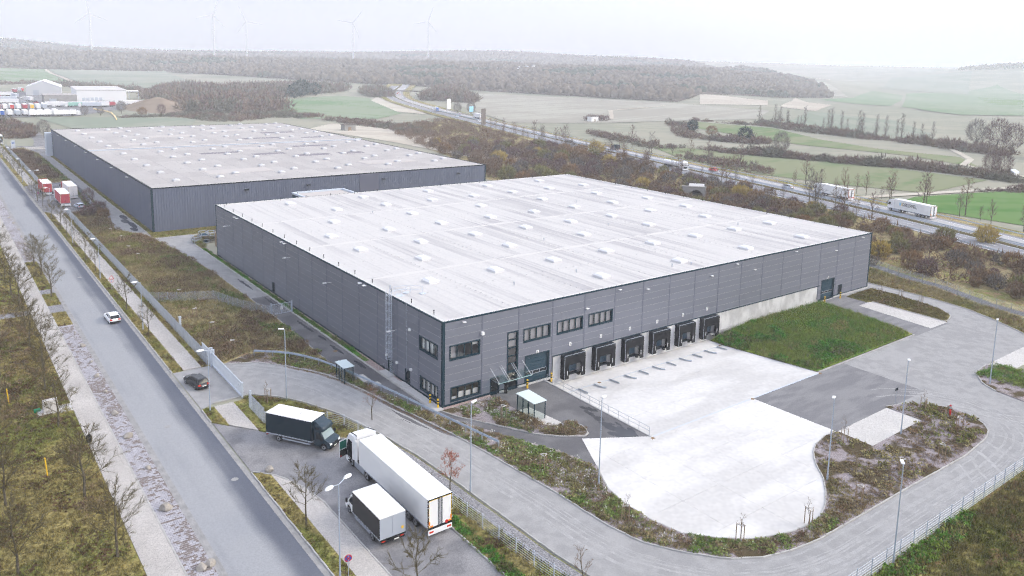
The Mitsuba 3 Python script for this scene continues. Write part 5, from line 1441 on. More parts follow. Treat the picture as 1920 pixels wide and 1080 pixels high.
# taller trees standing along both edges of the motorway
n_ = {'near': 0, 'far': 0}
for edge, off, s0, s1, step, side in ((NEARE, -6.5, 118, 260, 4.6, 'near'), (NEARE, -6.5, 260, 430, 7.0, 'near'), (FARE, 9, 55, 240, 5.5, 'far'), (FARE, 9, 240, 330, 12.0, 'far')):
    s = s0
    while s < s1:
        p, d = along(edge, s)
        nrm = np.array([d[1], -d[0]])
        q = p + nrm * off + gt.normal(0, 2.6, 2)
        plant_tree('belt_tree', TALLT[int(gt.integers(0, 5))], q[0], q[1], gt.choice([0.5, 0.7, 0.85, 1.0, 1.2]) * gt.uniform(0.9, 1.1), f'slim bare tree on the {side} verge of the motorway, {nth(n_[side])} from the viewer', 'tree', f'bare trees on the {side} motorway verge', z=0)
        n_[side] += 1
        s += step * gt.uniform(0.6, 1.5)
for i, (x, y, s, m) in enumerate(((168, 84, 1.1, 'gold'), (212, 205, 1.5, 'gold'), (171, 58, 0.7, 'gold'), (166, 104, 1.1, 'olive'))):
    plant_tree('autumn_shrub', SHR[m, 1], x, y, s * 1.3, f'{("golden shrub behind the slim trees above the warehouse roof", "golden shrub far along the near motorway verge", "small yellow shrub by the near motorway verge at the right", "green shrub at the motorway edge left of the underpass")[i]}', 'shrub', None, z=0)

# hedgerows across the fields: far masses of bare brush, and single trees that stand out of them
BRUSH = [blades(46, 1.7, 0.13, gt, 2.6, 1.7, 0.8) for _ in range(6)]
HEDGES = [([(481, 305), (449, 244), (447, 215), (436, 182), (441, 153), (428, 128), (419, 112), (425, 85)], 9, 700, 1.15, 'm_twig_purple', 'long purple-grey hedgerow across the upper right fields'),
          ([(268, 215), (287, 168), (296, 140), (300, 118), (309, 100), (311, 84), (311, 66), (306, 52)], 6, 620, 1.0, 'm_twig_purple', 'dark hedgerow between the two right-hand fields'),
          ([(410, 330), (335, 252), (334, 225), (340, 208)], 9, 420, 1.1, 'm_twig_brown', 'hedgerow with evergreens above the motorway'),
          ([(452, 349), (458, 320), (462, 285)], 5, 180, 0.9, 'm_twig_grey', 'short far hedgerow in the pale field'),
          ([(186, 452), (190, 395), (194, 378), (190, 330)], 10, 380, 1.0, 'm_twig_purple', 'hedge behind the far warehouse and its meadow'),
          ([(33, 1150), (75, 1160), (125, 1060), (142, 920)], 22, 420, 1.7, 'm_twig_brown', 'brown hedge behind the distant lorry park'),
          ([(104, 528), (117, 478), (140, 500), (163, 530), (172, 490)], 16, 520, 1.0, 'm_twig_purple', 'dark brush at the foot of the far embankment'),
          ([(60, 520), (85, 525), (104, 528)], 4, 150, 0.7, 'm_twig_purple', 'low brown hedge at the near edge of the lorry park'),
          ([(265, 45), (285, 36), (310, 25), (340, 10)], 4, 260, 0.62, 'm_twig_purple', 'clipped dark hedge beside the farm track at the right'),
          ([(-13, 505), (-9, 460), (-9, 420), (-13, 398)], 8, 260, 1.0, 'm_twig_purple', 'dark purple thicket beside the far road end'),
          ([(232, 125), (245, 170), (268, 225), (290, 290)], 7, 300, 0.9, 'm_twig_brown', 'brush along the far side of the motorway')]
for hi, (pts_, w, n, s, m, lab) in enumerate(HEDGES):
    P_ = LineString(pts_).buffer(w)
    xy = scatter(P_, int(n * 1.5), gt)
    k_ = meshkit.fbm(np.column_stack([xy * 0.045, np.full(len(xy), hi * 3.1)]), 3, hi)
    xy, k_ = xy[k_ > 0.36], k_[k_ > 0.36]
    sc = gt.uniform(0.55, 1.1, len(xy)) * s * np.clip(0.35 + 1.5 * (k_ - 0.3), 0.45, 1.25) * gt.choice([0.8, 1.0, 1.0, 1.35], len(xy))
    stuff('hedgerow', replicate(BRUSH, xy, H(xy[:, 0], xy[:, 1]) - 0.2, sc, gt), 'm_brush', lab, 'hedge')
# woods in the middle distance, left of the motorway
for poly, n, m, lab in ((Polygon([(105, 545), (118, 600), (121, 753), (200, 1010), (265, 1010), (240, 760), (190, 560), (150, 520)]), 1000, 'm_twig_grey', 'grey-brown wood behind the embankment'),
                        (Polygon([(234, 740), (270, 1000), (400, 1060), (430, 960), (385, 890), (300, 805)]), 900, 'm_twig_grey', 'wood on the left of the distant motorway bend'),
                        (Polygon([(365, 770), (400, 860), (440, 900), (400, 780), (378, 735)]), 200, 'm_twig_brown', 'brush along the left of the motorway bend'),
                        (Polygon([(390, 690), (420, 740), (560, 930), (620, 1000), (560, 860), (505, 800), (430, 640), (405, 610)]), 560, 'm_twig_grey', 'wood on the right of the motorway bridge')):
    xy = scatter(poly, n, gt)
    sc = gt.uniform(1.0, 2.9, n)
    stuff('wood', replicate(BRUSH, xy, H(xy[:, 0], xy[:, 1]) - 0.3, sc, gt), 'm_brush', lab, 'wood')
CROWN = [blades(1300, 1.3, 0.055, np.random.default_rng(900 + i), 4.2, 5.2, 1.1) for i in range(2)]
t_ = M().cyl(0, 0, 0, 4.5, 0.35, 7, 0.2)
BIG = [model(f'field_tree_model_{i}', crown=geo((CROWN[i][0] + [0, 0, 1.6], CROWN[i][1]), ('m_twig_grey', 'm_twig_purple')[i]), trunk=geo(t_, 'm_bark')) for i in range(2)]
cg = np.random.default_rng(31)
cv, cf = blades(500, 1.3, 0.22, cg, 3.4, 3.6, 0.2)
CON = model('evergreen_model', crown=geo((cv + [0, 0, 0.8], cf), 'm_conifer'), trunk=geo(M().cyl(0, 0, 0, 3, 0.25, 6), 'm_bark'))
gv, gf = blades(460, 1.2, 0.16, cg, 3.6, 2.8, 0.5)
GLD = model('golden_tree_model', crown=geo((gv + [0, 0, 0.8], gf), 'm_leaf_rust'), trunk=geo(M().cyl(0, 0, 0, 3, 0.25, 6), 'm_bark'))
for mod, x, y, s, lab in ((BIG[0], 300, 161, 1.0, 'solitary round bare tree rising from the dark hedgerow'), (BIG[1], 437, 113, 1.55, 'great rounded bare tree at the right of the upper hedgerow'), (BIG[1], 432, 103, 1.4, 'second great bare tree just right of the rounded one'), (BIG[0], 445, 128, 1.4, 'shorter grey tree left of the great rounded one'),
                          (CON, 366, 278, 1.0, 'dark evergreen at the left end of the motorway hedgerow'), (CON, 338, 213, 1.15, 'dark evergreen at the right end of the motorway hedgerow'), (GLD, 352, 250, 1.0, 'golden-leaved tree between two evergreens in the hedgerow'),
                          (BIG[1], 312, 60, 1.0, 'dark rounded tree by the white house at the right edge'), (BIG[1], 317, 66, 0.9, 'dark tree left of the white house at the right edge'), (BIG[0], 420, 84, 1.5, 'tall bare tree at the right frame edge'), (CON, 415, 78, 1.5, 'tall dark poplar at the right frame edge'),
                          (BIG[0], 0, 394, 0.75, 'willowy pale bush tree behind the corner tower'), (CON, 285, 770, 2.4, 'clump of dark pines over the far wood'), (CON, 300, 800, 2.2, 'second clump of dark pines over the far wood'), (CON, 268, 745, 2.0, 'third clump of dark pines over the far wood'), (CON, 318, 810, 1.9, 'rightmost clump of dark pines over the far wood'),
                          (GLD, 76, 537, 0.9, 'rust-brown tree before the earth mound'), (BIG[1], 88, 533, 0.7, 'bare tree right of the rust-brown one at the mound'), (BIG[0], 67, 560, 0.8, 'bare tree at the left of the earth mound'), (BIG[0], 41, 545, 0.6, 'bare tree before the parked trailers'), (BIG[0], 51, 546, 0.55, 'small bare tree right of the parked trailers'),
                          (BIG[1], -13.2, 176, 0.42, 'reddish bare tree beside the far lay-by'), (SHR['purple', 0], -13.2, 160.5, 1.15, 'dark purple bush behind the parked silver car'), (SHR['purple', 1], -16.2, 157, 1.0, 'broad low bush in the corner of the fenced meadow'),
                          (SHR['rust', 0], -12.9, 154.5, 0.8, 'rusty low bush by the lay-by fence corner'), (BIG[0], 305, 480, 0.8, 'round tree left of the blue motorway sign'), (BIG[0], 312, 470, 0.9, 'round tree right of the white board by the motorway')):
    plant_tree('field_tree' if mod not in (SHR['purple', 0], SHR['purple', 1], SHR['rust', 0]) else 'shrub', mod, x, y, s, lab, 'tree' if mod not in SHR.values() else 'shrub', None, z=float(H(x, y)[0]) - 0.1)
# row of slim bare poplars along the upper hedgerow
t_, c_, b_ = bare_tree(777, 14, 2.6, 18, (5, 4), 1.5, 0.22, 0.15, 0.04)
POP = model('poplar_model', trunk=geo(t_, 'm_bark', 50), crown=geo(c_, 'm_twig_grey'))
for i in range(26):
    x, y = np.array([475, 300]) * (1 - i / 25) + np.array([432, 150]) * (i / 25) + gt.normal(0, 3, 2)
    plant_tree('poplar', POP, x, y, gt.uniform(0.7, 1.3), f'slim bare poplar above the upper right hedgerow, {nth(i)} from the left', 'tree', 'poplars above the upper right hedgerow', z=float(H(x, y)[0]))

# ------------------------------------------------------------------ motorway
dull('m_motorway_concrete', proc(lambda p, n, uv: mix((0.40, 0.39, 0.385), (0.48, 0.47, 0.465), fbm(p.x * 0.15, p.y * 0.05, 0.0, 3)) * (0.94 + 0.12 * noise(p.x * 1.5, p.y * 1.5))))
dull('m_motorway_asphalt', proc(lambda p, n, uv: mix((0.26, 0.26, 0.275), (0.33, 0.33, 0.345), fbm(p.x * 0.2, p.y * 0.06, 0.0, 3)) * (0.92 + 0.16 * noise(p.x * 1.5, p.y * 1.5))))
CH = 140


def resample(L, n):
    L = LineString(L)
    return np.array([L.interpolate(t, normalized=True).coords[0] for t in np.linspace(0, 1, n)])


def smooth_line(L):
    p = resample(L, 60)
    for _ in range(6):
        p[1:-1] = (p[:-2] + 2 * p[1:-1] + p[2:]) / 4
    return resample(p, CH)


NE, FE = smooth_line(NEARE), smooth_line(FARE)


def mw(t):
    return NE * (1 - t) + FE * t


def ribbon(t0, t1, dz):
    a, b = mw(t0), mw(t1)
    za, zb = H(a[:, 0], a[:, 1]), H(b[:, 0], b[:, 1])
    dist = np.hypot(a[:, 0], a[:, 1])
    lift = dz + np.clip((dist - 400) / 600, 0, 1) * 1.2
    v = np.vstack([np.column_stack([a, np.maximum(za, zb) + lift]), np.column_stack([b, np.maximum(za, zb) + lift])])
    i = np.arange(CH - 1)
    return v, np.stack([i, i + CH, i + CH + 1, i + 1], 1)[:, ::-1]


struct('motorway_verge', ribbon(-0.30, 1.35, 0.30), 'm_grass_mid')
struct('motorway', ribbon(0.0, 0.43, 0.45), 'm_motorway_asphalt', 'nearer carriageway of worn grey asphalt', )
struct('motorway', ribbon(0.56, 0.90, 0.45), 'm_motorway_concrete', 'farther carriageway of pale concrete')
struct('motorway_shoulder', ribbon(0.90, 1.0, 0.45), 'm_motorway_asphalt')
dull('m_median', proc(lambda p, n, uv: mix((0.15, 0.115, 0.07), (0.10, 0.10, 0.04), noise(p.x, p.y))))
struct('median', ribbon(0.44, 0.55, 0.50), 'm_median')
for t in (0.012, 0.40, 0.575, 0.885):
    struct('lane_marking', ribbon(t, t + 0.012, 0.47), 'm_white')
for t in (0.15, 0.275, 0.70, 0.795):
    a = mw(t)
    m = M()
    for i in range(0, CH - 2):
        p, q = a[i], a[i + 1]
        d = (q - p) / np.linalg.norm(q - p)
        nn = np.array([-d[1], d[0]]) * 0.1
        e = p + d * 4.0
        z = 0.43
        m.add([[*(p - nn), z], [*(e - nn), z], [*(e + nn), z], [*(p + nn), z]], [[0, 1, 2, 3]])
    struct('lane_marking', m, 'm_white')


def wrail(line, z, key_label, hgt=0.75, step=4.0, name='guard_rail'):
    """W-profile steel rail on posts"""
    k = thing(name, key_label, 'guard rail')
    L = LineString(line)
    n = max(2, int(L.length / step))
    p = np.array([L.interpolate(t, normalized=True).coords[0] for t in np.linspace(0, 1, n + 1)])
    d = np.gradient(p, axis=0)
    d /= np.linalg.norm(d, axis=1, keepdims=True)
    nn = np.stack([-d[:, 1], d[:, 0]], 1)
    zz = z if np.ndim(z) else np.full(len(p), z)
    if len(zz) != len(p):
        zz = np.interp(np.linspace(0, 1, len(p)), np.linspace(0, 1, len(zz)), zz)
    prof = [(0.0, -0.16), (0.08, -0.10), (0.0, 0.0), (0.08, 0.10), (0.0, 0.16), (-0.03, 0.14), (0.04, 0.10), (-0.03, 0.0), (0.04, -0.10), (-0.03, -0.14)]
    rings = [np.stack([p[i, 0] + nn[i, 0] * np.array([a for a, _ in prof]), p[i, 1] + nn[i, 1] * np.array([a for a, _ in prof]), zz[i] + hgt + np.array([b for _, b in prof])], 1) for i in range(len(p))]
    part(k, 'beam', M().loft(rings), 'm_rail', smooth=False)
    post = geo(M().box(-0.05, 0.05, -0.07, 0.07, -0.2, hgt + 0.1), 'm_galv')
    for i in range(min(len(p), 300)):
        piece(k, 'post', post, at(p[i, 0] - nn[i, 0] * 0.09, p[i, 1] - nn[i, 1] * 0.09, zz[i], math.degrees(math.atan2(d[i, 1], d[i, 0]))))
    return k


sub = slice(2, 70)
for t, lab in ((-0.06, 'steel guard rail on the near edge of the motorway'), (0.455, 'steel guard rail on the near side of the motorway median'), (0.535, 'steel guard rail on the far side of the motorway median'), (1.04, 'steel guard rail on the far edge of the motorway')):
    wrail(mw(t)[sub], 0.42, lab, 0.8, 6.0)
wrail([(-13.6, 31.1), (-10.1, 28.2), (-7.5, 23.6), (-5.9, 17.9), (-4.8, 12.6), (-3.4, 5.3), (-2.1, -2.9), (-1.2, -7.9), (-0.3, -13.0)], 0.08, 'long curving steel guard rail between the service road and the side road', 0.78, 2.7)
dull('m_shed', proc(lambda p, n, uv: mix((0.26, 0.25, 0.235), (0.38, 0.37, 0.355), fbm(p.x * 0.4, p.y * 0.4, p.z * 0.6, 4))))
# little masonry underpass below the motorway bank
pk = thing('underpass', 'stone arch underpass in the motorway bank above the near warehouse roof', 'bridge')
arch = Polygon([(-1.9, 0), (4.2, 0), (4.2, 4.6), (-3.4, 4.6)]).difference(Point(1.2, 1.4).buffer(2.3).union(sbox(-1.1, -1, 3.5, 1.4)))
am = M().prism(arch, 0, 1.2)
am.v = [np.stack([v[:, 0], v[:, 2], v[:, 1]], 1) for v in am.v]
am.f = [f[:, ::-1] for f in am.f]
PT = at(150, 89.5, 0, -50)
part(pk, 'arch_wall', am, 'm_shed', False, PT)
part(pk, 'vault', M().box(-1.2, 3.6, 13.0, 13.3, -0.2, 4.0).box(-1.2, 3.6, 1.2, 13.0, 3.8, 4.0).box(-1.4, -1.2, 1.2, 13.0, -0.2, 4.0).box(3.6, 3.8, 1.2, 13.0, -0.2, 4.0), 'm_concrete', False, PT)
part(pk, 'coping', M().box(-3.6, 4.4, -0.1, 1.3, 4.6, 4.85), 'm_shed', False, PT)
for (x, y), c, s_, lab in (((143, 91), 'rust', 0.95, 'rusty shrub half hiding the stone underpass on the left'), ((152, 80.5), 'brown', 1.05, 'brown shrub half hiding the stone underpass on the right'), ((156, 76), 'purple', 1.2, 'purple shrub just right of the stone underpass')):
    plant_tree('shrub', SHR[c, 1], x, y, s_, lab, 'shrub', None, z=0)
# footbridge far up the motorway
bk = thing('footbridge', 'slim bridge crossing the distant motorway bend', 'bridge')
part(bk, 'deck', M().path([[372, 745, 8.5], [425, 690, 8.5]], 0.7, 6), 'm_twig_grey')
for x, y in ((385, 731), (399, 717), (412, 703)):
    part(bk, 'pier', M().cyl(x, y, -1, 8.2, 0.45, 8), 'm_concrete')


# ------------------------------------------------------------------ fences
def mesh_panel(L, h, nv, nh, r=0.006, post=True):
    m = M()
    x = np.linspace(0.03, L - 0.03, nv)
    m.tubes(np.stack([x, 0 * x, 0 * x + 0.04], 1), np.stack([x, 0 * x, 0 * x + h], 1), r, r, 3)
    z = np.linspace(0.06, h - 0.02, nh)
    m.tubes(np.stack([0 * z, 0 * z + 0.012, z], 1), np.stack([0 * z + L, 0 * z + 0.012, z], 1), r * 1.25, r * 1.25, 3)
    m.tubes(np.stack([0 * z, 0 * z - 0.012, z], 1), np.stack([0 * z + L, 0 * z - 0.012, z], 1), r * 1.25, r * 1.25, 3)
    return m


def fence(line, label, h=2.0, L=2.5, nv=40, nh=10, m='m_galv', r=0.006, z=0.05, pr=0.04):
    k = thing('mesh_fence', label, 'fence')
    S = LineString(line)
    n = max(1, int(round(S.length / L)))
    l = S.length / n
    panel, post = geo(mesh_panel(l, h, nv, nh, r), m), geo(M().box(-pr, pr, -pr * 0.75, pr * 0.75, -0.1, h + 0.08), m)
    for i in range(n):
        a, b = S.interpolate(i * l), S.interpolate((i + 1) * l)
        dg = math.degrees(math.atan2(b.y - a.y, b.x - a.x))
        piece(k, 'panel', panel, at(a.x, a.y, z, dg))
        piece(k, 'post', post, at(a.x, a.y, z, dg))
    piece(k, 'post', post, at(b.x, b.y, z, dg))
    return k


fence([(-20.3, 31.3), (-20.3, 163.5)], 'long grey steel mesh fence beside the right pavement from the gate to the far lay-by', 2.0, 2.5, 46, 10, 'm_galv', 0.0075)
fence([(-20.3, 226.8), (-20.3, 345)], 'steel mesh fence along the bright bank beyond the far lay-by', 2.0, 3.0, 46, 9, 'm_galv', 0.008)
fence([(-20.3, 163.6), (-16.0, 163.9), (-14.2, 167.4)], 'short dark mesh fence at the meadow end of the far lay-by', 2.0, 2.4, 30, 8, 'm_anthracite')
fence([(-13.3, 167), (-12.2, 190), (-11.6, 214)], 'mesh fence between the far lay-by and the warehouse lane', 1.9, 2.6, 30, 8, 'm_galv')
fence([(-20.0, 13.9), (-20.0, 8.4)], 'short tall mesh fence closing the gate at the driveway corner', 2.0, 1.9, 20, 16, 'm_galv', 0.009)
fence([(-19.9, 8.4), (-12.9, 3.4), (-11.5, -1.5), (-11.3, -10), (-11.0, -20.6), (-10.7, -26.3), (-10.3, -33), (-9.6, -40), (-6, -46.5)], 'steel fence of horizontal rods between the lorries and the service road', 1.5, 2.45, 4, 7, 'm_galv_pale', 0.006)
fence([(8, -50.95), (62, -50.95)], 'steel mesh fence along the lower right edge of the service road', 1.7, 2.45, 4, 7, 'm_pole', 0.0055)
fence([(-20.1, 67.4), (-14.3, 64.3), (-10.4, 62.6), (-8.2, 54.7), (-5.2, 48.3)], 'low mesh fence crossing the fenced meadow', 1.7, 1.5, 12, 10, 'm_galv', 0.008)
fence([(118.2, 60), (117.6, 8), (114.4, -0.8), (113.0, -8.8), (108.6, -18.7), (106.4, -28)], 'dark wire fence behind the rear road below the thicket', 2.0, 3.0, 18, 8, 'm_galv', 0.008)
# gate across the side road beside the near warehouse
gk = thing('swing_gate', 'pale steel double gate across the side road beside the near warehouse wall', 'gate')
for x0, x1 in ((-4.9, -3.2), (-3.15, -1.45)):
    lf = M()
    for z in (0.15, 1.9):
        lf.box(x0, x1, 48.1, 48.16, z, z + 0.06)
    for x in (x0, x1 - 0.06):
        lf.box(x, x + 0.06, 48.1, 48.16, 0.15, 1.95)
    lk_ = part(gk, 'leaf', lf, 'm_galv_pale')
    b_ = M()
    xx = np.linspace(x0 + 0.1, x1 - 0.1, 14)
    b_.tubes(np.stack([xx, 0 * xx + 48.13, 0 * xx + 0.2], 1), np.stack([xx, 0 * xx + 48.13, 0 * xx + 1.9], 1), 0.012, 0.012, 4)
    part(lk_, 'bars', b_, 'm_galv_pale', kind='stuff')
for x in (-5.0, -1.35):
    part(gk, 'post', M().box(x - 0.07, x + 0.07, 48.05, 48.2, 0, 2.2), 'm_galv_pale')
part(gk, 'letter_box', M().box(-3.4, -3.0, 48.0, 48.1, 0.9, 1.4), 'm_white')
# sliding gate at the driveway
gk = thing('sliding_gate', 'pale grey sliding gate with close upright bars across the driveway', 'gate')
GX_ = -19.75
fr = M()
fr.box(GX_ - 0.05, GX_ + 0.05, 17.6, 35.6, 1.98, 2.1).box(GX_ - 0.08, GX_ + 0.08, 17.6, 35.6, 0.12, 0.34)
for y in (17.6, 20.6, 23.6, 26.6, 29.6, 32.6, 35.5):
    fr.box(GX_ - 0.04, GX_ + 0.04, y, y + 0.08, 0.34, 1.98)
part(gk, 'frame', fr, 'm_galv_pale')
yy = np.arange(17.75, 35.4, 0.115)
bars = [geo(M().box(-0.014, 0.014, -0.02, 0.02, 0.34, 1.98), 'm_galv_pale')]
for y in yy:
    piece(gk, 'bar', bars[0], at(GX_, float(y), 0))
for y in (30.4, 31.3):
    part(gk, 'guide_post', M().box(GX_ - 0.3, GX_ - 0.12, y, y + 0.16, 0, 2.55).box(GX_ + 0.12, GX_ + 0.3, y, y + 0.16, 0, 2.55).box(GX_ - 0.3, GX_ + 0.3, y, y + 0.16, 2.4, 2.55), 'm_galv_pale')
part(gk, 'drive_box', M().box(GX_ + 0.3, GX_ + 0.7, 31.0, 31.5, 0.0, 1.1), 'm_black')
part(gk, 'lock_post', M().box(GX_ - 0.12, GX_ + 0.12, 14.0, 14.2, 0, 2.2).box(GX_ - 0.12, GX_ + 0.12, 17.2, 17.4, 0, 2.2), 'm_galv_pale')
single('intercom_pillar', M().box(-19.85, -19.55, 48.0, 48.3, 0, 2.4).box(-19.9, -19.5, 47.95, 48.35, 2.4, 2.55), 'm_galv_pale', 'pale square pillar standing at the mesh fence', 'pillar')

# railing on the wall of the loading yard
rk = thing('railing', 'steel tube railing along the asphalt edge of the sunken loading yard', 'railing')
RX = [(16.35, -1.1), (16.4, -20.9)]
for i in range(12):
    y = -0.9 - i * 1.8
    part(rk, 'post', M().cyl(16.4, y, 0, 1.12, 0.03, 6), 'm_galv')
for z in (0.6, 1.1):
    part(rk, 'rail', M().path([[16.4, -0.9, z], [16.4, -20.7, z]], 0.025, 6), 'm_galv')
part(rk, 'upstand', M().box(16.26, 16.54, -21.0, -0.36, -1.5, 0.09), 'm_concrete')

# wet patches on the ramp
wk = M()
gw = np.random.default_rng(5)
wet = []
for i in range(34):
    t = gw.random() ** 0.6
    cx_, cy_ = 15.6 - 2.6 * gw.random() * (0.25 + t), -9.5 - 11 * t
    wet.append(affinity.rotate(affinity.scale(Point(cx_, cy_).buffer(1, 5), 0.2 + 0.3 * gw.random(), 0.5 + 0.8 * gw.random()), gw.uniform(-25, 25)))
WET = unary_union(wet).buffer(-0.06).buffer(0.06).intersection(Polygon([(9.4, -16.9), (16.2, -20.9), (16.2, -8), (12, -8)]))
rag = []
for g_ in getattr(WET, 'geoms', [WET]):
    c = np.array(g_.segmentize(0.25).exterior.coords)
    c = c + gw.normal(0, 0.05, c.shape)
    q = Polygon(c).buffer(0)
    if q.area > 0.02:
        rag.append(q)
mat('m_puddle', (0.035, 0.037, 0.045), 0.25)
struct('wet_patch', M().prism(unary_union(rag), -0.02, 0.004), 'm_puddle', 'dark wet patches along the retaining wall')
for i, (x0, y0, l, w_) in enumerate(((-2.4, 27, 5, 0.25), (-2.2, 19.5, 4, 0.3), (-2.3, 40, 7, 0.2), (-2.2, 33, 3, 0.25), (-2.3, 56, 8, 0.2), (-2.4, 70, 9, 0.25), (-8.6, 140, 9, 0.7), (-8.5, 152, 7, 0.8), (-9.2, 146, 6, 0.9), (-9.4, 134, 5, 0.8))):
    c = np.array(affinity.scale(Point(x0, y0).buffer(1, 8), w_, l / 2).segmentize(0.3).exterior.coords)
    c = c + gw.normal(0, 0.06, c.shape)
    struct('wet_patch', M().prism(Polygon(c).buffer(0), -0.02, 0.004), 'm_puddle')

# ------------------------------------------------------------------ lamps
dull('m_lens', (0.85, 0.86, 0.88))


def lamp_parts(h, arm=0.9, double=False, flat=False):
    P = [('pole', geo(M().cyl(0, 0, 0, h * 0.5, 0.075, 8, 0.06).cyl(0, 0, h * 0.5, h - 0.05, 0.06, 8, 0.045), 'm_pole'))]
    P.append(('base_cover', geo(M().cyl(0, 0, 0, 0.9, 0.1, 8, 0.095), 'm_pole')))
    for s in ((1, -1) if double else (1,)):
        P.append(('arm', geo(M().path([[0, 0, h - 0.1], [s * arm, 0, h + 0.12]], 0.035, 6), 'm_pole')))
        x = s * arm
        if flat:
            head = M().loft([np.array([[x - 0.2, -0.15, h + 0.05], [x + 0.5 * s, -0.15, h + 0.10], [x + 0.5 * s, 0.15, h + 0.10], [x - 0.2, 0.15, h + 0.05]])[:: (1 if s > 0 else -1)], np.array([[x - 0.2, -0.15, h + 0.16], [x + 0.5 * s, -0.13, h + 0.19], [x + 0.5 * s, 0.13, h + 0.19], [x - 0.2, 0.15, h + 0.16]])[:: (1 if s > 0 else -1)]])
        else:
            a = np.linspace(0, 2 * math.pi, 10, endpoint=False)
            head = M().loft([np.stack([x + s * (0.35 + 0.5 * r_ * np.cos(a)), 0.24 * r_ * np.sin(a), h + z_ + 0 * a], 1) for r_, z_ in ((0.55, 0.02), (1.0, 0.10), (0.85, 0.22), (0.4, 0.28))])
        P.append(('lamp_head', geo(head, 'm_white', 50)))
    return P


def stamp(name, P, T, label, cat, group=None):
    k = thing(name, label, cat, group)
    ids = {}
    for n_, ply in P:
        segs = n_.split('__')
        if len(segs) == 1:
            ids[n_] = piece(k, n_, ply, T)
        else:
            piece(ids.get(segs[0], k), segs[1], ply, T)
    return k


L8, L10, LD = lamp_parts(8.0, 0.55), lamp_parts(9.6, 0.3, flat=True), lamp_parts(9.2, 0.8, double=True)
for i, (x, y) in enumerate([(-24.3, 15.5), (-24.4, 52.0), (-24.5, 88.6), (-24.3, 124.4), (-24.3, 160.5), (-24.3, 196), (-24.3, 232), (-24.3, 268), (-24.3, 304)]):
    if y == 196:
        stamp('street_lamp', LD, at(x, y, 0.05, 10, 0.9), 'double-armed street lamp by the red lorries in the far lay-by', 'street lamp', 'street lamps along the road')
    else:
        stamp('street_lamp', L8, at(x, y, 0.05, 180), f'pale street lamp, {ORD[i]} counted from the driveway along the road verge', 'street lamp', 'street lamps along the road')
stamp('street_lamp', LD, at(-24.9, -24.4, 0.05, 24, 0.97), 'double-armed street lamp in front of the small curtain lorry', 'street lamp', 'street lamps along the road')
for (x, y), dg, lab in (((-8.1, -18.9), 20, 'tall slim lamp post beside the small red-leaved tree'), ((3.7, -25.6), 20, 'tall slim lamp post at the left edge of the white apron'), ((24.6, -39.3), 200, 'tall slim lamp post at the right edge of the white apron'), ((42.1, -38.3), 215, 'tall slim lamp post at the edge of the island parking bay'),
                        ((16.2, -51.2), 40, 'tall slim lamp post at the lower right fence'), ((68.4, -37.6), 200, 'tall slim lamp post at the right edge bed'), ((-15.4, 13.3), 160, 'tall slim lamp post behind the dark box lorry')):
    stamp('yard_lamp', L10, at(x, y, 0.05, dg), lab, 'lamp post', 'slim lamp posts of the depot')

# ------------------------------------------------------------------ shelters, signs and small things


def shelter(x0, x1, y0, y1, h, label):
    k = thing('shelter', label, 'shelter')
    rk_ = part(k, 'roof', M().add([[x0, y0, h], [x1, y0, h], [x1, y1, h], [x0, y1, h], [x0, y0, h + 0.05], [x1, y0, h + 0.05], [x1, y1, h + 0.12], [x0, y1, h + 0.12]], [[3, 2, 1, 0], [4, 5, 6, 7], [0, 1, 5, 4], [1, 2, 6, 5], [2, 3, 7, 6], [3, 0, 4, 7]]), 'm_shelter_roof')
    n = 3
    for i in range(n + 1):
        y = y0 + 0.15 + (y1 - y0 - 0.3) * i / n
        part(k, 'post', M().box(x0 + 0.12, x0 + 0.22, y - 0.05, y + 0.05, 0, h), 'm_trim')
        if i in (0, n):
            part(k, 'post', M().box(x1 - 0.22, x1 - 0.12, y - 0.05, y + 0.05, 0, h), 'm_trim')
        if i < n:
            y2 = y0 + 0.15 + (y1 - y0 - 0.3) * (i + 1) / n
            part(k, 'glass_panel', (np.array([[x0 + 0.17, y + 0.06, 0.2], [x0 + 0.17, y2 - 0.06, 0.2], [x0 + 0.17, y2 - 0.06, h - 0.1], [x0 + 0.17, y + 0.06, h - 0.1]]), np.array([[0, 1, 2, 3]])), 'm_glass_pale')
        part(rk_, 'beam', M().box(x0 + 0.1, x1 - 0.1, y - 0.03, y + 0.03, h - 0.07, h - 0.01), 'm_trim')
    for y in (y0 + 0.15, y1 - 0.15):
        part(k, 'glass_panel', (np.array([[x0 + 0.25, y, 0.2], [x1 - 0.25, y, 0.2], [x1 - 0.25, y, h - 0.1], [x0 + 0.25, y, h - 0.1]]), np.array([[0, 1, 2, 3]])), 'm_glass_pale')
    return k


scene['m_glass_pale'] = {'type': 'thindielectric', 'int_ior': 1.5, 'specular_transmittance': {'type': 'rgb', 'value': [0.74, 0.84, 0.83]}}
mat('m_shelter_roof', (0.60, 0.68, 0.68), 0.25)
shelter(7.05, 9.1, -10.0, -6.2, 2.4, 'glass shelter with a pale green roof in front of the entrance')
shelter(-7.2, -5.6, 13.9, 16.8, 2.3, 'small glass shelter behind the guard rail by the side road')
for i, (x, y, a, b, lab) in enumerate(((-4.3, 13.9, 1.1, 2.6, 'white concrete slab lying behind the guard rail'), (-3.6, 11.3, 0.9, 0.9, 'small white concrete block by the guard rail'))):
    single('concrete_block', M().bbox(x - a / 2, x + a / 2, y - b / 2, y + b / 2, 0, 0.35, 0.03), 'm_bay', lab, 'block')


def sign_post(name, x, y, h, label, cat='traffic sign'):
    k = thing(name, label, cat)
    part(k, 'post', M().cyl(x, y, 0, h, 0.035, 6), 'm_galv')
    return k


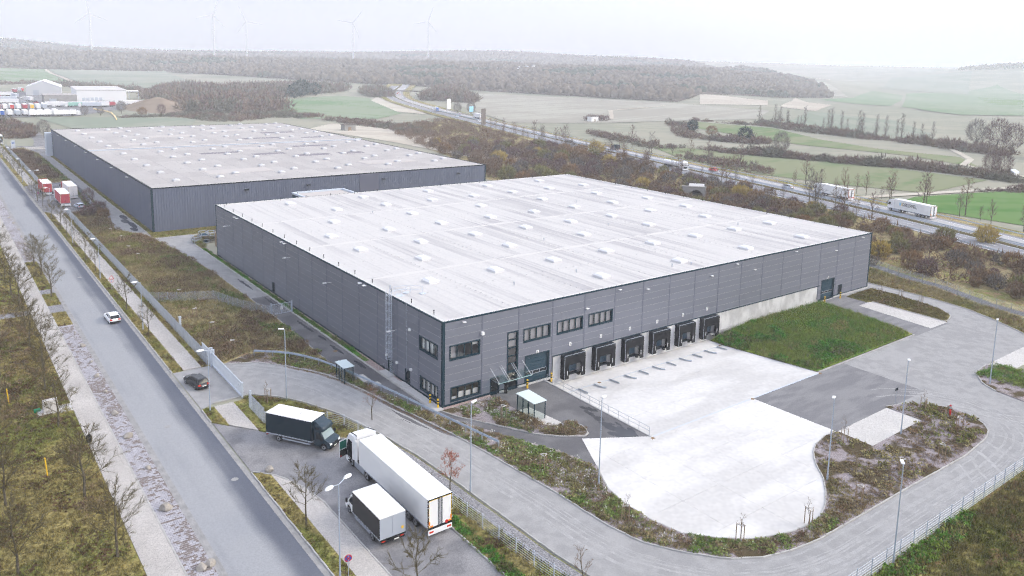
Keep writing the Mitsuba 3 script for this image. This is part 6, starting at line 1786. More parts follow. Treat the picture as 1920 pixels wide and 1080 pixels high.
def disc(r, t=0.02, n=20):
    a = np.linspace(0, 2 * math.pi, n, endpoint=False)
    return M().loft([np.stack([r * np.cos(a), 0 * a + t, r * np.sin(a)], 1), np.stack([r * np.cos(a), 0 * a, r * np.sin(a)], 1)])


def no_stopping(x, y, z, dg, label):
    k = sign_post('traffic_sign', x, y, z + 0.3, label)
    T = at(x, y, z, dg)
    part(k, 'plate', disc(0.33, 0.03), 'm_red', False, T)
    part(k, 'field', disc(0.26).move(at(0, -0.022, 0)), 'm_blue', False, T)
    for s in (45, -45):
        b_ = M().box(-0.27, 0.27, -0.006, 0, -0.035, 0.035)
        R_ = np.array(T4().translate([0, -0.036, 0]).rotate([0, 1, 0], s).matrix)
        part(k, 'bar', b_.move(R_), 'm_red', False, T)
    return k


no_stopping(-24.45, -25.1, 2.35, -10, 'round red and blue no-stopping sign at the bottom of the lay-by footpath')
no_stopping(-24.1, 191, 2.3, -10, 'round no-stopping sign beside the far lay-by')
k = sign_post('traffic_sign', -24.15, 78.9, 3.0, 'red-edged warning triangle over a round plate on the right road verge')
tri = M().prism(Polygon([(-0.46, 0), (0.46, 0), (0, 0.8)]), 0, 0.025)
tri.v = [np.stack([v[:, 0], -v[:, 2], v[:, 1]], 1) for v in tri.v]
tr2 = M().prism(Polygon([(-0.31, 0.09), (0.31, 0.09), (0, 0.62)]), 0.026, 0.034)
tr2.v = [np.stack([v[:, 0], -v[:, 2], v[:, 1]], 1) for v in tr2.v]
TT = at(-24.15, 78.85, 2.2, -12)
part(k, 'triangle', tri, 'm_red', False, TT)
part(k, 'triangle_face', tr2, 'm_white', False, TT)
part(k, 'disc', disc(0.3, 0.02), 'm_red', False, at(-24.15, 78.85, 1.85, -12))
part(k, 'disc_face', disc(0.24, 0.015).move(at(0, -0.016, 0)), 'm_white', False, at(-24.15, 78.85, 1.85, -12))
part(k, 'disc_mark', M().box(-0.12, 0.12, -0.04, -0.034, -0.06, 0.06), 'm_blue', False, at(-24.15, 78.85, 1.85, -12))
k = sign_post('direction_sign', 50.2, -33.25, 2.3, 'small dark sign on a thin post at the island parking bay', 'sign')
part(k, 'board', M().box(49.85, 50.55, -33.32, -33.27, 1.95, 2.3), 'm_anthracite')
k = thing('hydrant', 'red fire hydrant with a grey collar on the gravel island', 'hydrant')
part(k, 'stand', M().cyl(52.6, -39.3, 0.05, 1.05, 0.13, 10), 'm_red')
part(k, 'collar', M().cyl(52.6, -39.3, 1.05, 1.4, 0.17, 10), 'm_galv')
part(k, 'cap', M().cyl(52.6, -39.3, 1.4, 1.55, 0.17, 10, 0.06), 'm_red')
part(k, 'outlet', M().tubes([[52.42, -39.4, 0.8]], [[52.3, -39.5, 0.8]], 0.07, 0.07, 8), 'm_red')
BOL = ['bollard at the left wall, farther from the corner', 'bollard at the left wall, nearer the corner', 'bollard left of gate one', 'bollard right of gate one', 'bollard left of the far right gate', 'bollard right of the far right gate']
for (x, y), lab in zip([(-0.6, 2.1), (-0.5, 0.3), (12.8, -1.1), (17.0, -1.15), (83.9, -1.3), (89.3, -1.3)], BOL):
    k = thing('bollard', 'yellow and black ' + lab, 'bollard', 'yellow and black bollards')
    part(k, 'post', M().cyl(x, y, 0, 1.2, 0.14, 12), 'm_yellow')
    part(k, 'cap', M().cyl(x, y, 1.2, 1.26, 0.14, 12, 0.09), 'm_yellow')
    part(k, 'band', M().cyl(x, y, 0.55, 0.72, 0.147, 12), 'm_black')
    part(k, 'band', M().cyl(x, y, 0.9, 1.08, 0.147, 12), 'm_black')
# wheel guides before the docks
for i, d_ in enumerate(DOCKX):
    for s in (-1, 1):
        x = d_ + s * 1.45
        bend = 0.35 if s > 0 else 0.0
        z0 = lambda y: float(yz(y))
        pts_ = [[x, -3.5, z0(-3.5) + 0.14], [x, -4.6, z0(-4.6) + 0.14], [x + bend * 0.3, -5.1, z0(-5.1) + 0.14], [x + bend * 1.4, -5.6, z0(-5.6) + 0.12]] if s > 0 else [[x, -3.5, z0(-3.5) + 0.14], [x, -5.5, z0(-5.5) + 0.14]]
        single('wheel_guide', M().path(pts_, 0.11, 8).tubes([[x, -3.55, z0(-3.5) - 0.02]], [[x, -3.55, z0(-3.5) + 0.14]], 0.11, 0.11, 8), 'm_galv', f'grey steel wheel guide on the {"right" if s > 0 else "left"} before the {ORD[i]} dock from the railing', 'wheel guide', 'wheel guides before the docks')
# boulders on the cobbled strip
BOULD = [(-33.9, -15.9, 0.85, 1), (-34.1, -4.4, 1.1, 0), (-33.7, 5.0, 0.6, 0), (-33.9, 13.9, 0.95, 0), (-34.0, 21.3, 0.8, 0), (-33.7, 29.1, 0.5, 0), (-33.7, 35.4, 0.72, 0), (-33.4, 41.7, 0.45, 0), (-33.4, 49.3, 0.75, 0), (-33.4, 56.5, 0.42, 0), (-33.3, 129.2, 0.6, 0), (-33.2, 137.9, 0.62, 0), (-33.0, 147.2, 0.6, 0), (-33.2, 156.8, 0.7, 0), (-33.5, 165.1, 0.7, 0), (-33.3, 119, 0.5, 0)]
BL = ['pair of pale boulders', 'largest pale boulder', 'roundish boulder', 'long tan boulder', 'flat tan boulder', 'small boulder', 'pale rounded boulder', 'small dark boulder', 'whitish boulder', 'small dark stone', 'boulder', 'boulder', 'boulder', 'boulder', 'boulder', 'boulder']
order = np.argsort([b[1] for b in BOULD])


def boulder(x, y, s, seed):
    m = trimesh.creation.icosphere(3, 1.0)
    v = m.vertices * [0.62, 0.48, 0.45]
    n_ = meshkit.fbm(m.vertices * 1.1 + seed * 7.3, 4, seed) - 0.5
    pl = np.array([[1, .3, .4], [-.6, .8, .5], [.2, -1, .6], [-.8, -.5, .7], [.1, .2, 1]]) + np.random.default_rng(seed).normal(0, .25, (5, 3))
    v = v * (1 + 0.9 * n_[:, None])
    for p_ in pl:
        p_ = p_ / np.linalg.norm(p_)
        d_ = v @ p_ - 0.36
        v = v - np.clip(d_, 0, None)[:, None] * p_ * 0.85
    a = seed * 1.7
    c, s_ = math.cos(a), math.sin(a)
    v = np.stack([v[:, 0] * c - v[:, 1] * s_, v[:, 0] * s_ + v[:, 1] * c, v[:, 2]], 1) * s
    return v + [x, y, 0.26 * s], m.faces


for r_, i in enumerate(order):
    x, y, s, dbl = BOULD[i]
    mm = M().add(*boulder(x, y, s * 0.98, i + 1))
    single('boulder', mm, 'm_stone', f'{BL[i] if not dbl else "left one of a pair of boulders"} on the cobbled strip, {ORD[r_]} from the viewer', 'boulder', 'boulders on the cobbled strip', 35)
    if dbl:
        single('boulder', M().add(*boulder(x + 0.75, y + 0.1, s * 1.0, 40)), 'm_stone', 'right one of the pair of boulders at the bottom of the cobbled strip', 'boulder', 'boulders on the cobbled strip', 35)
single('boulder', M().add(*boulder(-23.4, -2.9, 0.85, 61)), 'm_stone', 'grey stone on the verge tip at the lay-by entrance', 'boulder', None, 35)
# cabinet, marker posts, bag
k = thing('utility_cabinet', 'pale utility cabinet on a slab in the left meadow behind a bare tree', 'cabinet')
part(k, 'plinth', M().bbox(-41.6, -39.0, 25.6, 27.4, 0.0, 0.2, 0.02), 'm_concrete')
part(k, 'cabinet_body', M().bbox(-41.0, -39.4, 26.1, 26.8, 0.2, 1.65, 0.04), 'm_bay')
part(k, 'cabinet_door', M().box(-40.95, -40.22, 26.06, 26.1, 0.3, 1.55).box(-40.18, -39.45, 26.06, 26.1, 0.3, 1.55), 'm_bay')
struct('cross_path', M().box(-39.3, -37.9, 25.4, 27.8, 0, 0.09), 'm_concrete')
single('green_crate', M().bbox(-41.9, -41.2, 26.9, 27.4, 0.1, 0.45, 0.03), 'm_green', 'green box lying beside the utility cabinet', 'crate')
for (x, y), lab in zip([(-44.1, 31.9), (-42.5, 9.3)], ('farther', 'nearer')):
    k = thing('marker_post', f'{lab} slanting yellow marker post in the left meadow', 'marker post', 'yellow marker posts')
    part(k, 'pole', M().tubes([[x, y, 0]], [[x - 0.12, y + 0.05, 2.0]], 0.07, 0.06, 8), 'm_yellow')
    part(k, 'cap', M().tubes([[x - 0.12, y + 0.05, 2.0]], [[x - 0.13, y + 0.055, 2.1]], 0.085, 0.02, 8), 'm_yellow')
bag = trimesh.creation.icosphere(3, 1.0)
bn = meshkit.fbm(bag.vertices * 2.2, 4, 8) - 0.5
bvx = bag.vertices * (1 + 0.5 * bn[:, None]) * [0.32, 0.42, 0.5]
single('rubbish_bag', (bvx + [-37.75, 15.0, 0.5], bag.faces), 'm_black', 'black rubbish bag at the meadow edge of the left pavement', 'bag', None, 40)
# small covers set in the roads
for i, (x, y) in enumerate(((-26.9, -2.5), (-29.6, 14.2), (-27.6, 92), (-2.9, 26.5))):
    a = np.linspace(0, 2 * math.pi, 16, endpoint=False)
    struct('manhole_cover', M().loft([np.stack([x + 0.36 * np.cos(a), y + 0.36 * np.sin(a), 0 * a - 0.1], 1), np.stack([x + 0.36 * np.cos(a), y + 0.36 * np.sin(a), 0 * a + 0.006], 1)]), 'm_leaf_rust' if i == 3 else 'm_service')
# stacked steel racks behind the near warehouse
k = thing('steel_racks', 'stack of grey steel racks and frames behind the far left corner of the near warehouse', 'racks')
gs = np.random.default_rng(12)
for i in range(5):
    for j in range(3):
        if (i + 2 * j) % 5 == 4:
            continue
        a, z0_ = -1.4 + i * 1.75, 0.12 + j * 0.82
        yb = 109.2 + gs.normal(0, 0.25)
        f_ = M()
        for zz in (0, 0.68):
            f_.path([[a, yb, z0_ + zz], [a + 1.55, yb, z0_ + zz], [a + 1.55, yb + 2.6, z0_ + zz], [a, yb + 2.6, z0_ + zz], [a, yb, z0_ + zz]], 0.06, 4)
        for q in ((a, yb), (a + 1.55, yb), (a + 1.55, yb + 2.6), (a, yb + 2.6)):
            f_.tubes([[*q, z0_]], [[*q, z0_ + 0.74]], 0.06, 0.06, 4)
        rk_ = part(k, 'rack', f_, ('m_galv', 'm_rail', 'm_twig_grey')[(i + j) % 3])
        if (i + j) % 2:
            part(rk_, 'shelf', M().box(a + 0.05, a + 1.5, yb + 0.05, yb + 2.5, z0_ + 0.02, z0_ + 0.10), ('m_twig_grey', 'm_gate', 'm_timber')[i % 3])
part(k, 'pallet_stack', M().box(2.2, 3.4, 104.2, 105.6, 0.1, 3.2), 'm_timber')

# ------------------------------------------------------------------ vehicles (forward is +x, left is +y, ground at z = 0)
def wheel_parts(name, x, y, r, w, side):
    """tyre and rim as two plys; side is +1 on the left"""
    a = np.linspace(0, 2 * math.pi, 20, endpoint=False)

    def ring(rr, yy):
        return np.stack([x + rr * np.cos(a), 0 * a + yy, r + rr * np.sin(a)], 1)
    y0, y1 = y - w / 2, y + w / 2
    t = M().loft([ring(r * 0.9, y1), ring(r, y1 - w * 0.15), ring(r, y0 + w * 0.15), ring(r * 0.9, y0)])
    yo = y1 + 0.004 if side > 0 else y0 - 0.004
    yi = yo - side * 0.05
    rim = M().loft([ring(r * 0.62, yo), ring(r * 0.62, yi)] if side > 0 else [ring(r * 0.62, yi), ring(r * 0.62, yo)])
    hub = M().loft([ring(r * 0.24, yo + side * 0.03), ring(r * 0.24, yo)] if side > 0 else [ring(r * 0.24, yo), ring(r * 0.24, yo + side * 0.03)])
    return [(name, geo(t, 'm_rubber', 40)), (name + '__rim', geo(rim, 'm_rim')), (name + '__hub', geo(hub, 'm_black'))]


mat('m_rim', (0.42, 0.43, 0.45), 0.35, 0.6)
mat('m_lamp_clear', (0.85, 0.87, 0.9), 0.12)
mat('m_plate', (0.78, 0.78, 0.74), 0.4)


def side_extrude(poly, y0, y1, inset=0.0):
    """side outline in x, z extruded across the vehicle; inset narrows the upper outline"""
    m = M().prism(poly, 0, y1 - y0)
    m.v = [np.stack([v[:, 0], y0 + v[:, 2], v[:, 1]], 1) for v in m.v]
    m.f = [f[:, ::-1] for f in m.f]
    return m


def rrect(hx, hy, r, z, n=4, cx=0.0):
    out = []
    for qx, qy, a0 in ((1, 1, 0), (-1, 1, 90), (-1, -1, 180), (1, -1, 270)):
        for i in range(n + 1):
            a = math.radians(a0 + 90 * i / n)
            out.append([cx + qx * (hx - r) + r * math.cos(a), qy * (hy - r) + r * math.sin(a), z])
    return np.array(out)


def car_parts(paint, estate=True, L=4.6, Wd=1.8):
    h = L / 2
    P = []
    b = M()
    b.loft([rrect(h - 0.12, Wd / 2 - 0.08, 0.35, 0.20), rrect(h - 0.02, Wd / 2 - 0.01, 0.42, 0.42), rrect(h, Wd / 2, 0.45, 0.58), rrect(h - 0.06, Wd / 2 - 0.02, 0.45, 0.74), rrect(h - 0.22, Wd / 2 - 0.09, 0.42, 0.86), rrect(h - 0.45, Wd / 2 - 0.16, 0.4, 0.92)])
    P.append(('body', geo(b, paint, 40)))
    rear = -h + (0.22 if estate else 0.75)
    f0, f1 = h - 1.25, h - 2.0
    zt = 1.42

    def cab(z, xf, xr, hy, r=0.14):
        return rrect((xf - xr) / 2, hy, r, z, 4, (xf + xr) / 2)
    P.append(('windows', geo(M().loft([cab(0.88, f0, rear, Wd / 2 - 0.14), cab(1.30, f1 + 0.12, rear + (0.28 if estate else 0.65), Wd / 2 - 0.27), cab(1.36, f1, rear + (0.34 if estate else 0.72), Wd / 2 - 0.29)]), 'm_glass_dark', 40)))
    P.append(('roof', geo(M().loft([cab(1.33, f1 + 0.06, rear + (0.24 if estate else 0.66), Wd / 2 - 0.25), cab(1.41, f1 - 0.08, rear + (0.30 if estate else 0.78), Wd / 2 - 0.29), cab(1.45, f1 - 0.35, rear + (0.55 if estate else 1.0), Wd / 2 - 0.42)]), paint, 40)))
    for s in (1, -1):
        pil = M()
        for xa, xb in ((f0 - 0.03, f1 + 0.06), (0.15, 0.1), (-0.85, -0.82), (rear + 0.05, rear + (0.33 if estate else 0.7))):
            pil.tubes([[xa, s * (Wd / 2 - 0.135), 0.88]], [[xb, s * (Wd / 2 - 0.265), 1.36]], 0.045, 0.04, 5)
        P.append(('pillar', geo(pil, paint)))
        P.append(('mirror', geo(M().bbox(f0 - 0.35, f0 - 0.13, s * (Wd / 2 + 0.07) - 0.1, s * (Wd / 2 + 0.07) + 0.1, 0.9, 1.05, 0.03), paint)))
        P.append(('tail_light', geo(M().box(-h + 0.0, -h + 0.16, s * (Wd / 2 - 0.3) - 0.17, s * (Wd / 2 - 0.3) + 0.2, 0.64, 0.82), 'm_brake')))
        P.append(('headlight', geo(M().box(h - 0.26, h - 0.06, s * (Wd / 2 - 0.34) - 0.2, s * (Wd / 2 - 0.34) + 0.2, 0.60, 0.74), 'm_lamp_clear')))
        for x in (h - 0.9, -h + 0.95):
            P += wheel_parts('wheel', x, s * (Wd / 2 - 0.12), 0.33, 0.22, s)
    P.append(('number_plate', geo(M().box(-h - 0.015, -h + 0.05, -0.26, 0.26, 0.52, 0.64), 'm_plate')))
    P.append(('rear_bumper', geo(M().bbox(-h - 0.03, -h + 0.3, -Wd / 2 + 0.12, Wd / 2 - 0.12, 0.26, 0.44, 0.05), 'm_black')))
    return P


def put_vehicle(name, P, x, y, deg, label, cat, group=None, z=0.0):
    k = thing(name, label, cat, group)
    T = at(x, y, z, deg)
    last = {}
    for n_, ply in P:
        segs = n_.split('__')
        if len(segs) == 1:
            last[n_] = piece(k, n_, ply, T)
        else:
            piece(last[segs[0]], segs[1], ply, T)
    return k


for nm, c in (('white', 'm_white_paint'), ('black', 'm_car_black'), ('red', 'm_red'), ('silver', 'm_galv_pale')):
    globals()['CAR_' + nm] = car_parts(c)
put_vehicle('car', CAR_white, -27.4, 60.2, 92, 'white estate car driving away along the road', 'car')
put_vehicle('car', CAR_black, -23.4, 25.0, 100, 'black estate car with red brake lights waiting outside the sliding gate', 'car')
put_vehicle('car', CAR_silver, -16.0, 172.8, 98, 'silver car parked behind the white trailer in the far lay-by', 'car')


def van_cab(paint, w=2.05, z0=0.0):
    """light lorry cab: bonnet, raked windscreen, roof; front at x = 0, cab back at x = -2.1"""
    P = []
    body = Polygon([(-2.1, 0.45), (-2.1, 2.15), (-1.55, 2.2), (-1.28, 2.12), (-0.72, 1.32), (-0.22, 1.12), (-0.02, 0.92), (0.0, 0.5), (-0.1, 0.38), (-0.45, 0.35)])
    arch = Point(-0.85, 0.42).buffer(0.46)
    P.append(('cab', geo(side_extrude(body.difference(arch), -w / 2, w / 2), paint, 30)))
    P.append(('wheel_arch', geo(side_extrude(arch.intersection(sbox(-2, 0.3, 0, 1)), -w / 2 + 0.12, w / 2 - 0.12), 'm_black')))
    ws = np.array([[-1.25, -w / 2 + 0.16, 2.06], [-0.76, -w / 2 + 0.10, 1.36], [-0.76, w / 2 - 0.10, 1.36], [-1.25, w / 2 - 0.16, 2.06]])
    nrm = np.array([0.82, 0, 0.57]) * 0.025
    P.append(('windscreen', geo(M().add(np.vstack([ws, ws + nrm]), [[0, 1, 2, 3], [4, 7, 6, 5], [0, 4, 5, 1], [1, 5, 6, 2], [2, 6, 7, 3], [3, 7, 4, 0]]), 'm_windscreen')))
    for s in (1, -1):
        y = s * w / 2
        wd = Polygon([(-1.85, 1.25), (-1.85, 1.98), (-1.38, 2.0), (-0.98, 1.42), (-0.98, 1.25)])
        P.append(('side_window', geo(side_extrude(wd, min(y, y + s * 0.015), max(y, y + s * 0.015)), 'm_glass_dark')))
        P.append(('door_line', geo(side_extrude(sbox(-1.95, 0.5, -0.93, 2.05).difference(sbox(-1.93, 0.52, -0.95, 2.03)), min(y, y + s * 0.008), max(y, y + s * 0.008)), 'm_black')))
        P.append(('door_handle', geo(M().box(-1.85, -1.7, min(y, y + s * 0.03), max(y, y + s * 0.03), 1.08, 1.13), 'm_black')))
        P.append(('mirror', geo(M().box(-1.0, -0.86, y + s * 0.28 - 0.09, y + s * 0.28 + 0.09, 1.3, 1.72).tubes([[-0.95, y, 1.42]], [[-0.95, y + s * 0.25, 1.5]], 0.03, 0.03, 5), 'm_black')))
        P.append(('headlight', geo(M().add(np.array([[-0.03, y - s * 0.06, 0.78], [-0.02, y - s * 0.42, 0.74], [-0.02, y - s * 0.42, 0.9], [-0.16, y - s * 0.04, 1.0], [0.02, y - s * 0.06, 0.78], [0.025, y - s * 0.42, 0.74], [0.02, y - s * 0.42, 0.92], [-0.08, y - s * 0.04, 1.02]]),
                                                [[0, 1, 2, 3], [4, 7, 6, 5], [3, 2, 6, 7], [0, 3, 7, 4], [0, 4, 5, 1]]), 'm_lamp_clear')))
        P += wheel_parts('front_wheel', -0.85, s * (w / 2 - 0.13), 0.38, 0.22, s)
    P.append(('bumper', geo(M().bbox(-0.35, 0.06, -w / 2 + 0.02, w / 2 - 0.02, 0.34, 0.66, 0.06), 'm_black')))
    P.append(('grille', geo(M().box(-0.04, 0.025, -0.55, 0.55, 0.74, 0.9), 'm_black')))
    P.append(('number_plate', geo(M().box(0.05, 0.075, -0.26, 0.26, 0.44, 0.55), 'm_plate')))
    return P


mat('m_windscreen', (0.26, 0.33, 0.34), 0.08)


def box_lorry(paint, side, Lb, Hb, rear, w=2.5, deck=0.95, deflector=True, top='m_white', rail='m_silver_door'):
    P = van_cab(paint)
    x1, x0 = -2.25, -2.25 - Lb
    P.append(('chassis', geo(M().box(x0 + 0.1, -1.5, -0.45, 0.45, 0.45, 0.75), 'm_black')))
    P.append(('deck', geo(M().box(x0, x1, -w / 2, w / 2, 0.80, deck), rail)))
    P.append(('side_curtain', geo(M().box(x0 + 0.06, x1 - 0.08, w / 2 - 0.03, w / 2 + 0.01, deck, Hb - 0.1), side)))
    P.append(('side_curtain', geo(M().box(x0 + 0.06, x1 - 0.08, -w / 2 - 0.01, -w / 2 + 0.03, deck, Hb - 0.1), side)))
    P.append(('front_wall', geo(M().box(x1 - 0.08, x1, -w / 2, w / 2, deck, Hb - 0.03), side)))
    P.append(('box_roof', geo(M().bbox(x0, x1, -w / 2 - 0.005, w / 2 + 0.005, Hb - 0.1, Hb, 0.03), top)))
    P.append(('corner_post', geo(M().box(x1 - 0.16, x1 - 0.06, w / 2 - 0.02, w / 2 + 0.02, deck, Hb - 0.1).box(x1 - 0.16, x1 - 0.06, -w / 2 - 0.02, -w / 2 + 0.02, deck, Hb - 0.1), 'm_black')))
    for s in (1, -1):
        P.append(('rear_door', geo(M().box(x0, x0 + 0.06, 0.015 if s > 0 else -w / 2 + 0.02, w / 2 - 0.02 if s > 0 else -0.015, deck, Hb - 0.1), rear)))
        P.append(('side_guard', geo(M().box(x0 + 2.2, x1 - 0.3, s * (w / 2 - 0.1) - 0.03, s * (w / 2 - 0.1) + 0.03, 0.42, 0.56).box(x0 + 2.4, x0 + 2.46, s * (w / 2 - 0.1) - 0.03, s * (w / 2 - 0.1) + 0.03, 0.5, 0.85).box(x1 - 0.6, x1 - 0.54, s * (w / 2 - 0.1) - 0.03, s * (w / 2 - 0.1) + 0.03, 0.5, 0.85), rail)))
        P.append(('tail_light', geo(M().box(x0 - 0.02, x0 + 0.1, s * 0.95 - 0.17, s * 0.95 + 0.17, 0.55, 0.72), 'm_brake')))
        P.append(('mudguard', geo(M().box(x0 + 1.25, x0 + 2.15, s * 0.95 - 0.22, s * 0.95 + 0.22, 0.74, 0.79), 'm_black')))
        P += wheel_parts('rear_wheel', x0 + 1.7, s * (w / 2 - 0.27), 0.38, 0.42, s)
        for j in range(int(Lb / 0.45)):
            P.append(('strap_buckle', geo(M().box(x0 + 0.35 + j * 0.45, x0 + 0.43 + j * 0.45, s * (w / 2 + 0.012) - 0.012, s * (w / 2 + 0.012) + 0.012, deck - 0.06, deck + 0.14), 'm_black')))
    P.append(('rear_bar', geo(M().box(x0 - 0.05, x0 + 0.06, -w / 2 + 0.1, w / 2 - 0.1, 0.5, 0.62).box(x0 - 0.04, x0, -w / 2, w / 2, 0.78, 0.9), 'm_black')))
    P.append(('rear_plate', geo(M().box(x0 - 0.07, x0 - 0.05, -0.6, -0.1, 0.52, 0.64), 'm_plate')))
    if deflector:
        low = M().loft([rrect(0.62, 0.98, 0.2, 2.16, 4, -1.62), rrect(0.72, 1.02, 0.25, 2.45, 4, -1.55), rrect(0.62, 1.0, 0.25, 2.78, 4, -1.62), rrect(0.36, 0.9, 0.2, 2.92, 4, -1.8)])
        P.append(('sleeper_pod', geo(low, paint, 40)))
        for s in (1, -1):
            P.append(('pod_window', geo(M().box(-1.95, -1.4, s * 0.985 - 0.04, s * 0.985 + 0.045, 2.38, 2.66), 'm_glass_dark')))
        sp = Polygon([(-2.22, 2.7), (-2.22, Hb - 0.12), (-1.95, Hb - 0.14), (-1.45, 2.82), (-1.5, 2.7)])
        P.append(('roof_spoiler', geo(side_extrude(sp, -0.85, 0.85), paint, 40)))
    return P


T1 = box_lorry('m_teal_paint', 'm_teal_sheet', 6.35, 3.35, 'm_teal_sheet', 2.48)
# box centre line from rear to front in the lay-by
dx, dy = (-16.75 + 20.3), (0.0 - 5.7)
dg1 = math.degrees(math.atan2(dy, dx))
put_vehicle('box_lorry', T1, -15.55, -2.2, dg1, 'dark teal box lorry with white roof parked across the head of the lay-by', 'lorry')
single('roof_strap', M().box(-0.02, 0.02, -0.55, 0.55, 0, 0.02), 'm_black', 'short dark strap lying on the white roof of the teal lorry', 'strap', T=T4().translate([-17.7, 2.0, 3.352]).rotate([0, 0, 1], dg1 + 6))
T3 = box_lorry('m_white_paint', 'm_black_sheet', 5.75, 3.05, 'm_silver_door', 2.62, deflector=False)
put_vehicle('box_lorry', T3, -18.85, -14.4, 90, 'small white-cabbed lorry with black curtain sides and silver rear doors', 'lorry')
single('door_sticker', M().box(-18.0, -17.75, -22.43, -22.418, 1.35, 1.6), 'm_yellow', 'small yellow sticker on the right silver rear door', 'sticker')


def tractor(paint, w=2.5, door_open=False):
    """long-haul tractor unit, front at x = 0, cab back at x = -2.3"""
    P = []
    body = Polygon([(-2.2, 1.05), (-2.2, 3.55), (-1.9, 3.72), (-0.75, 3.66), (-0.2, 2.95), (-0.03, 2.0), (0.0, 0.7), (-0.15, 0.42), (-0.55, 0.42), (-0.75, 0.9), (-1.75, 0.95), (-1.9, 1.05)])
    P.append(('cab', geo(side_extrude(body, -w / 2, w / 2), paint, 30)))
    ws = np.array([[-0.24, -1.08, 2.86], [-0.04, -1.12, 1.95], [-0.04, 1.12, 1.95], [-0.24, 1.08, 2.86]])
    n_ = np.array([0.03, 0, 0.006])
    P.append(('windscreen', geo(M().add(np.vstack([ws, ws + n_]), [[0, 1, 2, 3], [4, 7, 6, 5], [0, 4, 5, 1], [1, 5, 6, 2], [2, 6, 7, 3], [3, 7, 4, 0]]), 'm_glass_dark')))
    P.append(('visor', geo(M().box(-0.28, 0.12, -1.15, 1.15, 2.9, 3.02), 'm_black')))
    P.append(('grille', geo(M().box(-0.02, 0.03, -0.95, 0.95, 0.8, 1.75), 'm_black')))
    P.append(('bumper', geo(M().bbox(-0.7, 0.08, -w / 2, w / 2, 0.32, 0.75, 0.06), paint)))
    for s in (1, -1):
        y = s * w / 2
        if not (door_open and s > 0):
            P.append(('side_window', geo(side_extrude(Polygon([(-1.3, 1.95), (-1.3, 2.75), (-0.5, 2.75), (-0.25, 2.05), (-0.25, 1.95)]), min(y, y + s * 0.015), max(y, y + s * 0.015)), 'm_glass_dark')))
            P.append(('door_line', geo(side_extrude(sbox(-1.45, 0.95, -0.15, 2.9).difference(sbox(-1.42, 0.98, -0.18, 2.87)), min(y, y + s * 0.01), max(y, y + s * 0.01)), 'm_black')))
        else:
            P.append(('door_opening', geo(side_extrude(Polygon([(-1.45, 0.95), (-1.45, 2.95), (-0.55, 2.95), (-0.15, 2.05), (-0.15, 0.95)]), y, y + 0.012), 'm_black')))
            P.append(('step', geo(M().box(-1.3, -0.5, y - 0.2, y + 0.06, 0.5, 0.58).box(-1.3, -0.5, y - 0.2, y + 0.04, 0.85, 0.9), 'm_black')))
            d_ = M().box(0, 1.05, -0.03, 0.03, 0.95, 1.85).box(0, 0.06, -0.03, 0.03, 1.85, 2.85).box(1.0, 1.05, -0.03, 0.03, 1.85, 2.85).box(0, 1.05, -0.03, 0.03, 2.8, 2.88)
            R_ = np.array(T4().translate([-0.2, y + 0.02, 0]).rotate([0, 0, 1], 105).matrix)
            P.append(('open_door', geo(d_.move(R_), paint)))
            P.append(('open_door__pane', geo(M().box(0.06, 1.0, -0.01, 0.01, 1.85, 2.8).move(R_), 'm_door_glass')))
            P.append(('open_door__lining', geo(M().box(0.05, 1.0, 0.03, 0.06, 1.0, 1.8).move(R_), 'm_black')))
            P.append(('open_door__lamp', geo(M().box(0.8, 0.95, 0.06, 0.08, 1.05, 1.18).move(R_), 'm_red')))
        P.append(('side_fairing', geo(M().box(-2.75, -2.2, y - s * 0.0 - 0.03, y - s * 0.0 + 0.03, 1.0, 3.4), paint)))
        P.append(('mirror', geo(M().box(-0.2, 0.0, y + s * 0.3 - 0.08, y + s * 0.3 + 0.08, 2.0, 2.75).tubes([[-0.1, y, 2.7]], [[-0.1, y + s * 0.25, 2.7]], 0.03, 0.03, 5), 'm_black')))
        P.append(('headlight', geo(M().box(-0.05, 0.09, s * 1.0 - 0.18, s * 1.0 + 0.18, 0.55, 0.72), 'm_lamp_clear')))
        P += wheel_parts('front_wheel', -1.3, s * (w / 2 - 0.2), 0.5, 0.32, s)
        P += wheel_parts('drive_wheel', -4.95, s * (w / 2 - 0.3), 0.5, 0.55, s)
        P.append(('side_skirt', geo(M().box(-4.3, -2.0, y - s * 0.06 - 0.04, y - s * 0.06 + 0.04, 0.35, 1.0), 'm_galv')))
    P.append(('chassis', geo(M().box(-5.8, -1.5, -0.5, 0.5, 0.65, 0.95), 'm_black')))
    top = M()
    rr = np.array([[-0.75, -1.0, 3.68], [-0.75, 1.0, 3.68], [-2.3, 1.1, 3.95], [-2.3, -1.1, 3.95]])
    top.path([rr[0], rr[3]], 0.05, 5).path([rr[1], rr[2]], 0.05, 5).path([[-2.3, -1.15, 3.9], [-2.3, 1.15, 3.9]], 0.05, 5)
    P.append(('roof_bar', geo(top, 'm_black')))
    P.append(('roof_spoiler', geo(side_extrude(Polygon([(-2.45, 3.6), (-2.45, 3.93), (-2.2, 3.95), (-0.95, 3.68), (-1.0, 3.6)]), -1.1, 1.1), paint, 40)))
    return P


dull('m_door_glass', (0.02, 0.14, 0.10))


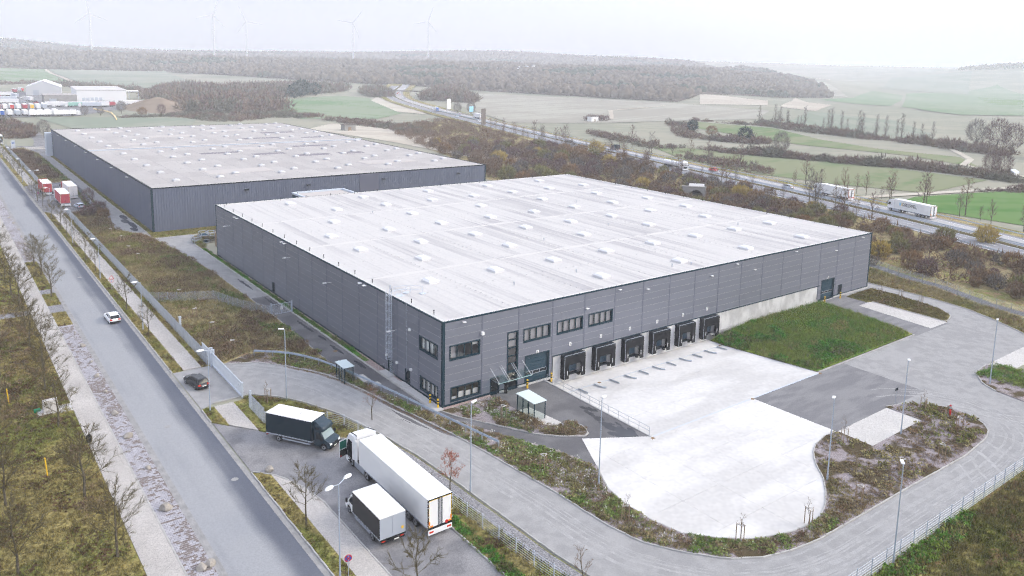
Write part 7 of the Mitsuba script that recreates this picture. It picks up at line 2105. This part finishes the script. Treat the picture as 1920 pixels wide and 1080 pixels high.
def trailer(x0, x1, w, h, sheet, doors='m_trailer', zb=1.12, frame='m_black', lights=True):
    """closed trailer from x0 (rear) to x1 (front)"""
    P = []
    for s in (1, -1):
        y = s * w / 2
        n = 6
        for j in range(n):
            a, b = x0 + 0.06 + (x1 - x0 - 0.06) * j / n, x0 + 0.06 + (x1 - x0 - 0.06) * (j + 1) / n
            P.append(('side_panel', geo(M().box(a + 0.010, b - 0.010, min(y, y - s * 0.06), max(y, y - s * 0.06), zb, h - 0.04), sheet)))
        P.append(('bottom_rail', geo(M().box(x0, x1, min(y, y - s * 0.08) - 0.006, max(y, y - s * 0.08) + 0.006, zb - 0.14, zb), 'm_silver_door')))
        for xw in (x0 + 2.6, x0 + 3.95, x0 + 5.3):
            P += wheel_parts('trailer_wheel', xw, s * (w / 2 - 0.28), 0.5, 0.42, s)
        P.append(('rear_door', geo(M().box(x0, x0 + 0.05, 0.02 if s > 0 else -w / 2 + 0.1, w / 2 - 0.1 if s > 0 else -0.02, zb + 0.02, h - 0.14), doors)))
        if lights:
            for yy in (0.10, 0.2):
                P.append(('locking_bar', geo(M().tubes([[x0 - 0.03, s * yy, zb]], [[x0 - 0.03, s * yy, h - 0.12]], 0.022, 0.022, 6), 'm_black')))
            for z in (zb + 0.3, zb + 1.1, zb + 2.0, h - 0.4):
                P.append(('hinge', geo(M().box(x0 - 0.025, x0 + 0.03, s * (w / 2 - 0.03) - 0.10, s * (w / 2 - 0.03) + 0.05, z, z + 0.1), 'm_silver_door')))
            P.append(('marker_lamp', geo(M().box(x0 - 0.03, x0, s * (w / 2 - 0.32) - 0.2, s * (w / 2 - 0.32) + 0.1, zb + 0.03, zb + 0.17), 'm_orange')))
            P.append(('marker_lamp', geo(M().box(x0 - 0.03, x0, s * (w / 2 - 0.13) - 0.07, s * (w / 2 - 0.13) + 0.07, zb + 0.25, zb + 0.62), 'm_orange')))
            P.append(('tail_light', geo(M().box(x0 - 0.05, x0 + 0.02, s * (w / 2 - 0.35) - 0.22, s * (w / 2 - 0.35) + 0.22, 0.58, 0.76), 'm_brake')))
    P.append(('roof_panel', geo(M().bbox(x0, x1, -w / 2, w / 2, h - 0.05, h, 0.03), 'm_trailer')))
    P.append(('front_wall', geo(M().box(x1 - 0.08, x1, -w / 2 + 0.02, w / 2 - 0.02, zb, h - 0.06), sheet)))
    P.append(('rear_frame', geo(side_frame(x0, w, zb - 0.16, h - 0.01), frame)))
    P.append(('seal_strip', geo(M().box(x0 - 0.012, x0, -w / 2 + 0.08, w / 2 - 0.08, h - 0.16, h - 0.12).box(x0 - 0.012, x0, -w / 2 + 0.08, -w / 2 + 0.12, zb, h - 0.12).box(x0 - 0.012, x0, w / 2 - 0.12, w / 2 - 0.08, zb, h - 0.12), 'm_yellow')))
    P.append(('bumper', geo(M().bbox(x0 - 0.04, x0 + 0.08, -w / 2 + 0.02, w / 2 - 0.02, 0.40, 0.86, 0.02), 'm_white')))
    P.append(('number_plate', geo(M().box(x0 - 0.055, x0 - 0.04, -0.3, 0.3, 0.55, 0.68), 'm_plate')))
    P.append(('chassis', geo(M().box(x0 + 0.3, x1 - 0.6, -0.55, 0.55, 0.72, zb - 0.02), 'm_black')))
    P.append(('landing_leg', geo(M().box(x1 - 3.4, x1 - 3.2, -0.9, -0.78, 0.1, 1.0).box(x1 - 3.4, x1 - 3.2, 0.78, 0.9, 0.1, 1.0), 'm_black')))
    P.append(('floor', geo(M().box(x0, x1, -w / 2 + 0.02, w / 2 - 0.02, zb - 0.1, zb), 'm_black')))
    return P


def side_frame(x0, w, z0, z1):
    return M().box(x0 - 0.01, x0 + 0.10, -w / 2 - 0.005, -w / 2 + 0.09, z0, z1).box(x0 - 0.01, x0 + 0.10, w / 2 - 0.09, w / 2 + 0.005, z0, z1).box(x0 - 0.01, x0 + 0.10, -w / 2 + 0.09, w / 2 - 0.09, z1 - 0.13, z1).box(x0 - 0.01, x0 + 0.10, -w / 2 + 0.09, w / 2 - 0.09, z0, z0 + 0.14)


# long white lorry: nose of the cab at y = -5.2, trailer rear at y = -23.7, driver's door open
SEMI = tractor('m_white_paint', 2.5, True) + trailer(-17.85, -3.3, 2.6, 3.95, 'm_trailer')
put_vehicle('articulated_lorry', SEMI, -14.55, -5.75, 90, 'long white articulated lorry with its driver door open, parked in the lay-by', 'lorry')
k = single('warning_disc', disc(0.17, 0.02, 14).move(at(-13.85, -23.62, 1.2, 0)), 'm_red', 'small dark red disc on the rear frame of the long white lorry', 'disc')

# the three lorries of the far lay-by
RED = trailer(-12.9, -2.9, 2.5, 3.9, 'm_red_sheet', 'm_red_sheet', frame='m_silver_door', lights=False)
RED_T = tractor('m_red')
put_vehicle('articulated_lorry', RED_T + RED, -20.7, 211.5, 90, 'red curtain lorry with white roof at the left of the far lay-by', 'lorry', 'lorries in the far lay-by')
put_vehicle('articulated_lorry', tractor('m_white_paint') + trailer(-14.0, -2.9, 2.5, 3.9, 'm_red_sheet', 'm_red_sheet', frame='m_silver_door', lights=False), -19.0, 189.5, 90, 'red box lorry with white cab, nearest of the far lay-by', 'lorry', 'lorries in the far lay-by')
put_vehicle('articulated_lorry', tractor('m_red') + trailer(-15.2, -2.9, 2.55, 4.0, 'm_trailer', frame='m_silver_door', lights=False), -15.3, 203.5, 90, 'white trailer lorry at the right of the far lay-by', 'lorry', 'lorries in the far lay-by')
put_vehicle('articulated_lorry', tractor('m_white_paint') + trailer(-13.6, -2.9, 2.5, 4.0, 'm_black_sheet', 'm_black_sheet', frame='m_silver_door', lights=False), -21.0, 378, 90, 'black lorry at the left edge at the far end of the road', 'lorry')
k = thing('entrance_pillar', 'blue and white company pillar at the far end of the mesh fence', 'sign')
part(k, 'slab', M().bbox(-19.6, -18.0, 327.6, 328.0, 0, 5.2, 0.03), 'm_galv_pale')
part(k, 'badge', M().box(-19.25, -18.3, 327.57, 327.6, 3.9, 4.4), 'm_blue')

# ------------------------------------------------------------------ traffic on the motorway


def on_mw(t, s):
    """point and heading on lane t, s metres along from the start"""
    L = LineString(mw(t))
    p, q = L.interpolate(s), L.interpolate(s + 3)
    return p.x, p.y, math.degrees(math.atan2(q.y - p.y, q.x - p.x))


def mw_at(t, y):
    a = mw(t)
    s = np.r_[0, np.cumsum(np.hypot(*np.diff(a, axis=0).T))]
    return on_mw(t, float(np.interp(y, a[:, 1], s)))


def drive(name, P, t, y, back, label, cat, group='vehicles on the motorway'):
    x, yy, dg = mw_at(t, y)
    return put_vehicle(name, P, x, yy, dg + (180 if back else 0), label, cat, group, z=0.46 + (1.2 * min(max((math.hypot(x, yy) - 400) / 600, 0), 1)))


BIGT = tractor('m_white_paint') + trailer(-16.4, -2.9, 2.55, 4.0, 'm_trailer', lights=True)
kb = drive('articulated_lorry', BIGT, 0.80, 44, False, 'white articulated lorry with dark lettering on its side, at the right of the motorway', 'lorry')
x_, y_, dg_ = mw_at(0.80, 44)
TX = at(x_, y_, 0.46, dg_)
# the lettering on the trailer's left side (blurred in the distance) and two colour blocks before it
tm = meshkit.text_mesh('DREIPPEL', 0.95, 0.02, bold=True)
c0 = tm.bounds.mean(0)
tv = tm.vertices - c0
part(kb, 'lettering', (np.stack([-8.6 - tv[:, 0] * 0.9, 1.285 + tv[:, 2], 2.75 + tv[:, 1]], 1), tm.faces[:, ::-1] if False else tm.faces), 'm_anthracite', False, TX)
part(kb, 'logo_block', M().box(-5.35, -4.65, 1.276, 1.29, 2.3, 3.2), 'm_skyblue', False, TX) if mat('m_skyblue', (0.25, 0.55, 0.75), 0.5) else None
part(kb, 'logo_block', M().box(-6.0, -5.4, 1.276, 1.29, 2.3, 3.2), 'm_straw', False, TX) if mat('m_straw', (0.8, 0.6, 0.3), 0.5) else None
drive('articulated_lorry', tractor('m_white_paint') + trailer(-16.4, -2.9, 2.55, 4.0, 'm_trailer', frame='m_red'), 0.80, 76, False, 'white trailer lorry with red rear lights farther up the motorway', 'lorry')
TANK = tractor('m_white_paint')
a = np.linspace(0, 2 * math.pi, 20, endpoint=False)
TANK.append(('tank', geo(M().loft([np.stack([0 * a + x, r_ * 1.22 * np.cos(a), 2.15 + r_ * 1.05 * np.sin(a)], 1) for x, r_ in ((-3.0, 0.6), (-3.3, 0.95), (-3.8, 1.0), (-15.0, 1.0), (-15.5, 0.95), (-15.8, 0.6))][::-1]), 'm_white_paint', 40)))
TANK.append(('tank_frame', geo(M().box(-15.5, -3.2, -0.5, 0.5, 0.8, 1.15), 'm_black')))
for s in (1, -1):
    for xw in (-11.6, -12.9, -14.2):
        TANK += wheel_parts('trailer_wheel', xw, s * 0.97, 0.5, 0.42, s)
drive('tanker_lorry', TANK, 0.30, 140, True, 'white tanker lorry coming towards the viewer on the near carriageway', 'lorry')
drive('car', CAR_red, 0.80, 134, False, 'red car driving away behind the bright shrubs of the motorway', 'car')
drive('van', box_lorry('m_teal_paint', 'm_teal_sheet', 3.6, 2.7, 'm_teal_sheet', 2.1, deflector=False, top='m_teal_sheet'), 0.80, 217, False, 'dark van with red tail lights on the far carriageway', 'van')
for t, y, nm, back, lab in ((0.3, 394, 'white', True, 'white car coming down the near carriageway by the dark road sign'), (0.2, 440, 'silver', True, 'silver car on the near carriageway beyond the dark road sign'), (0.8, 470, 'white', False, 'white car far up the far carriageway'), (0.7, 88, 'silver', False, 'pale car half hidden by slim trees on the motorway'),
                            (0.8, 780, 'red', False, 'red car on the distant motorway bend'), (0.72, 800, 'red', False, 'second red car on the distant motorway bend'), (0.3, 720, 'white', True, 'white car before the footbridge'), (0.8, 830, 'red', False, 'third red car on the distant motorway bend'), (0.8, 700, 'silver', False, 'car under the footbridge')):
    drive('car', globals()['CAR_' + nm], t, y, back, lab, 'car')
drive('lorry', box_lorry('m_blue', 'm_trailer', 7, 3.8, 'm_trailer', 2.5), 0.3, 499, True, 'blue-cabbed lorry coming down the far part of the motorway', 'lorry')
drive('articulated_lorry', BIGT, 0.8, 432, False, 'small white lorry by the blue motorway sign', 'lorry')
for (x, y), w_, h_, z_, m, lab in (((301, 487), 8, 11, 4, 'm_white', 'tall white board standing by the distant motorway'), ((307, 462), 9, 6, 3, 'm_skyblue', 'blue direction sign by the distant motorway'), ((254, 366), 8.5, 15, 1, 'm_twig_grey', 'large dark back of a motorway sign above the thicket')):
    k = thing('motorway_sign', lab, 'sign')
    T = at(x, y, 0, 36)
    part(k, 'board', M().box(-w_ / 2, w_ / 2, -0.12, 0.12, z_, z_ + h_ * 0.75), m, False, T)
    part(k, 'post', M().cyl(-w_ * 0.3, 0.2, -0.5, z_ + h_ * 0.7, 0.18, 8), 'm_galv', False, T)
    part(k, 'post', M().cyl(w_ * 0.3, 0.2, -0.5, z_ + h_ * 0.7, 0.18, 8), 'm_galv', False, T)

# ------------------------------------------------------------------ distant lorry park with its halls
struct('lorry_park', drape(Polygon([(-30, 540), (36, 545), (70, 600), (112, 650), (104, 740), (70, 900), (20, 940), (-30, 900)]), 15, 0.35), 'm_layby')
hk = thing('hall', 'white gabled hall with a pale roof at the back of the distant lorry park', 'hall')
HB = at(58, 846, 0.3, -50)
gab = Polygon([(-15, 0), (-15, 8), (0, 14), (15, 8), (15, 0)])
hm = M().prism(gab, 0, 60)
hm.v = [np.stack([v[:, 0], v[:, 2], v[:, 1]], 1) for v in hm.v]
hm.f = [f[:, ::-1] for f in hm.f]
T_h = at(50, 846, 0.3, -8)
part(hk, 'wall', hm, 'm_hall', False, T_h) if dull('m_hall', (0.55, 0.56, 0.58)) else None
for s in (1, -1):
    part(hk, 'roof', M().add([[s * 15.4, -0.4, 7.9], [0, -0.4, 14.1], [0, 60.4, 14.1], [s * 15.4, 60.4, 7.9], [s * 15.4, -0.4, 8.1], [0, -0.4, 14.35], [0, 60.4, 14.35], [s * 15.4, 60.4, 8.1]], [[3, 2, 1, 0], [4, 5, 6, 7], [0, 1, 5, 4], [1, 2, 6, 5], [2, 3, 7, 6], [3, 0, 4, 7]]), 'm_white', False, T_h)
part(hk, 'gate', M().box(-9, -4, -0.12, 0, 0, 5), 'm_galv', False, T_h)
hk = thing('hall', 'long flat-roofed white hall in the middle of the distant lorry park', 'hall')
T_h = at(63, 733, 0.3, -5)
part(hk, 'wall', M().box(0, 40, 0, 92, 0, 9.4), 'm_white', False, T_h)
part(hk, 'roof', M().box(-0.4, 40.4, -0.4, 92.4, 9.4, 10.0), 'm_roof_strip', False, T_h)
part(hk, 'canopy', M().box(40.4, 53, 20, 40, 7.6, 8.1), 'm_white', False, T_h)
for x in (44, 52):
    part(hk, 'column', M().box(x, x + 0.5, 21, 21.5, 0, 7.6), 'm_galv', False, T_h)
for j in range(5):
    part(hk, 'dock_gate', M().box(4 + j * 3.4, 6.6 + j * 3.4, -0.1, 0, 0.2, 3.0), 'm_galv_pale', False, T_h)
hk = thing('shed', 'low beige shed before the distant white hall', 'shed')
T_h = at(33, 690, 0.3, -3)
part(hk, 'wall', M().box(0, 24, 0, 30, 0, 7.2), 'm_shed', False, T_h)
part(hk, 'roof', M().box(-0.3, 24.3, -0.3, 30.3, 7.2, 7.5), 'm_roof_a', False, T_h)
part(hk, 'gate', M().box(4, 9, -0.1, 0, 0, 4.5), 'm_galv', False, T_h)


def far_trailer(cols):
    side, door = cols
    P = [('box', geo(M().box(-6.8, 6.8, -1.28, 1.28, 1.1, 3.95), side)), ('roof_panel', geo(M().box(-6.8, 6.8, -1.28, 1.28, 3.95, 4.02), 'm_white')), ('rear_door', geo(M().box(-6.86, -6.8, -1.2, 1.2, 1.15, 3.85), door))]
    for s in (1, -1):
        for x in (-4.2, -2.9, -1.6, 4.6):
            P += wheel_parts('wheel', x, s * 1.0, 0.5, 0.4, s)[:1]
    P.append(('chassis', geo(M().box(-6.5, 6.5, -0.5, 0.5, 0.7, 1.1), 'm_black')))
    return P


def far_lorry(cols):
    return far_trailer(cols) + [('cab', geo(M().loft([rrect(1.1, 1.22, 0.2, 0.6, 3, 8.4), rrect(1.1, 1.22, 0.2, 2.2, 3, 8.4), rrect(0.9, 1.15, 0.2, 3.5, 3, 8.3)]), 'm_white', 30)), ('windscreen', geo(M().box(9.42, 9.52, -1.0, 1.0, 1.7, 2.6), 'm_glass_dark'))]


COLS = {'white': ('m_white', 'm_white'), 'blue-doored white': ('m_white', 'm_blue'), 'red-doored white': ('m_white', 'm_red'), 'yellow': ('m_white', 'm_yellow'), 'red': ('m_red_sheet', 'm_red_sheet'), 'silver': ('m_galv_pale', 'm_silver_door'), 'pale green': ('m_palegreen', 'm_white')}
dull('m_palegreen', (0.35, 0.62, 0.52))
FT = {c: far_trailer(v) for c, v in COLS.items()}
FL = {c: far_lorry(v) for c, v in COLS.items()}
gl = np.random.default_rng(3)
seq = ['white', 'white', 'silver', 'white', 'blue-doored white', 'white', 'silver', 'white', 'red-doored white', 'white', 'blue-doored white', 'white']
for i, c in enumerate(seq):
    put_vehicle('parked_trailer', FT[c], -24 + i * 4.4, 556 - 0.1 * i, 90, f'{c} trailer, {ORD[i]} from the left in the front row of the distant lorry park', 'trailer', 'trailers in the front row of the lorry park', z=0.4)
for i, c in enumerate(['white', 'red', 'white', 'red-doored white', 'white', 'red', 'yellow', 'white', 'silver']):
    put_vehicle('parked_trailer', FT[c], -8 + i * 4.2, 624, 90, f'{c} trailer, {ORD[i]} from the left in the second row of the lorry park', 'trailer', 'trailers in the second row of the lorry park', z=0.4)
put_vehicle('parked_trailer', FL['white'], 29, 545, 4, 'white lorry parked lengthwise at the right of the front row', 'lorry', z=0.4)
put_vehicle('parked_trailer', FL['white'], 15, 545, 4, 'white lorry parked lengthwise beside the last trailers of the front row', 'lorry', z=0.4)
for i, (x, y, dg, c, lab) in enumerate(((36, 652, 175, 'white', 'white lorry left of the yellow one before the shed'), (43, 646, 172, 'yellow', 'yellow lorry before the beige shed'), (51, 642, 172, 'pale green', 'pale green lorry before the beige shed'), (58, 650, 178, 'white', 'white lorry right of the pale green one'), (60, 638, 172, 'silver', 'silver lorry before the white hall'),
                                         (66, 640, 175, 'red-doored white', 'white lorry with red doors before the white hall'), (71, 643, 172, 'red', 'red lorry before the white hall'), (91, 664, 175, 'white', 'white lorry at the right end of the lorry park'), (97, 660, 175, 'yellow', 'yellow lorry at the right end of the lorry park'), (27, 736, 100, 'white', 'white lorry in the lane of the lorry park'),
                                         (22, 800, 100, 'silver', 'silver lorry in the upper lane of the park'), (47, 872, 90, 'blue-doored white', 'lorry beside the gabled hall'), (9, 700, 170, 'white', 'white lorry at the left of the park'), (12, 745, 170, 'silver', 'silver lorry at the left of the park'), (38, 930, 100, 'red-doored white', 'red and white lorry at the back of the park'),
                                         (30, 900, 95, 'red', 'red lorry at the back of the park'), (16, 830, 170, 'white', 'white lorry at the upper left of the park'), (2, 770, 170, 'red', 'red lorry at the left edge of the park'))):
    put_vehicle('parked_lorry', FL[c], x, y, dg, lab, 'lorry', 'lorries about the distant lorry park', z=0.4)
for i in range(14):
    x, y = gl.uniform(0, 30), gl.uniform(650, 880)
    put_vehicle('parked_car', globals()['CAR_' + ('white', 'black', 'silver', 'red')[i % 4]], x, y, gl.uniform(0, 360), f'small {("white", "black", "silver", "red")[i % 4]} car among the distant parked lorries, {nth(i)} of the scattered cars', 'car', f'{("white", "black", "silver", "red")[i % 4]} cars in the distant lorry park', z=0.4)
# earth mound beside it
xs_ = np.linspace(-1, 1, 30)
mx, my = np.meshgrid(xs_, xs_, indexing='ij')
rr = np.hypot(mx, my)
mz = np.clip(1 - rr, 0, None) ** 0.9 * 13 * (1 + 0.5 * (meshkit.fbm(np.stack([mx * 2, my * 2, 0 * mx], -1), 3, 4) - 0.5)) - 0.3
struct('earth_mound', gridmesh(104 + mx * 26, 610 + my * 60, mz * 0.85), 'm_earth', 'bare brown earth mound beside the lorry park', smooth=True)
single('yellow_pipe', M().path([[56, 605, 1.2], [60, 575, 1.0], [60.5, 562, 0.8], [57, 530, 0.6], [53, 501, 0.4]], 0.45, 7), 'm_straw', 'long yellow pipe lying on the meadow beside the distant lorry park', 'pipe')
k = thing('hut', 'small grey hut on the meadow behind the far warehouse', 'hut')
part(k, 'wall', M().box(155, 162, 370, 376, -0.1, 3.6), 'm_shed')
part(k, 'roof', M().box(154.5, 163, 369.5, 376.5, 3.6, 3.95), 'm_twig_grey')
part(k, 'doorway', M().box(157, 159, 369.93, 370, 0, 2.3), 'm_timber')
k = thing('hut', 'tiny white hut in the tan field across the motorway', 'hut')
part(k, 'wall', M().box(358, 365, 372, 377, -0.1, 4), 'm_white')
part(k, 'roof', M().box(357.6, 365.4, 371.6, 377.4, 4, 4.3), 'm_twig_grey')
part(k, 'doorway', M().box(361, 362.2, 371.93, 372, 0, 2.2), 'm_timber')
xy = scatter(Point(370, 380).buffer(9), 30, gl)
stuff('brush', replicate(BRUSH, xy, 0 * xy[:, 0], gl.uniform(0.7, 1.2, 30), gl), 'm_twig_purple', 'dark brush round the tiny white hut', 'brush')
k = thing('house', 'small white house at the right frame edge behind dark trees', 'house')
part(k, 'wall', M().box(315, 319.5, 56, 59.6, -0.1, 2.6), 'm_white')
rp = M().prism(Polygon([(-0.3, 2.6), (1.8, 3.8), (3.9, 2.6)]), 0, 5.1)
rp.v = [np.stack([314.7 + v[:, 2], 56 + v[:, 0], v[:, 1]], 1) for v in rp.v]
part(k, 'roof', rp, 'm_galv_pale')
part(k, 'window', M().box(316, 316.8, 55.94, 56, 0.9, 1.8), 'm_glass_dark')
part(k, 'window', M().box(317.8, 318.6, 55.94, 56, 0.9, 1.8), 'm_glass_dark')
# far bright stretch of motorway on the wooded slope
c_ = np.array(CLEAR.segmentize(30).coords)
struct('distant_motorway', drape(CLEAR.buffer(9), 12, 4.5), 'm_motorway_concrete')
for i in range(9):
    x, y = CLEAR.interpolate(0.1 + i * 0.1, normalized=True).coords[0]
    put_vehicle('distant_lorry', FL['white' if i % 3 else 'silver'], x, y, 30, f'pale lorry on the wooded slope road, {nth(i)} from the left', 'lorry', 'lorries on the slope of the wooded hill', z=float(H(x, y)[0]) + 5.2)

# ------------------------------------------------------------------ wind turbines on the ridge
mat('m_turbine', (0.74, 0.75, 0.76), 0.5)


def turbine(px, az, dist, hub_z, rot, yaw, bl, label):
    x, y = polar(az, dist)
    z0 = float(H(x, y)[0])
    k = thing('wind_turbine', label, 'wind turbine', 'wind turbines on the skyline')
    part(k, 'tower', M().cyl(x, y, z0 - 2, hub_z - 1, 2.3, 14, 1.4), 'm_turbine')
    T = T4().translate([x, y, hub_z]).rotate([0, 0, 1], yaw)
    part(k, 'nacelle', M().bbox(-4, 5, -1.8, 1.8, -1.6, 1.9, 0.5), 'm_turbine', False, T)
    part(k, 'hub', M().loft([np.stack([0 * a + xx, r_ * np.cos(a), r_ * np.sin(a)], 1) for xx, r_ in ((-4, 1.7), (-5.6, 1.4), (-6.6, 0.5))][::-1]), 'm_turbine', 40, T)
    bv = M().loft([np.array([[-0.25 * c, -0.5 * c, zz], [0.1 * c, -0.2 * c, zz], [0.12 * c, 0.35 * c, zz], [-0.2 * c, 0.5 * c, zz]]) for zz, c in ((1, 1.8), (bl * 0.2, 3.6), (bl * 0.6, 2.2), (bl, 0.6))])
    for j in range(3):
        part(k, 'blade', bv.get(), 'm_turbine', False, T.translate([-5, 0, 0]).rotate([1, 0, 0], rot + 120 * j))


TURB = [(8.87, 2630, 152.3, -8, 75, 'wind turbine at the left end of the skyline'), (16.01, 2192, 141.7, 17, 80, 'tallest looking wind turbine, second from the left'), (18.04, 3353, 173.9, -23, 70, 'faint wind turbine just right of the tallest one'),
        (25.03, 3109, 174.2, 38, 60, 'very faint wind turbine in the middle of the skyline'), (30.19, 3420, 201.2, 20, 55, 'faintest wind turbine at the right')]
for i, (az, d_, hz, rot, yaw, lab) in enumerate(TURB):
    turbine(None, az, d_, hz, rot, yaw, 43 * d_ / 2290, lab)

# ------------------------------------------------------------------ the misty air of the valley: a closed box, sky outside it
ZLO, ZHI = float(GZ.min()) - 1.5, 330.0
scene['haze'] = {'type': 'cube', 'to_world': T4().translate([1200, 1650, (ZLO + ZHI) / 2]).scale([4500, 4300, (ZHI - ZLO) / 2]), 'bsdf': {'type': 'null'}, 'interior': {'type': 'ref', 'id': 'misty_air'}}
labels['haze'] = {'kind': 'stuff', 'label': 'pale autumn haze filling the valley air', 'category': 'haze'}
